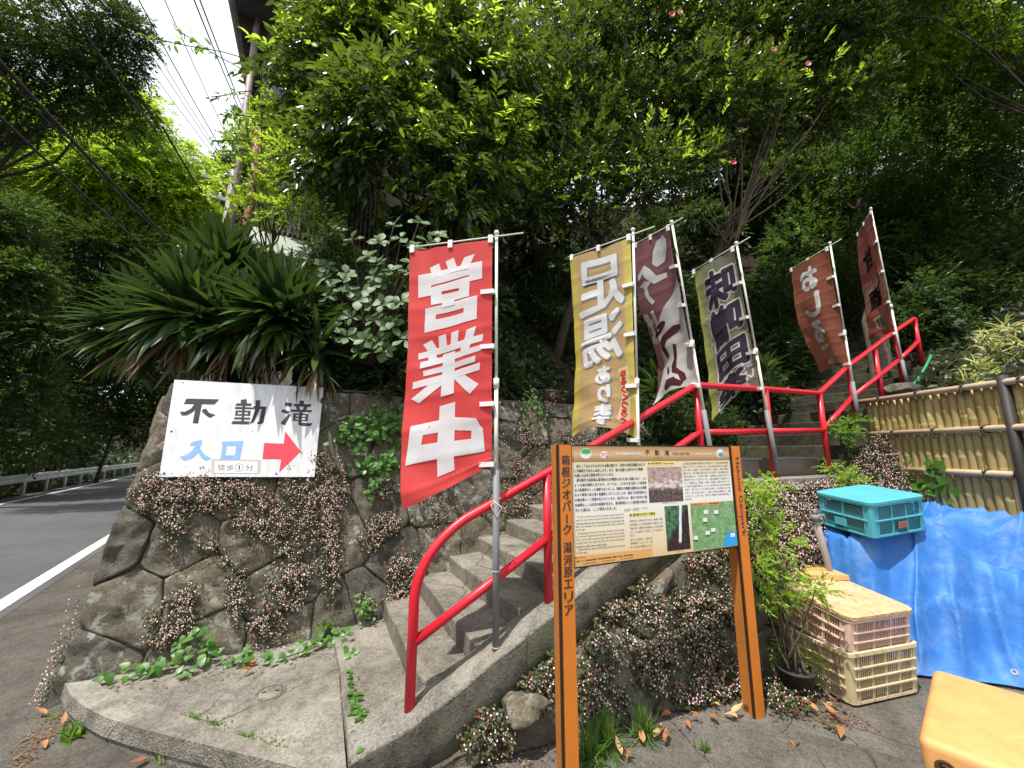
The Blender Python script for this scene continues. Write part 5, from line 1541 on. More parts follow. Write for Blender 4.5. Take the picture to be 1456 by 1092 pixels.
# ------------------------------------------------------------------ plastic crates
def lattice_side(bm, A, u, w, nrm, L, H0, H1, cols, rows, slat_w, th, style):
    """one side of a crate from corner A; u along, w up"""
    Hh = H1 - H0
    cw, rh = L / cols, Hh / rows
    for c in range(cols):
        for r in range(rows):
            x0, x1 = c * cw + 0.008, (c + 1) * cw - 0.008
            y0, y1 = H0 + r * rh + 0.006, H0 + (r + 1) * rh - 0.006
            if style == "slot":
                n = max(3, int((x1 - x0) / 0.016))
                for k in range(n + 1):
                    x = x0 + (x1 - x0) * k / n
                    box(bm, A + u * x + w * (y0 + y1) / 2 - nrm * 0.006, u, nrm, w, slat_w, th, y1 - y0)
            else:
                n = 6
                dx = (x1 - x0)
                dy = (y1 - y0)
                step_ = dx / 6
                for sgn_ in (1, -1):
                    t = -dy
                    while t < dx:
                        # line x = t + k, y = k (or mirrored), clipped to the cell
                        k0, k1 = max(0, -t), min(dy, dx - t)
                        if k1 - k0 > 0.006:
                            xa, xb, ya, yb = t + k0, t + k1, k0, k1
                            if sgn_ < 0: xa, xb = dx - xa, dx - xb
                            pa_ = A + u * (x0 + xa) + w * (y0 + ya) - nrm * (0.006 + 0.001 * sgn_)
                            pb2 = A + u * (x0 + xb) + w * (y0 + yb) - nrm * (0.006 + 0.001 * sgn_)
                            dd = (pb2 - pa_)
                            ln = dd.length; dd.normalize()
                            box(bm, (pa_ + pb2) / 2, dd, nrm, dd.cross(nrm), ln, 0.0022, 0.0032)
                        t += step_
def crate(label, O, e1, e2, e3, L, Wd, H, mat, cols, rows, flare=0.0, style="slot", lid=None, rim=0.022, tagm=None, name="plastic_crate", floor=True, group="plastic crates by the tarpaulin", inner=None):
    """O front corner at the base, e1 along the front, e2 along the left side, e3 up"""
    root = thing(name, label, "crate", O, group)
    C_ = O + e1 * L / 2 + e2 * Wd / 2
    def P_(i, j, z):                                         # i, j in -1..1
        g = flare * z / H
        return C_ + e1 * i * (L / 2 - flare + g) + e2 * j * (Wd / 2 - flare + g) + e3 * z
    for nm_, (i0, j0), (i1, j1), n_, ln in (("front", (-1, -1), (1, -1), -e2, L), ("back", (1, 1), (-1, 1), e2, L), ("left", (-1, 1), (-1, -1), -e1, Wd), ("right", (1, -1), (1, 1), e1, Wd)):
        A, B = P_(i0, j0, 0), P_(i1, j1, 0)
        u = (B - A).normalized(); ll = (B - A).length
        w = (P_((i0 + i1) / 2, (j0 + j1) / 2, H) - P_((i0 + i1) / 2, (j0 + j1) / 2, 0)).normalized()
        nn = u.cross(w)
        if nn.dot(n_) < 0: nn = -nn
        mrg = 0.055 if ll > 0.3 else 0.04
        bm = bmesh.new()
        lattice_side(bm, A + u * mrg, u, w, nn, ll - 2 * mrg, 0.022, H - 0.012, cols if ll > 0.45 else max(2, cols - 1), rows, 0.0062, 0.0045, style)
        from_bm("mesh_panel", bm, mat, root)["kind"] = "stuff"
        bm = bmesh.new()
        cc_ = cols if ll > 0.45 else max(2, cols - 1)
        bm.free()
        for k in range(cc_ + 1):
            bm = bmesh.new()
            x = mrg + (ll - 2 * mrg) * k / cc_
            box(bm, A + u * x + w * H / 2 - nn * 0.002, u, nn, w, 0.011, 0.013, H - 0.01)
            from_bm("upright", bm, mat, root)
        for r in range(1, rows):
            bm = bmesh.new()
            z = 0.022 + (H - 0.034) * r / rows
            g = flare * z / H
            box(bm, A + u * ll / 2 + w * z + nn * 0.001, u, nn, w, ll - mrg * 1.2 + 2 * g, 0.018, 0.009)
            from_bm("rib", bm, mat, root)
    # rounded corner posts
    for i, j in ((-1, -1), (1, -1), (1, 1), (-1, 1)):
        bm = bmesh.new()
        rings = []
        for z in (0.0, H - 0.004):
            c = P_(i, j, z)
            ring_ = []
            for q_ in [(-0.062, 0.0), (-0.030, 0.0), (-0.012, 0.004), (-0.004, 0.012), (0.0, 0.030), (0.0, 0.062), (-0.008, 0.062), (-0.012, 0.030), (-0.030, 0.012), (-0.062, 0.008)]:
                ring_.append(bm.verts.new(c + e1 * i * q_[0] * 0.9 - e2 * j * q_[1] * 0.9))
            rings.append(ring_)
        n = len(rings[0])
        for k in range(n): bm.faces.new((rings[0][k], rings[0][(k + 1) % n], rings[1][(k + 1) % n], rings[1][k]))
        bm.faces.new(rings[1]); bm.faces.new(rings[0][::-1])
        from_bm("corner_post", bm, mat, root, False)
    def ringrail(z, hgt, out, wid, nm_):
        bm = bmesh.new()
        g = flare * z / H
        n = 6
        def loop_(o):
            pts_ = []
            for i, j, a0 in ((1, 1, 0), (-1, 1, 90), (-1, -1, 180), (1, -1, 270)):
                rr_ = 0.045 + o
                cx_, cy_ = (L / 2 - flare + g - 0.045) * i, (Wd / 2 - flare + g - 0.045) * j
                for k in range(n):
                    t = math.radians(a0 + 90 * k / (n - 1))
                    pts_.append((cx_ + rr_ * math.cos(t), cy_ + rr_ * math.sin(t)))
            return pts_
        A_, B_ = loop_(out), loop_(out - wid)
        def V_(p, zz): return bm.verts.new(C_ + e1 * p[0] + e2 * p[1] + e3 * zz)
        a_ = [V_(p, z) for p in A_]; b_ = [V_(p, z + hgt) for p in A_]; c_ = [V_(p, z + hgt) for p in B_]; d_ = [V_(p, z) for p in B_]
        m_ = len(A_)
        for k in range(m_):
            k2 = (k + 1) % m_
            bm.faces.new((a_[k], a_[k2], b_[k2], b_[k])); bm.faces.new((b_[k], b_[k2], c_[k2], c_[k])); bm.faces.new((c_[k], c_[k2], d_[k2], d_[k])); bm.faces.new((d_[k], d_[k2], a_[k2], a_[k]))
        bevel(bm, 0.003, 1)
        from_bm(nm_, bm, mat, root)
    ringrail(H - 0.006, rim, 0.012, 0.024, "rim")
    ringrail(-0.0, 0.016, 0.003, 0.016, "base_ring")
    bm = bmesh.new()
    box(bm, C_ + e3 * 0.008, e1, e2, e3, L - 2 * flare - 0.03, Wd - 2 * flare - 0.03, 0.010)
    from_bm("floor", bm, inner or mat, root)
    if lid is not None:
        bm = bmesh.new()
        n = 7
        pts_ = []
        for i, j, a0 in ((1, 1, 0), (-1, 1, 90), (-1, -1, 180), (1, -1, 270)):
            for k in range(n):
                t = math.radians(a0 + 90 * k / (n - 1))
                pts_.append(((L / 2 - 0.045) * i + 0.062 * math.cos(t), (Wd / 2 - 0.045) * j + 0.062 * math.sin(t)))
        z0 = H + rim - 0.006
        a_ = [bm.verts.new(C_ + e1 * p[0] + e2 * p[1] + e3 * z0) for p in pts_]
        b_ = [bm.verts.new(C_ + e1 * p[0] * 1.0 + e2 * p[1] + e3 * (z0 + 0.020)) for p in pts_]
        c_ = [bm.verts.new(C_ + e1 * p[0] * 0.965 + e2 * p[1] * 0.955 + e3 * (z0 + 0.026)) for p in pts_]
        m_ = len(pts_)
        for k in range(m_):
            k2 = (k + 1) % m_
            bm.faces.new((a_[k], a_[k2], b_[k2], b_[k])); bm.faces.new((b_[k], b_[k2], c_[k2], c_[k]))
        bm.faces.new(c_)
        bm.faces.new(a_[::-1])
        from_bm("lid", bm, lid, root)
    return root, C_
E1 = Vector((0.966, 0.259, 0)).normalized(); E2 = Vector((-E1.y, E1.x, 0))
M["cyellow"] = plastic_mat("cyellow", (0.68, 0.57, 0.36), (0.58, 0.47, 0.27), 0.5, (0.25, 0.19, 0.11))
M["cpink"] = plastic_mat("cpink", (0.74, 0.52, 0.42), (0.66, 0.45, 0.35), 0.5, (0.45, 0.32, 0.24))
M["cteal"] = plastic_mat("cteal", (0.095, 0.46, 0.55), (0.075, 0.39, 0.48), 0.42, (0.10, 0.36, 0.40))
lm = NT("cpinklid")
vv = lm.coord()
cc = lm.ramp(lm.noise(6, 7, 0.7, vv), [(0.3, (0.52, 0.33, 0.17)), (0.65, (0.66, 0.47, 0.28))])
cc = lm.mix(lm.ramp(lm.noise(28, 6, 0.75, vv), [(0.48, 0.0), (0.66, 0.8)]), cc, (0.36, 0.21, 0.10))
lm.col(cc); lm.set(Roughness=0.75)
ck = lm.n("ShaderNodeTexVoronoi"); ck.inputs["Scale"].default_value = 85; lm.l(vv, ck.inputs["Vector"])
lm.bump(ck.outputs["Distance"], 0.8, 0.006)
M["cpinklid"] = lm.m
M["cbeige"] = plastic_mat("cbeige", (0.66, 0.42, 0.17), (0.56, 0.34, 0.13), 0.5, (0.30, 0.19, 0.09))
yO = Vector((2.155, 2.785, 0.004))
crate("yellowish open crate with flared slotted sides standing on the concrete", yO, E1, E2, Z, 0.64, 0.49, 0.295, M["cyellow"], 4, 4, 0.022, "slot")
bm = bmesh.new()
hp0 = yO + E1 * 0.645 + E2 * 0.20 + Z * 0.30
e3p = (Z + E2 * -0.13).normalized(); e2p = (E2 - e3p * E2.dot(e3p)).normalized(); e1p = e2p.cross(e3p)
crate("pale pink lidded crate stacked inside the yellowish crate's rim", yO + E1 * 0.035 + E2 * 0.015 + Z * 0.285, e1p, e2p, e3p, 0.57, 0.46, 0.215, M["cpink"], 3, 3, 0.0, "slot", M["cpinklid"])
tube_obj("wire_handle", rounded([hp0 + E2 * -0.12, hp0 + E2 * -0.12 + E1 * 0.06 - Z * 0.01, hp0 + E2 * 0.10 + E1 * 0.07 - Z * 0.01, hp0 + E2 * 0.10], 0.03), 0.006, M["rust"], bpy.data.objects["plastic_crate"], 8)
# beige storage box behind
bO = Vector((2.27, 3.40, 0.0))
g1 = Vector((0.97, -0.08, 0)).normalized(); g2 = Vector((0.30, 0.9, 0)); g2 = (g2 - g1 * g2.dot(g1)).normalized()
bb = thing("storage_box", "tan storage box with a slotted lid behind the pale pink crate", "storage box", bO)
cb = bO + g1 * 0.17 + g2 * 0.22
bm = bmesh.new(); box(bm, cb + Z * 0.30, g1, g2, Z, 0.38, 0.52, 0.60); bevel(bm, 0.02, 2); from_bm("body", bm, M["cbeige"], bb)
bm = bmesh.new(); box(bm, cb + Z * 0.620, g1, g2, Z, 0.43, 0.57, 0.035); bevel(bm, 0.012, 2); from_bm("lid", bm, M["cbeige"], bb)
bm = bmesh.new(); box(bm, cb + Z * 0.6455 + g2 * 0.03, g1, g2, Z, 0.32, 0.40, 0.016); bevel(bm, 0.006, 1); from_bm("lid_panel", bm, M["cbeige"], bb)
for s in (-1, 1):
    bm = bmesh.new(); box(bm, cb + Z * 0.650 + g1 * s * 0.075 - g2 * 0.12, g1, g2, Z, 0.10, 0.014, 0.010); from_bm("slot", bm, M["boardbrown"], bb)
# teal crate on the tarpaulin
zt = 0.975
tC = on_z(1243, 766, zt)
def on_sphere(px, py, C, R, near=False):
    best = None
    t = 1.5
    prev = None
    cand = []
    while t < 7:
        q_ = at(px, py, t); d_ = (q_ - C).length
        cand.append((abs(d_ - R), t)); t += 0.01
    lo = sorted(cand)[0]
    far = [c for c in cand if c[0] < 0.012]
    return at(px, py, (far[-1] if far else lo)[1])
tC = at(1243, 766, 3.09); tR = at(1318, 753, 3.20); tL = at(1176, 742, 3.54)
f1 = (tR - tC); Lr = f1.length; f1.normalize()
f2 = (tL - tC); f2 = f2 - f1 * f2.dot(f1); Lw = f2.length; f2.normalize()
f3 = f1.cross(f2)
if f3.z < 0: f3 = -f3
print("teal", tC, f1, f2, f3, Lr, Lw)
troot, tcen = crate("teal lidded crate with fine net sides sitting on the blue tarpaulin", tC, f1, f2, f3, Lr, Lw, 0.245, M["cteal"], 3, 2, 0.0, "net", M["cteal"], rim=0.018)
M["redtag"] = simple("redtag", (0.35, 0.14, 0.09), (0.25, 0.12, 0.09), 20, 0.6)
bm = bmesh.new(); box(bm, tC + f1 * Lr * 0.53 - f2 * 0.008 + f3 * 0.075, f1, f2, f3, 0.085, 0.006, 0.05); from_bm("name_plate", bm, M["redtag"], troot)
bm = bmesh.new(); box(bm, tC + f2 * Lw * 0.55 - f1 * 0.008 + f3 * 0.07, f2, f1, f3, 0.10, 0.006, 0.06); from_bm("name_plate", bm, M["cteal"], troot)
bm = bmesh.new(); box(bm, tcen + f3 * 0.12, f1, f2, f3, Lr * 0.8, Lw * 0.8, 0.17); from_bm("contents", bm, M["planter"], troot)

# ------------------------------------------------------------------ orange moulded box in the corner
oz = 0.43
oTL, oFL = on_z(1325, 948, oz), on_z(1303, 1046, oz)
o1 = (oTL - oFL); o1.z = 0; oL = o1.length; o1.normalize(); o2 = Vector((o1.y, -o1.x, 0))
om = plastic_mat("oplastic", (0.72, 0.36, 0.13), (0.60, 0.29, 0.10), 0.6, (0.46, 0.24, 0.09))
bm = bmesh.new()
zz_ = [0.0, oz]
Ww = 0.74
C0 = oFL
def oP(x, y, z, ins): return Vector((C0.x, C0.y, 0)) + o1 * (x * oL * (1 - 2 * ins) + oL * ins) + o2 * (y * Ww * (1 - 2 * ins) + Ww * ins) + Z * z
lo = [bm.verts.new(oP(x, y, 0.0, 0.02)) for x, y in ((0, 0), (1, 0), (1, 1), (0, 1))]
hi = [bm.verts.new(oP(x, y, oz, 0.0)) for x, y in ((0, 0), (1, 0), (1, 1), (0, 1))]
bm.faces.new(lo[::-1]); bm.faces.new(hi)
for i in range(4): bm.faces.new((lo[i], lo[(i + 1) % 4], hi[(i + 1) % 4], hi[i]))
bmesh.ops.recalc_face_normals(bm, faces=bm.faces[:])
bmesh.ops.bevel(bm, geom=bm.edges[:], offset=0.035, segments=5, profile=0.5, affect="EDGES")
om_nt = None
obx = thing("moulded_box", "big smooth orange moulded plastic box with rounded edges in front of the crates", "plastic box", C0 + o1 * oL / 2 + o2 * Ww / 2 - Z * oz)
from_bm("shell", bm, om, obx, True)
hc = oP(0, 0.10, oz - 0.085, 0) - o1 * 0.001
bm = bmesh.new()
rings = []
for r_, d_ in ((0.034, 0.004), (0.026, 0.008), (0.020, 0.003), (0.016, -0.004)):
    rings.append([bm.verts.new(hc + o2 * math.cos(t) * r_ + Z * math.sin(t) * r_ - o1 * d_) for t in np.linspace(0, 2 * math.pi, 17)[:-1]])
for a_, b_ in zip(rings, rings[1:]):
    for k in range(16): bm.faces.new((a_[k], a_[(k + 1) % 16], b_[(k + 1) % 16], b_[k]))
bm.faces.new(rings[-1])
from_bm("drain_plug", bm, M["rust"], obx, True)

# ------------------------------------------------------------------ standpipe, hose, stake, stone pillar, pot
sp0 = on_b(1177, 800, -0.48); sp1 = on_b(1159, 738, -0.48)
spp = thing("standpipe", "grey standpipe with a small tap in front of the flowering bank", "standpipe", Vector((sp0.x, sp0.y, 0.2)))
tube_obj("pipe", [sp0 - Z * 0.4, sp0, sp1], 0.026, M["pipegrey"], spp, 12)
bm = bmesh.new()
tube(bm, [sp1 - Z * 0.01, sp1 + Z * 0.035], 0.034, 10); tube(bm, [sp1 + Z * 0.03, sp1 + Z * 0.075], 0.014, 8)
tube(bm, [sp1 + Z * 0.07 - X * 0.035, sp1 + Z * 0.075 + X * 0.035], 0.008, 8); tube(bm, [sp1 + Z * 0.02, sp1 + Z * 0.03 + X * 0.07, sp1 + X * 0.085 - Z * 0.02], 0.012, 8)
from_bm("tap", bm, M["greytube"], spp, True)
h0 = on_b(1290, 556, -0.10)
hose = [on_b(1290, 556, -0.10), on_b(1300, 545, -0.12), on_b(1310, 532, -0.15), on_b(1318, 518, -0.18), on_b(1324, 505, -0.2)]
tag(tube_obj("garden_hose", hose, 0.016, M["hose"], None, 8), "green garden hose curving up beside the top of the handrail", "hose")
st, st1 = at(1251, 700, 4.15), at(1251, 677, 4.15)
tag(tube_obj("garden_stake", [st - Z * 0.25, st, st1], 0.013, M["hose"], None, 8), "green stake sticking up behind the teal crate", "stake")
c = W(7.25, 0.42, stair_z(7.25) - 0.1)
bm = bmesh.new()
v, f = [], []
rr = random.Random(9)
for z, s in ((0, 1.0), (0.5, 0.98), (0.95, 0.9), (1.15, 0.55)):
    for k in range(10):
        t = 2 * math.pi * k / 10
        v.append(c + D * math.cos(t) * 0.17 * s * rr.uniform(.93, 1.07) + N * math.sin(t) * 0.14 * s * rr.uniform(.9, 1.1) + Z * (z + rr.uniform(-.02, .02)))
for r in range(3):
    for k in range(10): f.append((r * 10 + k, r * 10 + (k + 1) % 10, (r + 1) * 10 + (k + 1) % 10, (r + 1) * 10 + k))
f.append(tuple(range(30, 40)))
tag(from_vf("stone_pillar", v, f, M["rockgrey"], None, True), "rough grey standing stone behind the narrow dull red banner", "stone")
def boulder(label, c, sx, sy, sz, mat, seed):
    bm = bmesh.new(); bmesh.ops.create_icosphere(bm, subdivisions=4, radius=1)
    rp_ = random.Random(int(seed * 10))
    planes_ = [(Vector((rp_.gauss(0, 1), rp_.gauss(0, 1), rp_.gauss(0, 1))).normalized(), rp_.uniform(0.55, 0.8)) for _ in range(11)]
    for v_ in bm.verts:
        n_ = 1 + 0.42 * fbm(v_.co.x * 1.3 + seed, v_.co.y * 1.3, v_.co.z * 1.3, 3) - 0.18 * abs(vnoise(v_.co.x * 2.1 + seed, v_.co.y * 2.1, v_.co.z * 2.1))
        q_ = v_.co * n_
        for pn_, pd_ in planes_:
            ex_ = q_.dot(pn_) - pd_
            if ex_ > 0: q_ = q_ - pn_ * ex_ * 0.9
        q_ = q_ * (1 + 0.05 * vnoise(q_.x * 6, q_.y * 6, q_.z * 6 + seed))
        v_.co = c + Vector((q_.x * sx, q_.y * sy, q_.z * sz))
    return tag(from_bm("boulder", bm, mat, None, True), label, "boulder")
boulder("grey rock beside the green hose at the top of the fence", on_b(1278, 556, -0.25), 0.22, 0.16, 0.14, M["rockgrey"], 3.0)
boulder("rounded mossy rock at the foot of the low wall left of the notice board", Vector((0.16, 2.12, 0.0)), 0.20, 0.13, 0.11, M["rockgrey"], 8.0)
boulder("flat pale rock wedged under the sloping kerb near its lower end", on_b(742, 1010, -0.24), 0.16, 0.10, 0.10, M["rock"], 12.0)
# ------------------------------------------------------------------ foliage tools
T2V = np.array([(0, 0, 0), (0.42, 0.5, 0.10), (1, 0, -0.06), (0.42, -0.5, 0.10)], float)
T2F = np.array([(0, 2, 1), (0, 3, 2)])
T8V = np.array([(0, 0, 0), (0.28, 0.42, 0.07), (0.66, 0.40, 0.02), (1, 0, -0.16), (0.66, -0.40, 0.02), (0.28, -0.42, 0.07), (0.32, 0, 0.0), (0.68, 0, -0.05)], float)
T8F = np.array([(0, 6, 1), (1, 6, 7), (1, 7, 2), (2, 7, 3), (0, 5, 6), (5, 4, 7), (5, 7, 6), (4, 3, 7)])
def nrm_rows(a): return a / np.maximum(np.linalg.norm(a, axis=1, keepdims=True), 1e-9)
def leaf_arrays(P_, Xd, Zn, L, Wd, tv=T2V, tf=T2F):
    Xd = nrm_rows(Xd); Yd = nrm_rows(np.cross(Zn, Xd)); Zd = np.cross(Xd, Yd)
    n = len(P_); k = len(tv)
    L = np.broadcast_to(L, (n,))[:, None, None]; Wd = np.broadcast_to(Wd, (n,))[:, None, None]
    V_ = P_[:, None, :] + Xd[:, None, :] * tv[None, :, 0:1] * L + Yd[:, None, :] * tv[None, :, 1:2] * Wd + Zd[:, None, :] * tv[None, :, 2:3] * L
    F_ = tf[None] + (np.arange(n) * k)[:, None, None]
    return V_.reshape(-1, 3), F_.reshape(-1, 3)
def sprays(rs, S, Dr, tl, m, ang=0.9, droop=0.15, flat=0.5, hang=0.0):
    """leaves set alternately along twigs; returns leaf positions, directions, normals"""
    n = len(S)
    Dr = nrm_rows(Dr)
    up = np.array([0, 0, 1.0])
    side = nrm_rows(np.cross(Dr, up) + rs.normal(0, 0.15, (n, 3)))
    k = (np.arange(m) + 0.6) / m
    tl = np.broadcast_to(tl, (n,))
    P_ = S[:, None, :] + Dr[:, None, :] * (k[None, :] * tl[:, None])[..., None]
    P_[..., 2] -= droop * tl[:, None] * k[None, :] ** 2
    sg = np.where(np.arange(m) % 2 == 0, 1.0, -1.0)
    a_ = ang * (1 - 0.55 * k)
    Xd = Dr[:, None, :] * np.cos(a_)[None, :, None] + side[:, None, :] * (np.sin(a_) * sg)[None, :, None]
    Xd = Xd + rs.normal(0, 0.22, Xd.shape)
    Xd[..., 2] -= (0.35 * droop * k)[None, :] + hang
    Zn = np.broadcast_to(up, Xd.shape) * flat + np.cross(np.broadcast_to(side[:, None, :], Xd.shape), Dr[:, None, :]) * (1 - flat) * 0.0 + rs.normal(0, 0.38, Xd.shape)
    return P_.reshape(-1, 3), Xd.reshape(-1, 3), Zn.reshape(-1, 3)
def clump_starts(rs, clumps, dens, inner=0.35, sub=9, upb=0.25):
    """twig starts and directions over uneven lobes of every clump (centre, radii)"""
    S, Dv = [], []
    for c, r in clumps:
        c = np.array(c, float); r = np.broadcast_to(np.array(r, float), (3,))
        for _ in range(sub):
            d_ = rs.normal(0, 1, 3); d_ /= np.linalg.norm(d_)
            cc = c + d_ * r * rs.uniform(0.25, 0.78)
            rr_ = r * rs.uniform(0.30, 0.58)
            n = max(4, int(dens * rr_.mean() ** 2 * 10 / sub * 3))
            dd = rs.normal(0, 1, (n, 3)); dd = nrm_rows(dd); dd[:, 2] += upb; dd = nrm_rows(dd)
            rad = rs.uniform(inner, 1.0, (n, 1)) ** 0.5
            S.append(cc + dd * rr_ * rad); Dv.append(dd * 0.8 + (cc - c) / np.maximum(r, 0.01) * 0.6 + rs.normal(0, 0.25, (n, 3)))
    return np.vstack(S), np.vstack(Dv)
def crown(name, seed, clumps, dens, tl, m, L, Wd, mat, parent, ang=0.9, droop=0.2, flat=0.7, hang=0.0, tv=T2V, tf=T2F, sub=9, upb=0.25, inner=0.35):
    rs = np.random.RandomState(seed)
    S, Dv = clump_starts(rs, clumps, dens, inner, sub, upb)
    P_, Xd, Zn = sprays(rs, S, Dv, tl * rs.uniform(0.7, 1.3, len(S)), m, ang, droop, flat, hang)
    sz = rs.uniform(0.7, 1.25, len(P_))
    V_, F_ = leaf_arrays(P_, Xd, Zn, L * sz, Wd * sz, tv, tf)
    o = from_np(name, V_, F_, mat, parent)
    return o
def limb_path(A, B, rng, wob=0.06, n=7, sag=0.0):
    A, B = Vector(A), Vector(B)
    L = (B - A).length
    out = []
    o = rng.uniform(0, 50)
    for k in range(n + 1):
        t = k / n
        p = A.lerp(B, t) + Vector((fbm(t * 2.5 + o, 1, 1, 2), fbm(t * 2.5, o, 2, 2), 0.5 * fbm(o, t * 2.5, 3, 2))) * wob * L * math.sin(math.pi * min(1, t * 1.1))
        p.z -= sag * L * math.sin(math.pi * t)
        out.append(p)
    return out
def trunk_and_limbs(root, base, fork, clumps, r0, mat, seed, r1=None, limbr=0.22):
    rng = random.Random(seed)
    pts_ = limb_path(base, fork, rng, 0.05, 8)
    n = len(pts_)
    tube_obj("trunk", pts_, [r0 * (1.25 if k == 0 else 1) * (1 - 0.45 * k / (n - 1)) for k in range(n)], mat, root, 10)
    for c, r in clumps:
        p = limb_path(Vector(fork) - (Vector(fork) - Vector(base)) * rng.uniform(0.0, 0.35), Vector(c), rng, 0.10, 7, -0.04)
        m_ = len(p)
        tube_obj("branch", p, [max(0.010, r0 * limbr * (1 - 0.8 * k / (m_ - 1))) for k in range(m_)], mat, root, 7)
def vx(px, py, t): return tuple(at(px, py, t))

LM = {}
LM["broad"] = leaf_mat("leaf_broad", [(0.0, (0.007, 0.017, 0.005)), (0.6, (0.013, 0.031, 0.007)), (0.88, (0.040, 0.075, 0.011)), (1.0, (0.11, 0.17, 0.02))], 0.28, (0.30, 0.42, 0.018), 0.27, 0.7)
LM["young"] = obj_leaf_mat("leaf_young", (0.16, 0.26, 0.02), (0.22, 0.32, 0.026), 0.5, (0.52, 0.68, 0.03), 0.4, (0.30, 0.32, 0.03))
LM["camellia"] = leaf_mat("leaf_camellia", [(0.0, (0.006, 0.015, 0.005)), (0.6, (0.011, 0.027, 0.007)), (0.88, (0.038, 0.070, 0.012)), (1.0, (0.14, 0.19, 0.022))], 0.24, (0.32, 0.42, 0.022), 0.24, 0.7)
LM["camyoung"] = leaf_mat("leaf_camyoung", [(0.0, (0.08, 0.14, 0.014)), (1.0, (0.22, 0.31, 0.03))], 0.48, (0.50, 0.64, 0.03), 0.36)
LM["maple"] = leaf_mat("leaf_maple", [(0.0, (0.009, 0.021, 0.007)), (0.6, (0.020, 0.046, 0.011)), (1.0, (0.060, 0.105, 0.017))], 0.34, (0.20, 0.32, 0.02), 0.42)
LM["dark"] = leaf_mat("leaf_dark", [(0.0, (0.006, 0.014, 0.005)), (0.6, (0.014, 0.031, 0.009)), (1.0, (0.045, 0.078, 0.014))], 0.22, (0.18, 0.28, 0.02), 0.6, 0.2)
LM["bright"] = leaf_mat("leaf_bright", [(0.0, (0.07, 0.12, 0.012)), (0.5, (0.12, 0.19, 0.016)), (1.0, (0.20, 0.27, 0.022))], 0.5, (0.46, 0.60, 0.03), 0.5)
LM["mid"] = leaf_mat("leaf_mid", [(0.0, (0.016, 0.032, 0.009)), (0.6, (0.030, 0.055, 0.012)), (1.0, (0.065, 0.105, 0.018))], 0.26, (0.18, 0.30, 0.03), 0.45)
LM["under"] = leaf_mat("leaf_under", [(0.0, (0.010, 0.022, 0.008)), (0.6, (0.020, 0.042, 0.013)), (1.0, (0.055, 0.095, 0.020))], 0.28, (0.14, 0.24, 0.03), 0.42)
LM["nandina"] = leaf_mat("leaf_nandina", [(0.0, (0.10, 0.19, 0.020)), (0.7, (0.18, 0.30, 0.035)), (1.0, (0.34, 0.32, 0.06))], 0.45, (0.46, 0.62, 0.05), 0.45)
LM["fresh"] = leaf_mat("leaf_fresh", [(0.0, (0.05, 0.12, 0.015)), (0.7, (0.09, 0.19, 0.022)), (1.0, (0.15, 0.24, 0.03))], 0.35, (0.26, 0.42, 0.03), 0.45)
LM["hyd"] = obj_leaf_mat("leaf_hyd", (0.040, 0.095, 0.028), (0.075, 0.15, 0.042), 0.25, (0.2, 0.32, 0.05), 0.5, (0.11, 0.19, 0.055))
LM["vine"] = obj_leaf_mat("leaf_vine", (0.05, 0.14, 0.022), (0.075, 0.20, 0.03), 0.28, (0.2, 0.36, 0.04), 0.4, (0.12, 0.24, 0.04))
LM["strap"] = obj_leaf_mat("leaf_strap", (0.014, 0.034, 0.010), (0.032, 0.066, 0.016), 0.14, (0.14, 0.24, 0.02), 0.25, (0.070, 0.115, 0.022))
LM["strapdead"] = obj_leaf_mat("leaf_strapdead", (0.16, 0.10, 0.05), (0.26, 0.18, 0.10), 0.12, (0.3, 0.2, 0.1), 0.7, (0.34, 0.26, 0.17))
LM["grass"] = leaf_mat("leaf_grass", [(0.0, (0.045, 0.10, 0.018)), (0.7, (0.09, 0.17, 0.03)), (1.0, (0.16, 0.24, 0.06))], 0.25, (0.2, 0.34, 0.05), 0.4)
LM["stripe"] = leaf_mat("leaf_stripe", [(0.0, (0.16, 0.22, 0.06)), (0.4, (0.40, 0.42, 0.14)), (1.0, (0.62, 0.60, 0.30))], 0.25, (0.5, 0.5, 0.15), 0.4)
LM["autumn"] = obj_leaf_mat("leaf_autumn", (0.36, 0.13, 0.05), (0.50, 0.27, 0.11), 0.2, (0.5, 0.25, 0.05), 0.6, (0.58, 0.42, 0.20))
LM["creeper"] = leaf_mat("leaf_creeper", [(0.0, (0.032, 0.055, 0.016)), (0.6, (0.068, 0.098, 0.030)), (0.84, (0.13, 0.090, 0.045)), (1.0, (0.28, 0.07, 0.04))], 0.2, (0.2, 0.22, 0.05), 0.5)
LM["blossom"] = leaf_mat("blossom", [(0.0, (0.62, 0.34, 0.40)), (0.5, (0.78, 0.58, 0.61)), (1.0, (0.88, 0.80, 0.80))], 0.15, (0.6, 0.4, 0.4), 0.6)
LM["camflower"] = simple("camflower", (0.62, 0.06, 0.12), (0.50, 0.04, 0.09), 20, 0.5)
LM["campink"] = simple("campink", (0.70, 0.30, 0.36), (0.60, 0.22, 0.30), 20, 0.5)

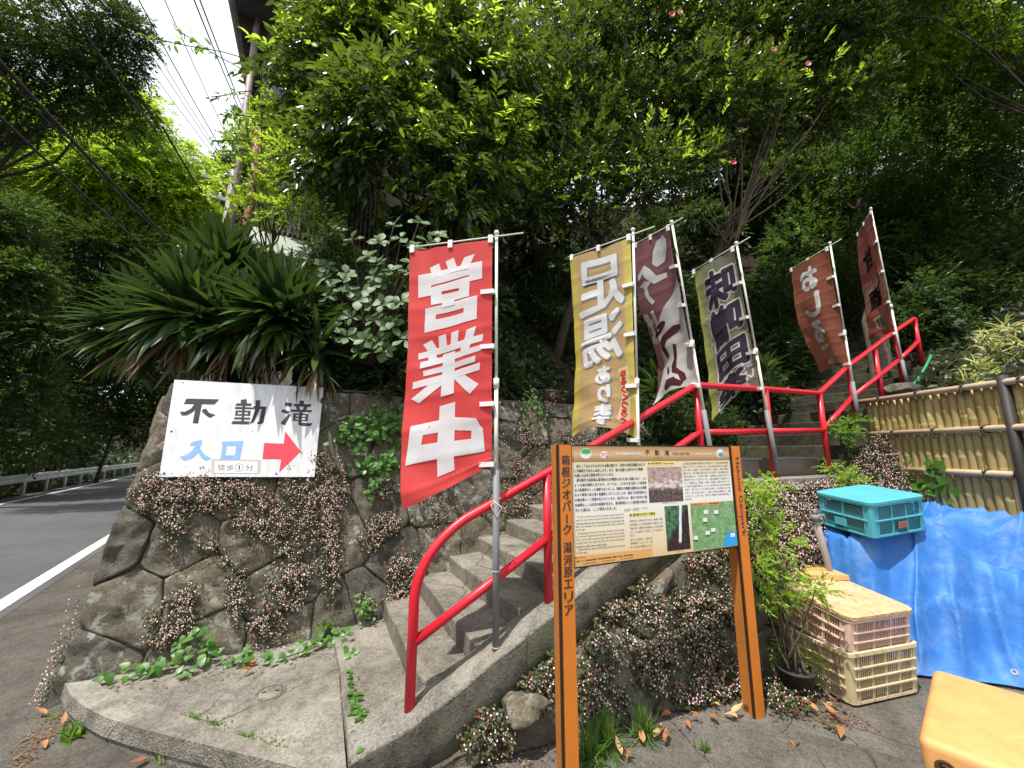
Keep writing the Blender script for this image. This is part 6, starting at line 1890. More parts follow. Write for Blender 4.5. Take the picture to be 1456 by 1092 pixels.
# ------------------------------------------------------------------ shared leaf meshes (each leaf an object)
def leaf_mesh(name, L, Wd, mat, curl=0.1, fold=0.12, shape="ovate", nseg=6):
    v, f = [], []
    for k in range(nseg + 1):
        t = k / nseg
        if shape == "ovate": w = math.sin(math.pi * t ** 0.8) ** 0.9 * (1 - 0.15 * t)
        elif shape == "heart": w = (1 - t) ** 0.7 * min(1.0, 0.5 + 2.8 * t) * 1.1
        elif shape == "obovate": w = math.sin(math.pi * t ** 1.35) ** 0.8
        else: w = min(1, 0.55 + 1.6 * t) * (1 - max(0, (t - 0.45) / 0.55) ** 2.0)      # strap
        w = max(w, 0.02)
        z = -curl * L * t * t
        x = L * (t - 0.12 * curl * t * t)
        fo = fold * Wd * w * (1 - 0.5 * t)
        v += [(x, Wd * w / 2, z + fo), (x, 0, z), (x, -Wd * w / 2, z + fo)]
    for k in range(nseg):
        a_ = 3 * k
        f += [(a_, a_ + 1, a_ + 4, a_ + 3), (a_ + 1, a_ + 2, a_ + 5, a_ + 4)]
    me = bpy.data.meshes.new(name)
    me.from_pydata(v, [], f)
    me.materials.append(mat)
    me.polygons.foreach_set("use_smooth", [True] * len(me.polygons))
    return me
def frame(Xd, up):
    Xd = Vector(Xd).normalized(); up = Vector(up)
    Yd = up.cross(Xd)
    if Yd.length < 1e-4: Yd = Vector((1, 0, 0)).cross(Xd)
    Yd.normalize(); Zd = Xd.cross(Yd)
    return Matrix((Xd, Yd, Zd)).transposed()
def put_leaf(me, parent, pos, Xd, up, s=1.0, name="leaf"):
    o = new_obj(name, me, parent)
    M4 = frame(Xd, up).to_4x4()
    o.matrix_basis = Matrix.Translation(Vector(pos) - wloc(parent)) @ M4 @ Matrix.Diagonal((s, s, s, 1))
    return o

# ------------------------------------------------------------------ spiky strap-leaved plants on the wall
straps = [leaf_mesh("strap_leaf", 0.68, 0.100, LM["strap"], c_, 0.35, "strap", 8) for c_ in (0.06, 0.16, 0.30, 0.42)]
deads = [leaf_mesh("dead_leaf", 0.60, 0.040, LM["strapdead"], c_, 0.4, "strap", 6) for c_ in (0.15, 0.45)]
def strap_plant(label, c, n, seed, scale, lo=-0.55, hi=1.45, dead=26, az0=0, spread=math.pi):
    rng = random.Random(seed)
    c = Vector(c)
    root = thing("spiky_plant", label, "plant", c - Z * 0.45, "spiky plants on top of the wall")
    tube_obj("stem", [c - Z * 0.5 + N * 0.25, c - Z * 0.2 + N * 0.08, c + Z * 0.03], [0.07, 0.06, 0.05], M["bark"], root, 9)
    for k in range(n):
        az = az0 + rng.uniform(-spread, spread)
        t = (k + rng.random()) / n
        el = lo + (hi - lo) * t ** 0.85 + rng.uniform(-0.12, 0.12)
        d_ = Vector((math.cos(az) * math.cos(el), math.sin(az) * math.cos(el), math.sin(el)))
        me = straps[min(3, int((1 - t) * 2.4 + rng.random() * 1.6))]
        put_leaf(me, root, c + d_ * 0.05 + Z * (0.12 * t - 0.05), d_, Z + d_ * 0.01 + Vector((rng.uniform(-.3, .3), rng.uniform(-.3, .3), 0)), scale * rng.uniform(0.78, 1.1))
    for k in range(dead):
        az = az0 + rng.uniform(-spread, spread)
        el = rng.uniform(-1.35, -0.55)
        d_ = Vector((math.cos(az) * math.cos(el), math.sin(az) * math.cos(el), math.sin(el)))
        put_leaf(rng.choice(deads), root, c + d_ * 0.05 - Z * 0.14, d_, Z + Vector((rng.uniform(-.6, .6), rng.uniform(-.6, .6), 0)), scale * rng.uniform(0.6, 1.05), "dead_leaf")
    return root
strap_plant("largest dark spiky plant above the top left corner of the white sign", at(272, 455, 4.25), 270, 1, 1.05, lo=-0.85, dead=34)
strap_plant("dark spiky plant above the right half of the white sign", at(396, 452, 4.1), 210, 2, 0.92, lo=-0.85, dead=34)
strap_plant("upright spiky plant rising behind the other two near the drainpipe", at(318, 392, 4.9), 130, 3, 1.0, lo=-0.1, dead=8)
strap_plant("low spiky plant leaning out over the road at the wall corner", at(205, 470, 4.5), 130, 4, 0.95, lo=-0.8, dead=14, az0=math.radians(170), spread=1.7)
strap_plant("middle spiky plant filling between the two largest ones above the sign", at(335, 470, 4.15), 120, 6, 0.85, lo=-0.9, dead=16)
strap_plant("spiky plant low behind the white sign's top right corner", at(430, 470, 4.2), 120, 7, 0.85, lo=-0.8, dead=16)
strap_plant("small drooping spiky plant under the round-leaved shrub", at(452, 505, 4.0), 40, 5, 0.62, lo=-1.0, hi=0.8, dead=34)

# ------------------------------------------------------------------ round leaved shrub right of them
hyds = [leaf_mesh("round_leaf", 0.150, 0.098, LM["hyd"], c_, 0.10, "obovate", 5) for c_ in (0.1, 0.3)]
def rosette_shrub(name, label, cs, seed, meshes, nl=(5, 7), s=(0.7, 1.15), base=None, cat="shrub", stemr=0.008, mat=None, group=None):
    rng = random.Random(seed)
    base = Vector(base)
    root = thing(name, label, cat, base, group)
    for c in cs:
        c = Vector(c)
        tube_obj("stem", limb_path(base + Vector((rng.uniform(-.1, .1), rng.uniform(-.1, .1), 0)), c, rng, 0.08, 6), [stemr * 1.6] * 4 + [stemr] * 3, mat or M["bark"], root, 6)
        n = rng.randint(*nl)
        a0 = rng.uniform(0, 6.28)
        tilt = Vector((rng.uniform(-.5, .5), -1.0 + rng.uniform(-.4, .4), 0.55 + rng.uniform(-.2, .3))).normalized()
        for k in range(n):
            az = a0 + 2.4 * k
            el = 0.05 + 0.75 * k / n + rng.uniform(-.15, .15)
            d_ = Vector((math.cos(az) * math.cos(el), math.sin(az) * math.cos(el), math.sin(el)))
            d_ = tilt.to_track_quat("Z", "Y") @ d_
            put_leaf(rng.choice(meshes), root, c + d_ * 0.012, d_, tilt, rng.uniform(*s) * (1 - 0.35 * k / n))
    return root
rng = random.Random(77)
cs = []
for px, py, t in ((440, 470, 4.0), (455, 490, 4.0), (482, 465, 3.95), (492, 478, 3.95), (515, 500, 3.95), (540, 480, 3.95), (552, 492, 3.95), (500, 410, 4.1), (510, 422, 4.05), (525, 435, 4.05), (548, 430, 4.0), (570, 432, 4.0), (560, 470, 3.98),
                  (470, 420, 4.2), (480, 445, 4.1), (465, 375, 4.35), (520, 362, 4.25), (535, 372, 4.2), (545, 345, 4.4), (575, 335, 4.4), (560, 325, 4.5), (590, 350, 4.3), (555, 390, 4.15), (575, 392, 4.15), (585, 410, 4.1), (490, 385, 4.3), (500, 345, 4.5), (450, 345, 4.6), (475, 330, 4.7), (530, 410, 4.15), (610, 350, 4.4), (625, 330, 4.5), (600, 310, 4.6), (460, 455, 4.05), (505, 452, 4.0), (530, 460, 4.0), (470, 480, 3.98), (555, 450, 4.0), (515, 480, 3.95), (530, 505, 3.92), (575, 480, 3.95), (485, 405, 4.15), (540, 398, 4.15), (455, 400, 4.3), (585, 375, 4.25)):
    cs.append(at(px + rng.uniform(-6, 6), py + rng.uniform(-6, 6), t))
rosette_shrub("round_leaved_shrub", "shrub with pale rounded leaves between the spiky plants and the red banner", cs, 5, hyds, base=at(520, 520, 4.35))

# ------------------------------------------------------------------ broadleaf tree above the wall
t1c = [(vx(462, 115, 6.2), 0.8), (vx(520, 60, 6.2), 0.95), (vx(620, 90, 6.0), 0.95), (vx(560, 190, 5.6), 0.85), (vx(680, 200, 5.5), 0.75), (vx(475, 230, 5.8), 0.7), (vx(640, 270, 5.4), 0.55), (vx(720, 110, 6.2), 0.8), (vx(425, 190, 6.3), 0.45), (vx(600, 10, 6.4), 0.9), (vx(480, 5, 6.6), 0.8),
       ]
tr = thing("broadleaf_tree", "broadleaf tree with long glossy leaves spreading above the red banner", "tree", W(1.2, 3.4, 2.6))
trunk_and_limbs(tr, W(1.2, 3.4, 3.2), Vector((-0.75, 5.7, 5.6)), t1c, 0.13, M["bark"], 4)
crown("crown", 41, t1c, 62, 0.38, 9, 0.15, 0.052, LM["broad"], tr, 1.0, 0.5, 0.75, 0.25, T8V, T8F, sub=8, upb=0.1)
crown("young_shoots", 141, [(c, r * 1.03) for c, r in t1c], 9, 0.26, 8, 0.14, 0.048, LM["camyoung"], tr, 0.9, 0.3, 0.7, 0.15, T8V, T8F, sub=8, upb=0.1, inner=0.8)
younger = [leaf_mesh("young_leaf", 0.135, 0.050, LM["young"], c_, 0.16, "ovate", 5) for c_ in (0.15, 0.35)]
rng = random.Random(8)
for px, py, t, az in ((478, 95, 5.5, -0.6), (492, 60, 5.5, 0.4), (555, 45, 5.4, 0.3), (585, 60, 5.3, -0.4), (545, 125, 5.0, 0.0), (605, 130, 5.0, 0.5), (650, 55, 5.3, -0.2), (672, 40, 5.3, 0.4), (700, 25, 5.4, 0.2), (690, 95, 5.2, 0.3), (705, 85, 5.2, 0.9), (735, 155, 5.0, 0.8), (750, 150, 5.0, 1.0), (716, 170, 5.0, 0.2), (600, 200, 4.9, -0.3), (540, 215, 4.9, -0.8), (515, 225, 4.9, -1.0), (572, 220, 4.9, 0.1),
                      (430, 40, 5.6, -0.5), (415, 60, 5.7, -0.9), (440, 140, 5.6, -0.9), (395, 70, 5.8, -1.0), (500, 20, 5.6, 0.0), (455, 175, 5.4, -0.4), (640, 175, 5.0, 0.5), (660, 200, 4.9, 0.2)):
    c = at(px, py, t)
    d0 = Vector((math.sin(az), -0.5, 0.25)).normalized()
    nn = rng.randint(7, 9)
    tube_obj("twig", [c - d0 * 0.25 + Y * 0.25, c, c + d0 * 0.16], [0.007, 0.005, 0.003], M["bark"], tr, 5)
    for k in range(nn):
        a_ = 2.4 * k
        side = Vector((math.cos(a_), 0.3 * math.sin(a_), 0.45 * math.sin(a_)))
        d_ = (d0 * 0.55 + side * 0.9 + Z * (-0.25 + rng.uniform(-.2, .25))).normalized()
        put_leaf(rng.choice(younger), tr, c + d0 * 0.02 * k, d_, Z + Y * -0.5, rng.uniform(0.7, 1.15))

# (young growth ends here)
# small maple-like shrub and light sprays by the house corner
sh = thing("light_green_tree", "slender tree with small yellow-green leaves beside the house drainpipe", "tree", W(-1.5, 3.6, 2.6))
lgc = [(vx(365, 275, 5.6), 0.34), (vx(330, 262, 5.8), 0.26), (vx(398, 262, 5.5), 0.32), (vx(420, 235, 5.5), 0.34), (vx(372, 235, 5.6), 0.30), (vx(340, 300, 5.8), 0.24), (vx(395, 300, 5.4), 0.26), (vx(350, 175, 5.7), 0.20), (vx(372, 150, 5.8), 0.24), (vx(330, 205, 5.7), 0.16), (vx(415, 300, 5.2), 0.2)]
trunk_and_limbs(sh, W(-1.5, 3.6, 2.6), Vector(vx(392, 330, 5.7)), lgc, 0.03, M["bark"], 14)
crown("crown", 42, lgc, 120, 0.16, 8, 0.062, 0.030, LM["bright"], sh, 0.9, 0.15, 0.9, sub=6)
bsp = [(vx(290, 70, 5.2), vx(205, 52, 5.2)), (vx(310, 78, 5.3), vx(250, 42, 5.2)), (vx(352, 130, 5.4), vx(300, 138, 5.3)), (vx(352, 165, 5.4), vx(318, 160, 5.3)), (vx(345, 200, 5.5), vx(305, 200, 5.3)), (vx(350, 215, 5.5), vx(318, 215, 5.3))]
P_, X_, Zs = [], [], []
rs = np.random.RandomState(3)
for i, (A, B) in enumerate(bsp):
    A, B = Vector(A), Vector(B)
    tube_obj("branch", limb_path(A + (A - B) * (0.6 if i < 2 else 0.2), B, rng, 0.05, 6), 0.006, M["bark"], sh, 5)
    for k in range(16):
        p = A.lerp(B, k / 15) + Vector(rs.normal(0, 0.02, 3))
        d_ = (B - A).normalized() * 0.5 + Vector(rs.normal(0, 0.6, 3)) - Z * 0.4
        P_.append(p); X_.append(d_); Zs.append(Vector((0, -0.4, 1)) + Vector(rs.normal(0, 0.3, 3)))
V_, F_ = leaf_arrays(np.array(P_), np.array(X_), np.array(Zs), 0.105, 0.045, T8V, T8F)
from_np("hanging_leaves", V_, F_, LM["fresh"], sh)

# ------------------------------------------------------------------ camellias
camc1 = [(vx(800, 60, 7.2), 1.05), (vx(880, 40, 7.4), 1.1), (vx(790, 170, 6.8), 0.95), (vx(870, 150, 7.0), 1.05), (vx(950, 110, 7.2), 1.0), (vx(830, 270, 6.4), 0.8), (vx(910, 250, 6.6), 0.8), (vx(760, 290, 6.2), 0.6), (vx(960, 20, 7.6), 1.1)]
camc2 = [(vx(1030, 60, 7.4), 1.05), (vx(1110, 50, 7.4), 1.05), (vx(1180, 70, 7.4), 1.0), (vx(1020, 160, 7.0), 0.9), (vx(1100, 150, 7.0), 0.85), (vx(1170, 160, 7.0), 0.75), (vx(980, 225, 6.6), 0.6), (vx(1215, 130, 7.2), 0.6)]
for nm, lab, cl_, base, fork, sd in (("camellia_tree", "dense dark camellia behind the tan and maroon banners", camc1, W(3.0, 3.2, 3.0), vx(850, 330, 6.6), 51), ("camellia_tree", "camellia with fanning bare stems and pink flowers above the olive banner", camc2, at(1010, 400, 6.8), vx(1035, 318, 6.8), 52)):
    ct = thing(nm, lab, "tree", base, "camellia trees above the wall")
    rg_ = random.Random(sd)
    tube_obj("trunk", limb_path(base, fork, rg_, 0.05, 6), [0.09, 0.085, 0.08, 0.07, 0.065, 0.06, 0.055], M["bark"], ct, 9)
    for c, r in cl_:
        for q_ in range(3 if sd == 52 else 2):
            c2_ = Vector(c) + Vector((rg_.uniform(-.6, .6), rg_.uniform(-.6, .3), rg_.uniform(-.4, .2))) * r
            p = limb_path(Vector(fork) + Vector((rg_.uniform(-.12, .12), rg_.uniform(-.1, .1), rg_.uniform(-.5, .1))), c2_, rg_, 0.05, 8, 0.05)
            tube_obj("branch", p, [0.020, 0.017, 0.014, 0.012, 0.010, 0.008, 0.007, 0.006, 0.005], M["barkpale"] if sd == 52 else M["bark"], ct, 6)
    crown("crown", sd, cl_, 105, 0.24, 9, 0.088, 0.042, LM["camellia"], ct, 0.95, 0.15, 0.5, 0.0, T2V, T2F, sub=10, inner=0.25)
    crown("young_shoots", sd + 10, [(c, np.array([r, r, r]) * 1.02) for c, r in cl_], 11, 0.16, 7, 0.085, 0.034, LM["camyoung"], ct, 0.7, -0.1, 0.5, -0.1, T2V, T2F, sub=8, inner=0.8)
    fm = None
    for px, py, t, mt in (((955, 22, 6.2, "camflower"), (966, 18, 6.2, "campink"), (1042, 232, 6.0, "camflower")) if sd == 51 else ((1148, 92, 6.1, "campink"), (1099, 72, 6.1, "campink"), (1060, 62, 6.2, "campink"))):
        c = at(px, py, t)
        bm = bmesh.new()
        for ring_, (rr_, zz2, sc_) in enumerate(((0.020, 0.0, 1.0), (0.012, 0.012, 0.8))):
            for k in range(6):
                a_ = 2 * math.pi * k / 6 + ring_ * 0.5
                d_ = X * math.cos(a_) + Z * math.sin(a_)
                s_ = X * -math.sin(a_) + Z * math.cos(a_)
                vs_ = [bm.verts.new(c + d_ * x * sc_ + s_ * y * sc_ - Y * (zz2 + zz3)) for x, y, zz3 in ((0.004, 0, 0), (0.028, 0.020, 0.010), (0.046, 0.008, 0.022), (0.046, -0.008, 0.022), (0.028, -0.020, 0.010))]
                bm.faces.new(vs_)
        from_bm("flower", bm, LM[mt], ct, True)

# ------------------------------------------------------------------ shared crowns for the woods
def wood_tree(name, label, base, fork, clumps, seed, mat, dens, tl, m, L, Wd, r0=0.16, bark=None, group="trees of the surrounding wood", **kw):
    t_ = thing(name, label, "tree", base, group)
    trunk_and_limbs(t_, base, fork, clumps, r0, bark or M["bark"], seed)
    crown("crown", seed, clumps, dens, tl, m, L, Wd, mat, t_, **kw)
    return t_
wood_tree("maple_tree", "feathery maple overhanging the top right corner", (9.8, 5.5, 3.4), (8.6, 5.6, 7.2), [(vx(1240, 30, 8.6), 1.2), (vx(1330, 40, 8.2), 1.2), (vx(1430, 60, 7.6), 1.2), (vx(1390, 140, 8.2), 1.0), (vx(1290, 120, 9.0), 1.0), (vx(1450, 190, 7.8), 0.9), ((6.4, 5.6, 10.8), 1.4), ((5.0, 5.8, 10.8), 1.2), ((7.8, 5.6, 10.8), 1.4)], 61, LM["maple"], 46, 0.42, 10, 0.10, 0.050, 0.08, droop=0.15, flat=1.3, sub=10, upb=0.0)
mp_ = bpy.data.objects["maple_tree"]
crown("young_shoots", 161, [(vx(1190, 10, 7.8), 0.9), (vx(1260, 40, 8.0), 0.9), (vx(1330, 20, 7.8), 0.9), (vx(1290, 80, 8.2), 0.7), (vx(1400, 60, 7.6), 0.6)], 40, 0.36, 10, 0.095, 0.048, LM["bright"], mp_, 0.9, 0.15, 1.3, 0.0, sub=8, upb=0.0)
wood_tree("wood_tree", "leafy tree in the dark wood directly behind the narrow dull red banner", (9.0, 9.5, 5.2), (9.0, 9.2, 8.0), [(vx(1240, 230, 11), 1.6), (vx(1190, 300, 11), 1.4), (vx(1270, 330, 11), 1.5), (vx(1150, 250, 11.5), 1.4), (vx(1210, 170, 12), 1.5), (vx(1300, 250, 11), 1.4), (vx(1160, 350, 10), 1.2), (vx(1240, 400, 10.5), 1.1)], 62, LM["maple"], 34, 0.5, 10, 0.12, 0.058, 0.2, droop=0.15, flat=1.2, sub=10, upb=0.0)
wood_tree("wood_tree", "leafy tree filling the right edge of the picture above the bamboo fence", (9.5, 5.6, 3.6), (9.4, 5.8, 5.5), [(vx(1350, 230, 9), 1.2), (vx(1420, 270, 8.6), 1.2), (vx(1360, 330, 8.6), 1.1), (vx(1440, 360, 8.0), 1.0), (vx(1320, 400, 9), 1.0), (vx(1390, 420, 8.5), 0.9), (vx(1330, 300, 9.8), 1.2), (vx(1450, 430, 8), 0.8)], 63, LM["maple"], 42, 0.42, 10, 0.10, 0.050, 0.14, droop=0.15, flat=1.2, sub=10, upb=0.0)
wood_tree("wood_tree", "deep green tree at the back of the wood above the upper steps", (6.5, 14.0, 7.5), (6.4, 13.6, 10.0), [(vx(1000, 250, 14), 2.2), (vx(1080, 300, 14), 2.0), (vx(1140, 180, 15), 2.4), (vx(1020, 120, 15), 2.4), (vx(1230, 60, 15), 2.4), (vx(1300, 150, 14), 2.2), (vx(920, 180, 15), 2.2), (vx(1380, 180, 13), 2.0), (vx(1200, 380, 13), 1.6), (vx(1420, 90, 13), 2.2)], 64, LM["dark"], 26, 0.8, 11, 0.19, 0.085, 0.25, droop=0.2, flat=0.9, sub=10)
wood_tree("wood_tree", "deep green tree behind the broadleaf tree and the house", (-1.5, 11.0, 5.5), (-1.2, 11.0, 9.0), [(vx(480, 120, 12), 1.9), (vx(570, 60, 12), 2.0), (vx(660, 120, 12), 1.9), (vx(560, 220, 11), 1.7), (vx(660, 240, 11), 1.6), (vx(740, 60, 12.5), 2.0), (vx(740, 200, 11.5), 1.7), (vx(830, 120, 13), 2.0), (vx(470, 20, 12.5), 1.8), (vx(700, 320, 10.5), 1.2), (vx(600, 310, 10.5), 1.2)], 65, LM["dark"], 28, 0.7, 11, 0.17, 0.075, 0.25, droop=0.2, flat=0.9, sub=10)
# trees across the road
wood_tree("conifer_tree", "dark feathery tree overhanging the road at the top left", (-17.5, 10.0, 1.5), (-14.0, 9.5, 10.5), [(vx(20, 30, 9.6), 1.1), (vx(90, 40, 9.6), 1.1), (vx(130, 25, 9.6), 0.95), (vx(50, 110, 9.8), 0.95), (vx(130, 100, 9.8), 0.9), (vx(155, 110, 9.8), 0.5), (vx(178, 40, 9.6), 0.45), (vx(150, 160, 9.9), 0.55), (vx(95, 160, 10), 0.6), (vx(192, 140, 10), 0.3), (vx(208, 165, 10), 0.2), (vx(200, 95, 10), 0.2), (vx(30, 170, 10), 0.6), (vx(-80, 60, 10), 1.4), (vx(-120, 180, 10), 1.4)], 71, LM["dark"], 75, 0.34, 12, 0.10, 0.032, 0.22, droop=0.35, flat=0.6, sub=9, upb=0.0)
wood_tree("drooping_tree", "bright yellow-green drooping tree at the end of the sky gap", (-22.0, 18.5, 0.5), (-20.5, 18.2, 9.0), [(vx(190, 200, 19), 1.9), (vx(240, 235, 19.5), 1.9), (vx(200, 270, 19), 1.9), (vx(268, 272, 20), 1.3), (vx(240, 300, 19.5), 1.6), (vx(150, 240, 18), 1.8), (vx(170, 160, 19), 1.5), (vx(290, 305, 20), 1.0), (vx(205, 330, 19), 1.4)], 72, LM["bright"], 30, 0.75, 13, 0.21, 0.060, 0.24, droop=0.75, flat=0.9, hang=0.2, sub=11, upb=0.1)
wood_tree("drooping_tree", "bright green drooping tree at the left edge below the dark overhanging tree", (-23.0, 14.0, 0.5), (-20.5, 13.2, 8.0), [(vx(30, 190, 17), 1.5), (vx(90, 200, 17.5), 1.6), (vx(120, 250, 17.5), 1.5), (vx(50, 240, 17), 1.4), (vx(150, 300, 18), 1.2), (vx(-40, 220, 17), 1.7), (vx(-120, 160, 17), 2.0), (vx(10, 130, 18), 1.6)], 73, LM["bright"], 30, 0.7, 13, 0.19, 0.055, 0.24, droop=0.75, flat=0.9, hang=0.2, sub=11, upb=0.1)
wood_tree("wood_tree", "dark rounded tree at the left edge above the guardrail", (-19.5, 13.2, 0.3), (-18.0, 12.6, 2.4), [(vx(20, 310, 14), 1.1), (vx(40, 390, 13.6), 1.2), (vx(60, 460, 13.4), 1.1), (vx(20, 480, 13), 1.1), (vx(40, 560, 13), 1.0), (vx(0, 400, 13), 1.2), (vx(-60, 340, 13), 1.5), (vx(-50, 520, 12.6), 1.3), (vx(70, 620, 13), 0.7), (vx(10, 625, 12.8), 0.7)], 74, LM["mid"], 60, 0.42, 10, 0.13, 0.062, 0.16, droop=0.3, flat=0.8, sub=11)
wood_tree("wood_tree", "shadowy tree behind the guardrail left of the spiky plants", (-17.5, 17.0, 0.3), (-16.8, 17.0, 3.4), [(vx(110, 340, 17), 1.6), (vx(170, 360, 17), 1.6), (vx(120, 440, 16.5), 1.5), (vx(190, 430, 16.5), 1.5), (vx(140, 520, 16), 1.4), (vx(200, 520, 16), 1.4), (vx(110, 600, 16), 1.1), (vx(180, 600, 16), 1.1), (vx(230, 590, 16.5), 1.1), (vx(250, 500, 17), 1.4)], 75, LM["dark"], 34, 0.6, 10, 0.17, 0.075, 0.07, droop=0.3, flat=0.8, sub=11)
wood_tree("wood_tree", "tall dark tree deep in the wood across the road", (-28.0, 22.0, 3.5), (-27.0, 21.5, 9.0), [(vx(60, 330, 26), 3.0), (vx(130, 300, 26), 3.0), (vx(20, 420, 25), 2.8), (vx(100, 450, 25), 3.0), (vx(180, 400, 25), 2.8), (vx(60, 560, 24), 2.4), (vx(160, 540, 24), 2.4), (vx(240, 450, 26), 2.6), (vx(300, 330, 30), 2.2), (vx(280, 420, 28), 2.6), (vx(20, 240, 26), 3.2), (vx(-60, 330, 24), 3.4), (vx(250, 560, 25), 2.2), (vx(300, 560, 26), 2.4)], 76, LM["dark"], 14, 1.1, 11, 0.30, 0.13, 0.3, droop=0.3, flat=0.8, sub=11)
wood_tree("wood_tree", "far tree standing behind the house and the utility pole", (-19, 26, 0.5), (-18.5, 26, 6.0), [(vx(310, 300, 30), 2.6), (vx(350, 280, 30), 2.6), (vx(390, 240, 30), 3.0), (vx(360, 360, 29), 2.6), (vx(420, 300, 29), 3.0), (vx(300, 380, 30), 2.6), (vx(440, 180, 30), 3.4), (vx(440, 400, 28), 2.8)], 77, LM["mid"], 13, 1.0, 10, 0.30, 0.13, 0.3, droop=0.3, flat=0.8, sub=10)

# ------------------------------------------------------------------ undergrowth on the slope (copies of two shrubs)
def proto_shrub(seed, mat, L, Wd, dens, rad=(0.55, 0.5, 0.5)):
    base = Vector((0, 0, 0))
    t_ = thing("shrub", "x", "shrub", base, "dark shrubs of the undergrowth")
    rg_ = random.Random(seed)
    cl_ = [((rg_.uniform(-.25, .25), rg_.uniform(-.25, .25), 0.35 + 0.35 * k), tuple(x * rg_.uniform(0.7, 1.05) for x in rad)) for k in range(3)]
    for c, r in cl_:
        tube_obj("stem", limb_path(base, c, rg_, 0.1, 5), [0.018, 0.016, 0.014, 0.012, 0.010, 0.008], M["bark"], t_, 6)
    crown("crown", seed, cl_, dens, 0.20, 8, L, Wd, mat, t_, 0.95, 0.25, 0.75, 0.1, sub=8, inner=0.2)
    return t_
pa1 = proto_shrub(81, LM["under"], 0.075, 0.034, 120)
pa2 = proto_shrub(82, LM["under"], 0.105, 0.055, 70)
pa3 = proto_shrub(83, LM["dark"], 0.055, 0.028, 190)
def shrub_at(proto, first, label, p, s, rz):
    o = proto if first else copy_tree(proto)
    o.location = Vector(p); o.scale = (s, s, s); o.rotation_euler.z = rz
    o["label"] = label
    return o
spots = [
    (pa1, 480, 560, 2.15, 0.0, 0.6, "low dark shrub on the wall top left of the red banner"), (pa2, 640, 470, 3.0, 0, 1.05, "dark shrub directly behind the red banner"), (pa1, 735, 420, 3.2, 0, 1.1, "dark shrub just right of the red banner's pole"), (pa3, 790, 470, 3.1, 0, 1.0, "fine-leaved dark shrub left of the tan banner above the wall planter"),
    (pa1, 870, 440, 3.2, 0, 1.15, "dark shrub behind the tan banner"), (pa2, 750, 330, 4.3, 0, 1.5, "broad-leaved shrub in the gap between the red and tan banners"), (pa3, 960, 430, 3.1, 0, 1.15, "fine-leaved dark shrub behind the maroon banner"), (pa1, 1040, 420, 3.4, 0, 1.1, "dark shrub behind the olive banner's top"), (pa3, 1100, 470, 2.9, 0, 1.2, "fine-leaved shrub between the olive and rust brown banners"),
    (pa2, 1075, 545, 2.15, 0, 0.9, "drooping shrub low down behind the flat red rail"), (pa1, 950, 600, 1.7, 0, 0.75, "low shrub behind the maroon banner's lower edge"), (pa3, 1020, 620, 1.5, 0, 0.6, "small shrub under the olive banner behind the rail"), (pa3, 1160, 420, 3.9, 0, 1.3, "fine-leaved shrub behind the rust brown banner"), (pa1, 1120, 360, 4.8, 0, 1.6, "large dark shrub above the rust brown banner"),
    (pa2, 620, 370, 4.0, 0, 1.3, "broad-leaved shrub above the red banner's crossbar"), (pa3, 690, 360, 4.4, 0, 1.5, "fine-leaved shrub behind the top of the red banner's pole"), (pa1, 840, 350, 4.6, 0, 1.6, "dark shrub above the tan banner's crossbar"), (pa3, 930, 340, 4.9, 0, 1.6, "fine-leaved shrub above the maroon banner's pole"), (pa2, 1010, 350, 4.9, 0, 1.5, "broad-leaved shrub at the foot of the bare camellia stems"),
    (pa1, 500, 330, 4.4, 0, 1.2, "dark shrub behind the round-leaved shrub"), (pa3, 440, 330, 4.2, 0, 1.0, "fine-leaved shrub between the slatted screen and the round-leaved shrub"),
    (pa1, 1330, 480, 3.3, 1, 1.0, "shrub behind the fence just right of the handrail's top end"), (pa3, 1380, 450, 3.4, 1, 1.1, "fine-leaved shrub behind the fence left of the striped plant"), (pa2, 1440, 440, 3.3, 1, 1.0, "broad-leaved shrub at the right edge behind the striped plant"), (pa1, 1300, 430, 4.2, 1, 1.2, "dark shrub right of the standing stone"),
    (pa2, 800, 400, 3, 0, 1.0, "broad-leaved shrub between the red banner's pole and the tan banner's top"), (pa3, 880, 500, 3, 0, 0.8, "low fine-leaved shrub behind the lower half of the tan banner"), (pa1, 980, 500, 3, 0, 0.9, "low dark shrub in the gap between the maroon and olive banners"), (pa2, 1110, 420, 3, 0, 1.1, "broad-leaved shrub in the gap left of the rust brown banner's top"), (pa1, 1130, 520, 3, 0, 0.9, "dark shrub low beside the rust brown banner's hem"), (pa3, 1200, 440, 3, 0, 1.1, "fine-leaved shrub in the gap between the rust brown and dull red banners"), (pa2, 1290, 400, 3, 0, 1.2, "broad-leaved shrub right of the dull red banner's pole"), (pa1, 560, 440, 3, 0, 0.9, "dark shrub filling behind the lower round leaves"), (pa3, 600, 400, 3, 0, 0.9, "fine-leaved shrub close behind the red banner's upper left corner"),
    (pa3, 470, 400, 3, 2, 0.8, "fine-leaved shrub right behind the upper round leaves"), (pa1, 545, 455, 3, 2, 0.8, "dark shrub right behind the middle of the round-leaved shrub"), (pa3, 440, 440, 3, 2, 0.8, "fine-leaved shrub between the spiky plants and the round-leaved shrub"),
    (pa1, 720, 540, 2.35, 0, 0.55, "small shrub hanging over the wall right of the red banner"), (pa2, 560, 530, 2.4, 0, 0.6, "small broad-leaved shrub on the wall under the round-leaved shrub"),
]
seen = set()
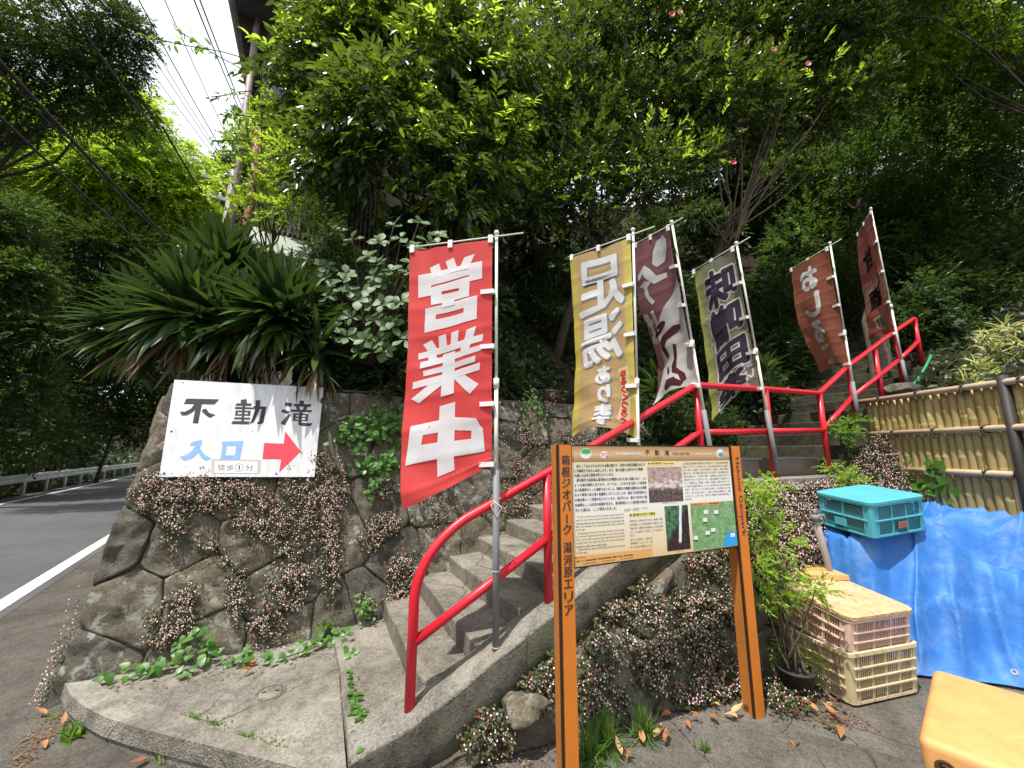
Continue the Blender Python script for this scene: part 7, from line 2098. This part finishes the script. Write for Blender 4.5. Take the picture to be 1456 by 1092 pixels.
for i, (pr_, px, py, z, side, s, lab) in enumerate(spots):
    # stand each shrub where the sight line meets the slope at about that height
    r = ray(px, py)
    if side == 0:
        best = None
        for t in np.arange(4.0, 14, 0.05):
            p = at(px, py, t); a_, b_ = ab(p)
            gz = hz_left(a_, b_) if a_ < 2.75 else hz_mid(a_, b_)
            if b_ > (2.15 if a_ < 2.75 else 1.55) and p.z < gz + 0.55 * s:
                best = Vector((p.x, p.y, gz - 0.05)); break
        if best is None: best = at(px, py, 7.5) - Z * 0.5 * s
    elif side == 2:
        p = at(px, py, 4.75); best = p - Z * 0.6 * s
    else:
        t = 6.5 + 0.3 * (i % 3)
        p = at(px, py, t); best = Vector((p.x, p.y, max(hz_right(p.x, p.y), p.z - 0.9 * s) - 0.05))
    shrub_at(pr_, pr_.name not in seen, lab, best, s, i * 1.7)
    seen.add(pr_.name)

for i, (s_, d_, sc_, lab) in enumerate(((7.5, 5.7, 1.5, "bush behind the guardrail at the very left edge"), (10.0, 5.8, 1.7, "second bush behind the guardrail from the left edge"), (12.6, 5.7, 1.6, "bush behind the middle of the visible guardrail"), (15.4, 5.9, 1.9, "bush behind the guardrail left of the wall corner"), (18.5, 6.0, 2.0, "bush behind the guardrail just clear of the wall corner"), (22.5, 6.2, 2.4, "large bush behind the far end of the guardrail"), (28.0, 6.4, 2.8, "far bush where the guardrail disappears behind the wall"))):
    p = R_P + R_DIR * s_ + R_NRM * d_
    o = copy_tree((pa2, pa1, pa3)[i % 3])
    o.location = p - Z * 0.15; o.scale = (sc_,) * 3; o.rotation_euler.z = 2.1 * i
    o["label"] = lab; o["group"] = "bushes behind the guardrail"

# low leafy ground cover on the slope
rs = np.random.RandomState(131)
gp, gn = [], []
while len(gp) < 26000:
    a_ = rs.uniform(-0.8, 9.5)
    if a_ < 2.75:
        b_ = 2.1 + abs(rs.normal(0, 2.2)); z_ = hz_left(a_, b_)
    else:
        b_ = 1.5 + abs(rs.normal(0, 2.4)); z_ = hz_mid(a_, b_)
    gp.append(tuple(W(a_, b_, z_ + rs.uniform(0.0, 0.16)))); gn.append((rs.normal(0, .5) + 0.3, rs.normal(0, .5) - 0.6, 1.0))
for _ in range(9000):
    x_, y_ = 4.5 + abs(rs.normal(0, 3.5)), rs.uniform(1.5, 11)
    gp.append((x_, y_, hz_right(x_, y_) + rs.uniform(0, 0.25))); gn.append((rs.normal(0, .5) - 0.4, rs.normal(0, .5) - 0.4, 1.0))
gp, gn = np.array(gp), np.array(gn)
sz = rs.uniform(0.6, 1.3, len(gp))
V_, F_ = leaf_arrays(gp, rs.normal(0, 1, (len(gp), 3)) + [0.2, -0.4, -0.2], gn, 0.11 * sz, 0.062 * sz)
tag(from_np("ground_cover", V_, F_, LM["under"]), None, None, kind="stuff")

gp, gn = [], []
for _ in range(14000):
    i_, j_ = rs.uniform(0.20, 0.62), rs.uniform(0.0, 0.55)
    p = bank(i_, j_); gp.append((p[0], p[1], p[2] + rs.uniform(0, 0.5))); gn.append((rs.normal(0, .5) + 0.5, rs.normal(0, .5) - 0.5, 1.0))
gp, gn = np.array(gp), np.array(gn)
sz = rs.uniform(0.6, 1.3, len(gp))
V_, F_ = leaf_arrays(gp, rs.normal(0, 1, (len(gp), 3)), gn, 0.26 * sz, 0.15 * sz)
tag(from_np("ground_cover", V_, F_, LM["under"]), None, None, kind="stuff")

# broad strap plant beside the steps
aspi = [leaf_mesh("broad_leaf", 0.45, 0.085, LM["strap"], c_, 0.25, "strap", 7) for c_ in (0.15, 0.4)]
def aspidistra(label, c, n, seed, s):
    rg_ = random.Random(seed); c = Vector(c)
    root = thing("broad_leaved_plant", label, "plant", c)
    tube_obj("stem", [c - Z * 0.05, c + Z * 0.05], 0.02, M["bark"], root, 6)
    for k in range(n):
        az, el = rg_.uniform(0, 6.28), rg_.uniform(0.15, 1.35)
        d_ = Vector((math.cos(az) * math.cos(el), math.sin(az) * math.cos(el), math.sin(el)))
        put_leaf(rg_.choice(aspi), root, c + d_ * 0.03, d_, Z, s * rg_.uniform(0.7, 1.15))
aspidistra("clump of broad dark leaves between the maroon and tan banners", at(935, 560, 5.3), 34, 6, 1.1)
aspidistra("clump of broad dark leaves behind the olive banner", at(1085, 530, 5.9), 28, 7, 1.1)

# ------------------------------------------------------------------ creeper with pink flower heads
OCT_V = np.array([(1, 0, 0), (-1, 0, 0), (0, 1, 0), (0, -1, 0), (0, 0, 1), (0, 0, -1)], float)
OCT_F = np.array([(0, 2, 4), (2, 1, 4), (1, 3, 4), (3, 0, 4), (2, 0, 5), (1, 2, 5), (3, 1, 5), (0, 3, 5)])
def creeper(name, P_, Nn, rs, nl=4, fl=1.0, L=0.020, fr_=0.0052, thick=0.05):
    """P_ points on the surface, Nn outward normals; one sprig each"""
    n = len(P_)
    hgt = rs.uniform(0.2, 1.0, (n, 1)) * thick
    C_ = P_ + Nn * hgt
    lp, lx, ln = [], [], []
    for k in range(nl):
        lp.append(C_ + rs.normal(0, 0.014, (n, 3)) - Nn * rs.uniform(0, 0.6, (n, 1)) * hgt)
        lx.append(rs.normal(0, 1, (n, 3)) + np.array([0, 0, -0.25])); ln.append(Nn + np.array([0, 0, 0.6]) + rs.normal(0, 0.45, (n, 3)))
    lp, lx, ln = map(np.vstack, (lp, lx, ln))
    sz = rs.uniform(0.6, 1.25, len(lp))
    V1, F1 = leaf_arrays(lp, lx, ln, L * sz, L * 0.62 * sz)
    m = int(n * min(fl, 1.0))
    pk = rs.permutation(n)[:m]
    Cf = C_[pk] + Nn[pk] * rs.uniform(0.006, 0.022, (m, 1)) + rs.normal(0, 0.006, (m, 3)) + np.array([0, 0, 0.006])
    rad = fr_ * rs.uniform(0.65, 1.2, m)
    V2 = (Cf[:, None, :] + OCT_V[None] * rad[:, None, None] * np.array([1, 1, 1.1])).reshape(-1, 3)
    F2 = (OCT_F[None] + (np.arange(m) * 6)[:, None, None]).reshape(-1, 3) + len(V1)
    mi = np.concatenate([np.zeros(len(F1), int), np.ones(len(F2), int)])
    o = from_np(name, np.vstack([V1, V2]), np.vstack([F1, F2]), [LM["creeper"], LM["blossom"]], None, False, None, mi)
    return tag(o, None, None, kind="stuff")
def px_patch(rs, patches, hit, nrm):
    out = []
    for cx_, cy_, rx, ry, n in patches:
        k = 0
        while k < n * 1.9:
            x, y = rs.normal(0, 0.55, 2)
            if x * x + y * y > 1.3: continue
            # ragged edge
            if fbm((cx_ + x * rx) * 0.075, (cy_ + y * ry) * 0.06, 1.0, 3) < 0.02 and rs.rand() < 0.88: k += 1; continue
            p = hit(cx_ + x * rx, cy_ + y * ry)
            if p is not None: out.append(p)
            k += 1
    P_ = np.array([tuple(p) for p in out])
    return P_, np.broadcast_to(np.array(tuple(nrm)), P_.shape).copy()
rs = np.random.RandomState(91)
nw = (-N + Z * WK).normalized()
def hitw(px, py):
    p = on_b(px, py, WB - 0.045, WK)
    return p if 0.02 < p.z < 2.4 else None
patches = [(215, 700, 30, 28, 230), (255, 705, 60, 30, 420), (300, 700, 40, 28, 260), (245, 755, 18, 28, 110), (293, 770, 14, 20, 70), (345, 700, 28, 18, 110), (370, 735, 40, 36, 330), (400, 720, 22, 30, 150), (438, 680, 30, 40, 260), (455, 735, 26, 45, 320), (425, 785, 32, 40, 380), (405, 835, 28, 40, 300), (470, 800, 14, 55, 200), (478, 690, 18, 40, 150), (385, 890, 24, 38, 260), (345, 862, 30, 28, 150), (245, 880, 32, 26, 240), (225, 905, 20, 16, 80), (330, 812, 20, 30, 70), (270, 850, 20, 20, 70),
           (578, 815, 28, 32, 330), (560, 840, 20, 20, 120), (530, 762, 22, 26, 110), (548, 745, 26, 16, 80), (545, 690, 20, 20, 40), (520, 860, 14, 14, 40), (620, 720, 40, 40, 100), (740, 640, 30, 60, 260), (770, 600, 30, 60, 240), (800, 640, 30, 30, 160), (730, 720, 40, 40, 160), (840, 640, 40, 30, 200), (910, 610, 50, 30, 260), (960, 600, 40, 40, 260)]
P_, Nn = px_patch(rs, patches, hitw, nw)
creeper("creeper", P_, Nn, rs, 5, 1.0, L=0.023, fr_=0.0058, thick=0.055)
kk = 0.26
nl_ = (-N + Z * kk).normalized()
def hitl(px, py):
    # sight line against the low wall
    for t in np.arange(1.9, 4.2, 0.02):
        p = at(px, py, t); a_, b_ = ab(p)
        zt = stair_z(a_) - 0.27
        if b_ > -0.15 - kk * max(0, zt - p.z) - 0.05:
            return p if p.z < zt + 0.10 and p.z > 0 else None
    return None
patches = [(690, 1040, 34, 40, 200), (680, 1010, 26, 22, 60), (770, 950, 22, 40, 130), (757, 985, 18, 30, 60), (860, 870, 22, 26, 120), (900, 870, 34, 40, 260), (850, 930, 30, 35, 200), (850, 990, 34, 36, 240), (900, 930, 36, 40, 220), (940, 900, 36, 50, 320), (985, 860, 34, 50, 300), (1000, 900, 34, 50, 320), (1025, 850, 20, 50, 200), (1015, 960, 34, 34, 240), (985, 985, 30, 24, 180), (930, 960, 24, 30, 110), (1030, 800, 24, 30, 200), (990, 800, 20, 20, 90), (1040, 980, 26, 20, 140)]
P_, Nn = px_patch(rs, patches, hitl, nl_)
creeper("creeper", P_, Nn, rs, 6, 0.72, L=0.027, fr_=0.0062, thick=0.06)
pts_, nn_ = [], []
for _ in range(9500):
    a_ = rs.uniform(2.55, 5.7)
    s_ = rs.uniform(0, 0.97)
    if a_ < 2.72 and rs.rand() < 0.5: continue
    p = mound(a_, s_); pts_.append(tuple(p)); nn_.append(tuple((-N * 0.75 + Z * 0.55).normalized()))
creeper("creeper", np.array(pts_), np.array(nn_), rs, 5, 1.1, L=0.025, fr_=0.0068, thick=0.10)
# bits at the foot of the pot and on the road side of the wall
pts_ = [tuple(Vector((1.75 + rs.normal(0, 0.13), 2.86 + rs.normal(0, 0.08), 0.0))) for _ in range(220)]
creeper("creeper", np.array(pts_), np.broadcast_to(np.array([0, -0.2, 1.0]), (220, 3)).copy(), rs, 4, 0.5, thick=0.08, L=0.028)
pts_, nn_ = [], []
for _ in range(110):
    p = wall_side(abs(rs.normal(0, 0.05)), abs(rs.normal(0.12, 0.2)), 0.045); pts_.append(tuple(p)); nn_.append((-0.83, -0.55, 0.1))
creeper("creeper", np.array(pts_), np.array(nn_), rs, 3, 1.0, thick=0.06)

# ------------------------------------------------------------------ bright vine hanging on the wall, heart-leaved vine at its foot
vleaf = [leaf_mesh("vine_leaf", 0.055, 0.040, LM["vine"], c_, 0.1, "ovate", 4) for c_ in (0.1, 0.4)]
hleaf = [leaf_mesh("heart_leaf", 0.060, 0.055, LM["vine"], c_, 0.1, "heart", 4) for c_ in (0.15, 0.4)]
def vine(label, pts_px, hit, n, meshes, seed, jit, nrm, out=0.05, s=(0.6, 1.2), up=None):
    rg_ = random.Random(seed)
    P3 = [hit(*p) for p in pts_px]
    P3 = [p for p in P3 if p is not None]
    root = thing("vine", label, "vine", P3[0])
    tube_obj("stem", [p + nrm * 0.015 for p in P3], 0.004, M["bark"], root, 5)
    for k in range(n):
        i = rg_.randint(0, len(P3) - 2)
        p = P3[i].lerp(P3[i + 1], rg_.random())
        t1_ = nrm.cross(Z).normalized() if abs(nrm.z) < 0.9 else X
        t2_ = nrm.cross(t1_)
        p = p + t1_ * rg_.gauss(0, jit) + t2_ * rg_.gauss(0, jit) + nrm * rg_.uniform(0.02, out)
        d_ = t1_ * rg_.uniform(-1, 1) + t2_ * rg_.uniform(-1, 1) + nrm * 0.3 - Z * 0.35
        put_leaf(rg_.choice(meshes), root, p, d_, nrm + Z * 0.8 + Vector((rg_.uniform(-.4, .4), rg_.uniform(-.4, .4), 0)), rg_.uniform(*s))
    return root
vine("bright green bushy vine spreading over the wall right of the white sign", [(480, 625), (500, 612), (525, 600), (550, 590), (570, 610), (545, 615), (520, 625), (500, 630)], hitw, 230, vleaf, 31, 0.060, nw, 0.15, (0.85, 1.5))
vine("bright green vine tuft hanging below on the wall beside the red banner", [(510, 660), (525, 665), (545, 660), (560, 650), (540, 680), (525, 700)], hitw, 150, vleaf, 32, 0.050, nw, 0.14, (0.8, 1.4))
vine("dim green vine on the wall between the red and tan banners", [(745, 560), (760, 575), (770, 590), (750, 600), (740, 575)], hitw, 70, vleaf, 33, 0.06, nw, 0.10, (0.7, 1.2))
def hits(px, py): return on_z(px, py, 0.115)
def foot_hit(px, py):
    p = on_b(px, py, WB - 0.10, WK)
    return p if p.z > 0.11 else on_z(px, py, 0.115)
vine("heart-leaved vine along the foot of the wall below the pink creeper", [(150, 962), (185, 955), (215, 950), (245, 945), (262, 930), (275, 905), (290, 918), (300, 940), (250, 962)], foot_hit, 64, hleaf, 34, 0.03, (-N * 0.7 + Z * 0.7).normalized(), 0.09, (0.6, 1.25))
vine("short heart-leaved vine left of the manhole cover at the wall foot", [(325, 935), (340, 945), (355, 940), (345, 925)], foot_hit, 18, hleaf, 35, 0.025, (-N * 0.7 + Z * 0.7).normalized(), 0.06, (0.6, 1.1))
vine("heart-leaved vine between the wall foot and the lowest step", [(385, 940), (410, 935), (440, 925), (465, 915), (485, 900), (492, 920), (495, 945)], foot_hit, 58, hleaf, 36, 0.028, (-N * 0.6 + Z * 0.8).normalized(), 0.07, (0.55, 1.1))
vine("green weeds growing in the joint left of the lowest step", [(498, 965), (502, 990), (508, 1010), (512, 1035), (516, 1060), (518, 1085)], hits, 150, vleaf, 37, 0.022, Z, 0.05, (0.4, 0.9))
vine("small leafy weed at the left end of the lowest step's riser", [(508, 870), (520, 885), (525, 870), (515, 850)], foot_hit, 26, vleaf, 38, 0.03, (-N * 0.6 + Z * 0.8).normalized(), 0.08, (0.6, 1.1))
def fhit(px, py):
    r = ray(px, py); t = (4.24 - 0) / r.x
    return at(px, py, t)
vine("climbing vine with broad lobed leaves on the bamboo fence", [(1345, 700), (1335, 690), (1325, 675), (1318, 662), (1330, 660), (1340, 665), (1300, 690), (1310, 700)], fhit, 26, hleaf, 39, 0.05, Vector((-1, 0, 0)), 0.06, (1.2, 2.0))
def fhit2(px, py):
    r = ray(px, py); t = (2.14) / r.y
    return at(px, py, t)

# ------------------------------------------------------------------ potted nandina, other small plants
pc = Vector((1.905, 2.93, 0.0))
pot = thing("plant_pot", "black plastic pot with a bushy bright green plant beside the yellowish crate", "potted plant", pc)
bm = bmesh.new(); lathe(bm, pc, [(0.001, 0.002), (0.085, 0.002), (0.105, 0.15), (0.113, 0.152), (0.113, 0.170), (0.104, 0.170), (0.100, 0.135), (0.001, 0.13)], 24)
from_bm("pot", bm, M["potblack"], pot, True)
ncl = [(vx(1085, 730, 2.85), (0.14, 0.14, 0.10)), (vx(1105, 770, 2.8), (0.16, 0.14, 0.11)), (vx(1075, 800, 2.75), (0.14, 0.14, 0.12)), (vx(1108, 808, 2.78), (0.14, 0.12, 0.08)), (vx(1085, 850, 2.75), (0.12, 0.12, 0.08)), (vx(1118, 850, 2.75), (0.11, 0.10, 0.05)), (vx(1160, 838, 2.55), (0.08, 0.06, 0.03)), (vx(1070, 700, 2.9), (0.08, 0.08, 0.06)), (vx(1095, 695, 2.95), (0.07, 0.07, 0.06)), (vx(1135, 930, 2.75), (0.09, 0.08, 0.06))]
rg_ = random.Random(12)
for c, r in ncl:
    tube_obj("stem", limb_path(pc + Z * 0.12 + Vector((rg_.uniform(-.05, .05), rg_.uniform(-.05, .05), 0)), c, rg_, 0.08, 6), [0.007, 0.007, 0.006, 0.006, 0.005, 0.004, 0.003], M["barkpale"], pot, 6)
crown("foliage", 92, ncl, 340, 0.10, 8, 0.040, 0.017, LM["nandina"], pot, 0.9, 0.2, 0.9, 0.0, sub=7, inner=0.2)
def tuft(name, label, c, n, L, Wd, mat, seed, spread=0.9, group=None, cat="grass tuft", lift=0.3):
    rs_ = np.random.RandomState(seed); c = Vector(c)
    segs = 5
    V_, F_ = [], []
    for k in range(n):
        az = rs_.uniform(0, 2 * math.pi); el = math.pi / 2 - abs(rs_.normal(0, spread * 0.6)) * 0.9
        el = max(lift, el)
        d_ = np.array((math.cos(az) * math.cos(el), math.sin(az) * math.cos(el), math.sin(el)))
        s_ = np.array((-math.sin(az), math.cos(az), 0)) * Wd / 2 * rs_.uniform(0.7, 1.2)
        l_ = L * rs_.uniform(0.6, 1.15)
        b_ = np.array(tuple(c)) + rs_.normal(0, 0.02, 3) * np.array([1, 1, 0])
        i0 = len(V_)
        for q_ in range(segs + 1):
            t = q_ / segs
            p = b_ + d_ * l_ * t; p[2] -= l_ * 0.55 * t ** 2.2 * math.cos(el)
            w = s_ * (1 - t ** 1.6)
            V_ += [p + w, p - w + np.array([0, 0, 0.0005])]
        for q_ in range(segs):
            a_ = i0 + 2 * q_
            F_ += [(a_, a_ + 1, a_ + 3), (a_, a_ + 3, a_ + 2)]
    root = thing(name, label, cat, c, group)
    from_np("blades", np.array(V_), np.array(F_), mat, root)
    return root
tuft("grass_tuft", "dense dark green grass tuft right of the notice board's left post", on_z(862, 1062, 0.0), 210, 0.24, 0.0075, LM["grass"], 1, 1.5)
tuft("grass_tuft", "spreading grass tuft under the middle of the notice board", on_z(915, 1045, 0.0), 150, 0.20, 0.007, LM["grass"], 2, 1.5)
tuft("grass_tuft", "grass tuft close against the notice board's left post", on_z(838, 1078, 0.0), 130, 0.22, 0.008, LM["grass"], 3, 1.5)
tuft("weed", "tiny flat weed on the concrete below the notice board", on_z(1005, 1068, 0.0), 16, 0.07, 0.012, LM["fresh"], 4, 1.6, None, "weed", 0.1)
tuft("weed", "small bright weed beside the kerb at the bottom left", on_z(105, 1048, 0.0), 26, 0.12, 0.022, LM["fresh"], 5, 1.2, None, "weed", 0.2)
tuft("weed", "tiny weed under the curved lip of the slab", on_z(232, 1078, 0.0), 16, 0.06, 0.014, LM["fresh"], 6, 1.3, None, "weed", 0.2)
tuft("weed", "yellowish weed at the wall foot near the heart-leaved vine", foot_hit(462, 892), 22, 0.09, 0.024, LM["fresh"], 7, 1.2, None, "weed", 0.2)
tuft("grass_clump", "long arching grass beside the dark upper steps", at(1100, 560, 5.6), 170, 0.45, 0.010, LM["under"], 8, 1.1)
tuft("grass_clump", "dry grass hanging on the wall beside the red banner", hitw(563, 640), 60, 0.28, 0.005, LM["grass"], 9, 1.8, None, "grass tuft", -0.9)
for i, (px, py, n) in enumerate(((270, 1020, 40), (300, 1030, 30), (345, 1048, 46), (385, 1058, 18), (70, 1020, 14))):
    p = on_z(px, py, 0.102 if px > 100 else 0.0)
    rs_ = np.random.RandomState(i)
    q_ = np.array(tuple(p)) + rs_.normal(0, 1, (n * 3, 3)) * np.array([0.05, 0.018, 0.0])
    V_, F_ = leaf_arrays(q_, rs_.normal(0, 1, (n * 3, 3)) + [0, 0, 0.6], rs_.normal(0, 0.4, (n * 3, 3)) + [0, 0, 1.0], 0.016, 0.009)
    tag(from_np("moss", V_, F_, LM["fresh"]), None, None, kind="stuff")
# ferny small shrub at the rail foot, striped plant behind the fence
fr2 = thing("fern", "small bright ferny shrub at the foot of a red rail post above the flowering bank", "fern", at(1205, 628, 4.35))
fcl = [(vx(1195, 608, 4.4), (0.13, 0.12, 0.08)), (vx(1215, 602, 4.45), (0.13, 0.12, 0.08)), (vx(1205, 618, 4.35), (0.14, 0.12, 0.07))]
for c, r in fcl: tube_obj("stem", [at(1205, 636, 4.4), Vector(c)], 0.004, M["bark"], fr2, 5)
crown("foliage", 93, fcl, 800, 0.08, 8, 0.034, 0.016, LM["fresh"], fr2, 0.9, 0.2, 0.9, 0.0, sub=7)
fr3 = thing("fern", "pale ferny shoots among the pink flowers right of the last landing post", "fern", at(1195, 680, 4.0))
fcl = [(vx(1185, 668, 4.0), (0.10, 0.1, 0.05)), (vx(1210, 675, 3.95), (0.12, 0.1, 0.05)), (vx(1225, 690, 3.9), (0.10, 0.1, 0.05)), (vx(1195, 690, 3.92), (0.08, 0.08, 0.04))]
for c, r in fcl: tube_obj("stem", [at(1200, 705, 4.0), Vector(c)], 0.004, M["bark"], fr3, 5)
crown("foliage", 94, fcl, 500, 0.08, 8, 0.036, 0.014, LM["nandina"], fr3, 0.9, 0.2, 0.9, 0.0, sub=6)
sp_ = thing("striped_plant", "cream and green striped leafy plant rising behind the right end of the bamboo fence", "plant", Vector((5.6, 4.7, 2.0)))
rs_ = np.random.RandomState(17)
scl = [at(px, py, t) for px, py, t in ((1390, 525, 5.0), (1415, 505, 5.1), (1440, 520, 5.0), (1400, 485, 5.3), (1430, 470, 5.3), (1455, 490, 5.0), (1380, 545, 4.9), (1445, 540, 4.9), (1425, 530, 5.0), (1470, 520, 4.9), (1410, 540, 4.9))]
V_, F_, n0 = [], [], 0
for c in scl:
    tube_obj("stem", [Vector((5.6, 4.7, 2.0)), Vector((5.6, 4.7, 2.0)).lerp(c, 0.6) + Z * 0.1, c], 0.008, M["barkpale"], sp_, 6)
    m_ = 42
    d_ = nrm_rows(rs_.normal(0, 1, (m_, 3)) + [0, -0.2, 0.35])
    v_, f_ = leaf_arrays(np.array(tuple(c))[None] + d_ * 0.02 + rs_.normal(0, 0.03, (m_, 3)), d_, np.array([[0, 0, 1.0]]) + rs_.normal(0, 0.3, (m_, 3)), rs_.uniform(0.14, 0.24, m_), 0.020, T8V, T8F)
    V_.append(v_); F_.append(f_ + n0); n0 += len(v_)
from_np("foliage", np.vstack(V_), np.vstack(F_), LM["stripe"], sp_)

# ------------------------------------------------------------------ fallen leaves
fl_me = [leaf_mesh("fallen_leaf", 0.075, 0.036, LM["autumn"], c_, f_, "ovate", 5) for c_, f_ in ((-0.35, 0.25), (0.2, 0.45), (-0.6, 0.5))]
rg_ = random.Random(44)
spots = [(955, 1020), (965, 1012), (940, 1035), (950, 1045), (930, 1052), (985, 1005), (998, 1025), (1010, 1018), (1040, 1020), (1050, 1026), (915, 1062), (900, 1075), (870, 1050), (885, 1082), (1024, 1010), (975, 1030), (1180, 1015), (1190, 1020), (1200, 1010), (1175, 1005), (1165, 1018), (1205, 1030), (1130, 1067), (1195, 1040), (1185, 1000), (920, 1040), (945, 1062)]
for px, py in spots:
    o = new_obj("fallen_leaf", rg_.choice(fl_me))
    az = rg_.uniform(0, 6.28)
    p = on_z(px, py, 0.0)
    o.matrix_basis = Matrix.Translation(p + Z * rg_.uniform(0.012, 0.03)) @ Matrix.Rotation(az, 4, "Z") @ Matrix.Rotation(rg_.uniform(-.25, .25), 4, "X") @ Matrix.Diagonal((1, 1, 1, 1)) @ Matrix.Scale(rg_.uniform(0.7, 1.3), 4)
    tag(o, "curled orange-brown fallen leaf on the concrete around the notice board and crates", "leaf", "fallen leaves on the concrete by the notice board")
for i, (px, py) in enumerate(((88, 1035), (60, 1060), (225, 955), (360, 955), (366, 945), (66, 1020), (210, 1082))):
    o = new_obj("fallen_leaf", rg_.choice(fl_me))
    p = on_z(px, py, 0.105 if px > 200 and py < 1000 else 0.0)
    o.matrix_basis = Matrix.Translation(p + Z * 0.02) @ Matrix.Rotation(rg_.uniform(0, 6.28), 4, "Z") @ Matrix.Scale(rg_.uniform(0.8, 1.3), 4)
    tag(o, "yellowed fallen leaf near the foot of the tall stone wall", "leaf", "fallen leaves by the tall stone wall")
# crumbs and grit along the foot of the walls
rs_ = np.random.RandomState(23)
q_ = []
for _ in range(500):
    a_ = rs_.uniform(0.4, 2.3); q_.append(tuple(W(a_, -0.15 - 0.26 * (stair_z(a_) - 0.27) - abs(rs_.normal(0, 0.10)), 0.004)))
for _ in range(200):
    q_.append((rs_.uniform(1.75, 2.15), rs_.uniform(2.6, 2.9), 0.004))
for _ in range(260):
    t_ = rs_.rand(); p = on_z(112 - 90 * t_ + rs_.normal(0, 10), 1000 + 85 * t_ + rs_.normal(0, 8), 0.004); q_.append(tuple(p))
for _ in range(160):
    t_ = rs_.rand(); p = on_z(120 + 280 * t_, 1024 + 68 * t_ + abs(rs_.normal(3, 8)), 0.004); q_.append(tuple(p))
for _ in range(120):
    t_ = rs_.rand(); p = on_z(150 + 330 * t_, 975 - 50 * t_ + abs(rs_.normal(0, 8)), 0.106); q_.append(tuple(p))
q_ = np.array(q_)
V_, F_ = leaf_arrays(q_, rs_.normal(0, 1, (len(q_), 3)) * [1, 1, 0.1], np.array([[0, 0, 1.0]]) + rs_.normal(0, 0.3, (len(q_), 3)), rs_.uniform(0.008, 0.035, len(q_)), rs_.uniform(0.004, 0.014, len(q_)))
M["litter"] = leaf_mat("litter", [(0.0, (0.10, 0.05, 0.025)), (0.6, (0.20, 0.10, 0.045)), (1.0, (0.34, 0.20, 0.09))], 0.1, (0.3, 0.2, 0.1), 0.8)
tag(from_np("leaf_litter", V_, F_, M["litter"]), None, None, kind="stuff")
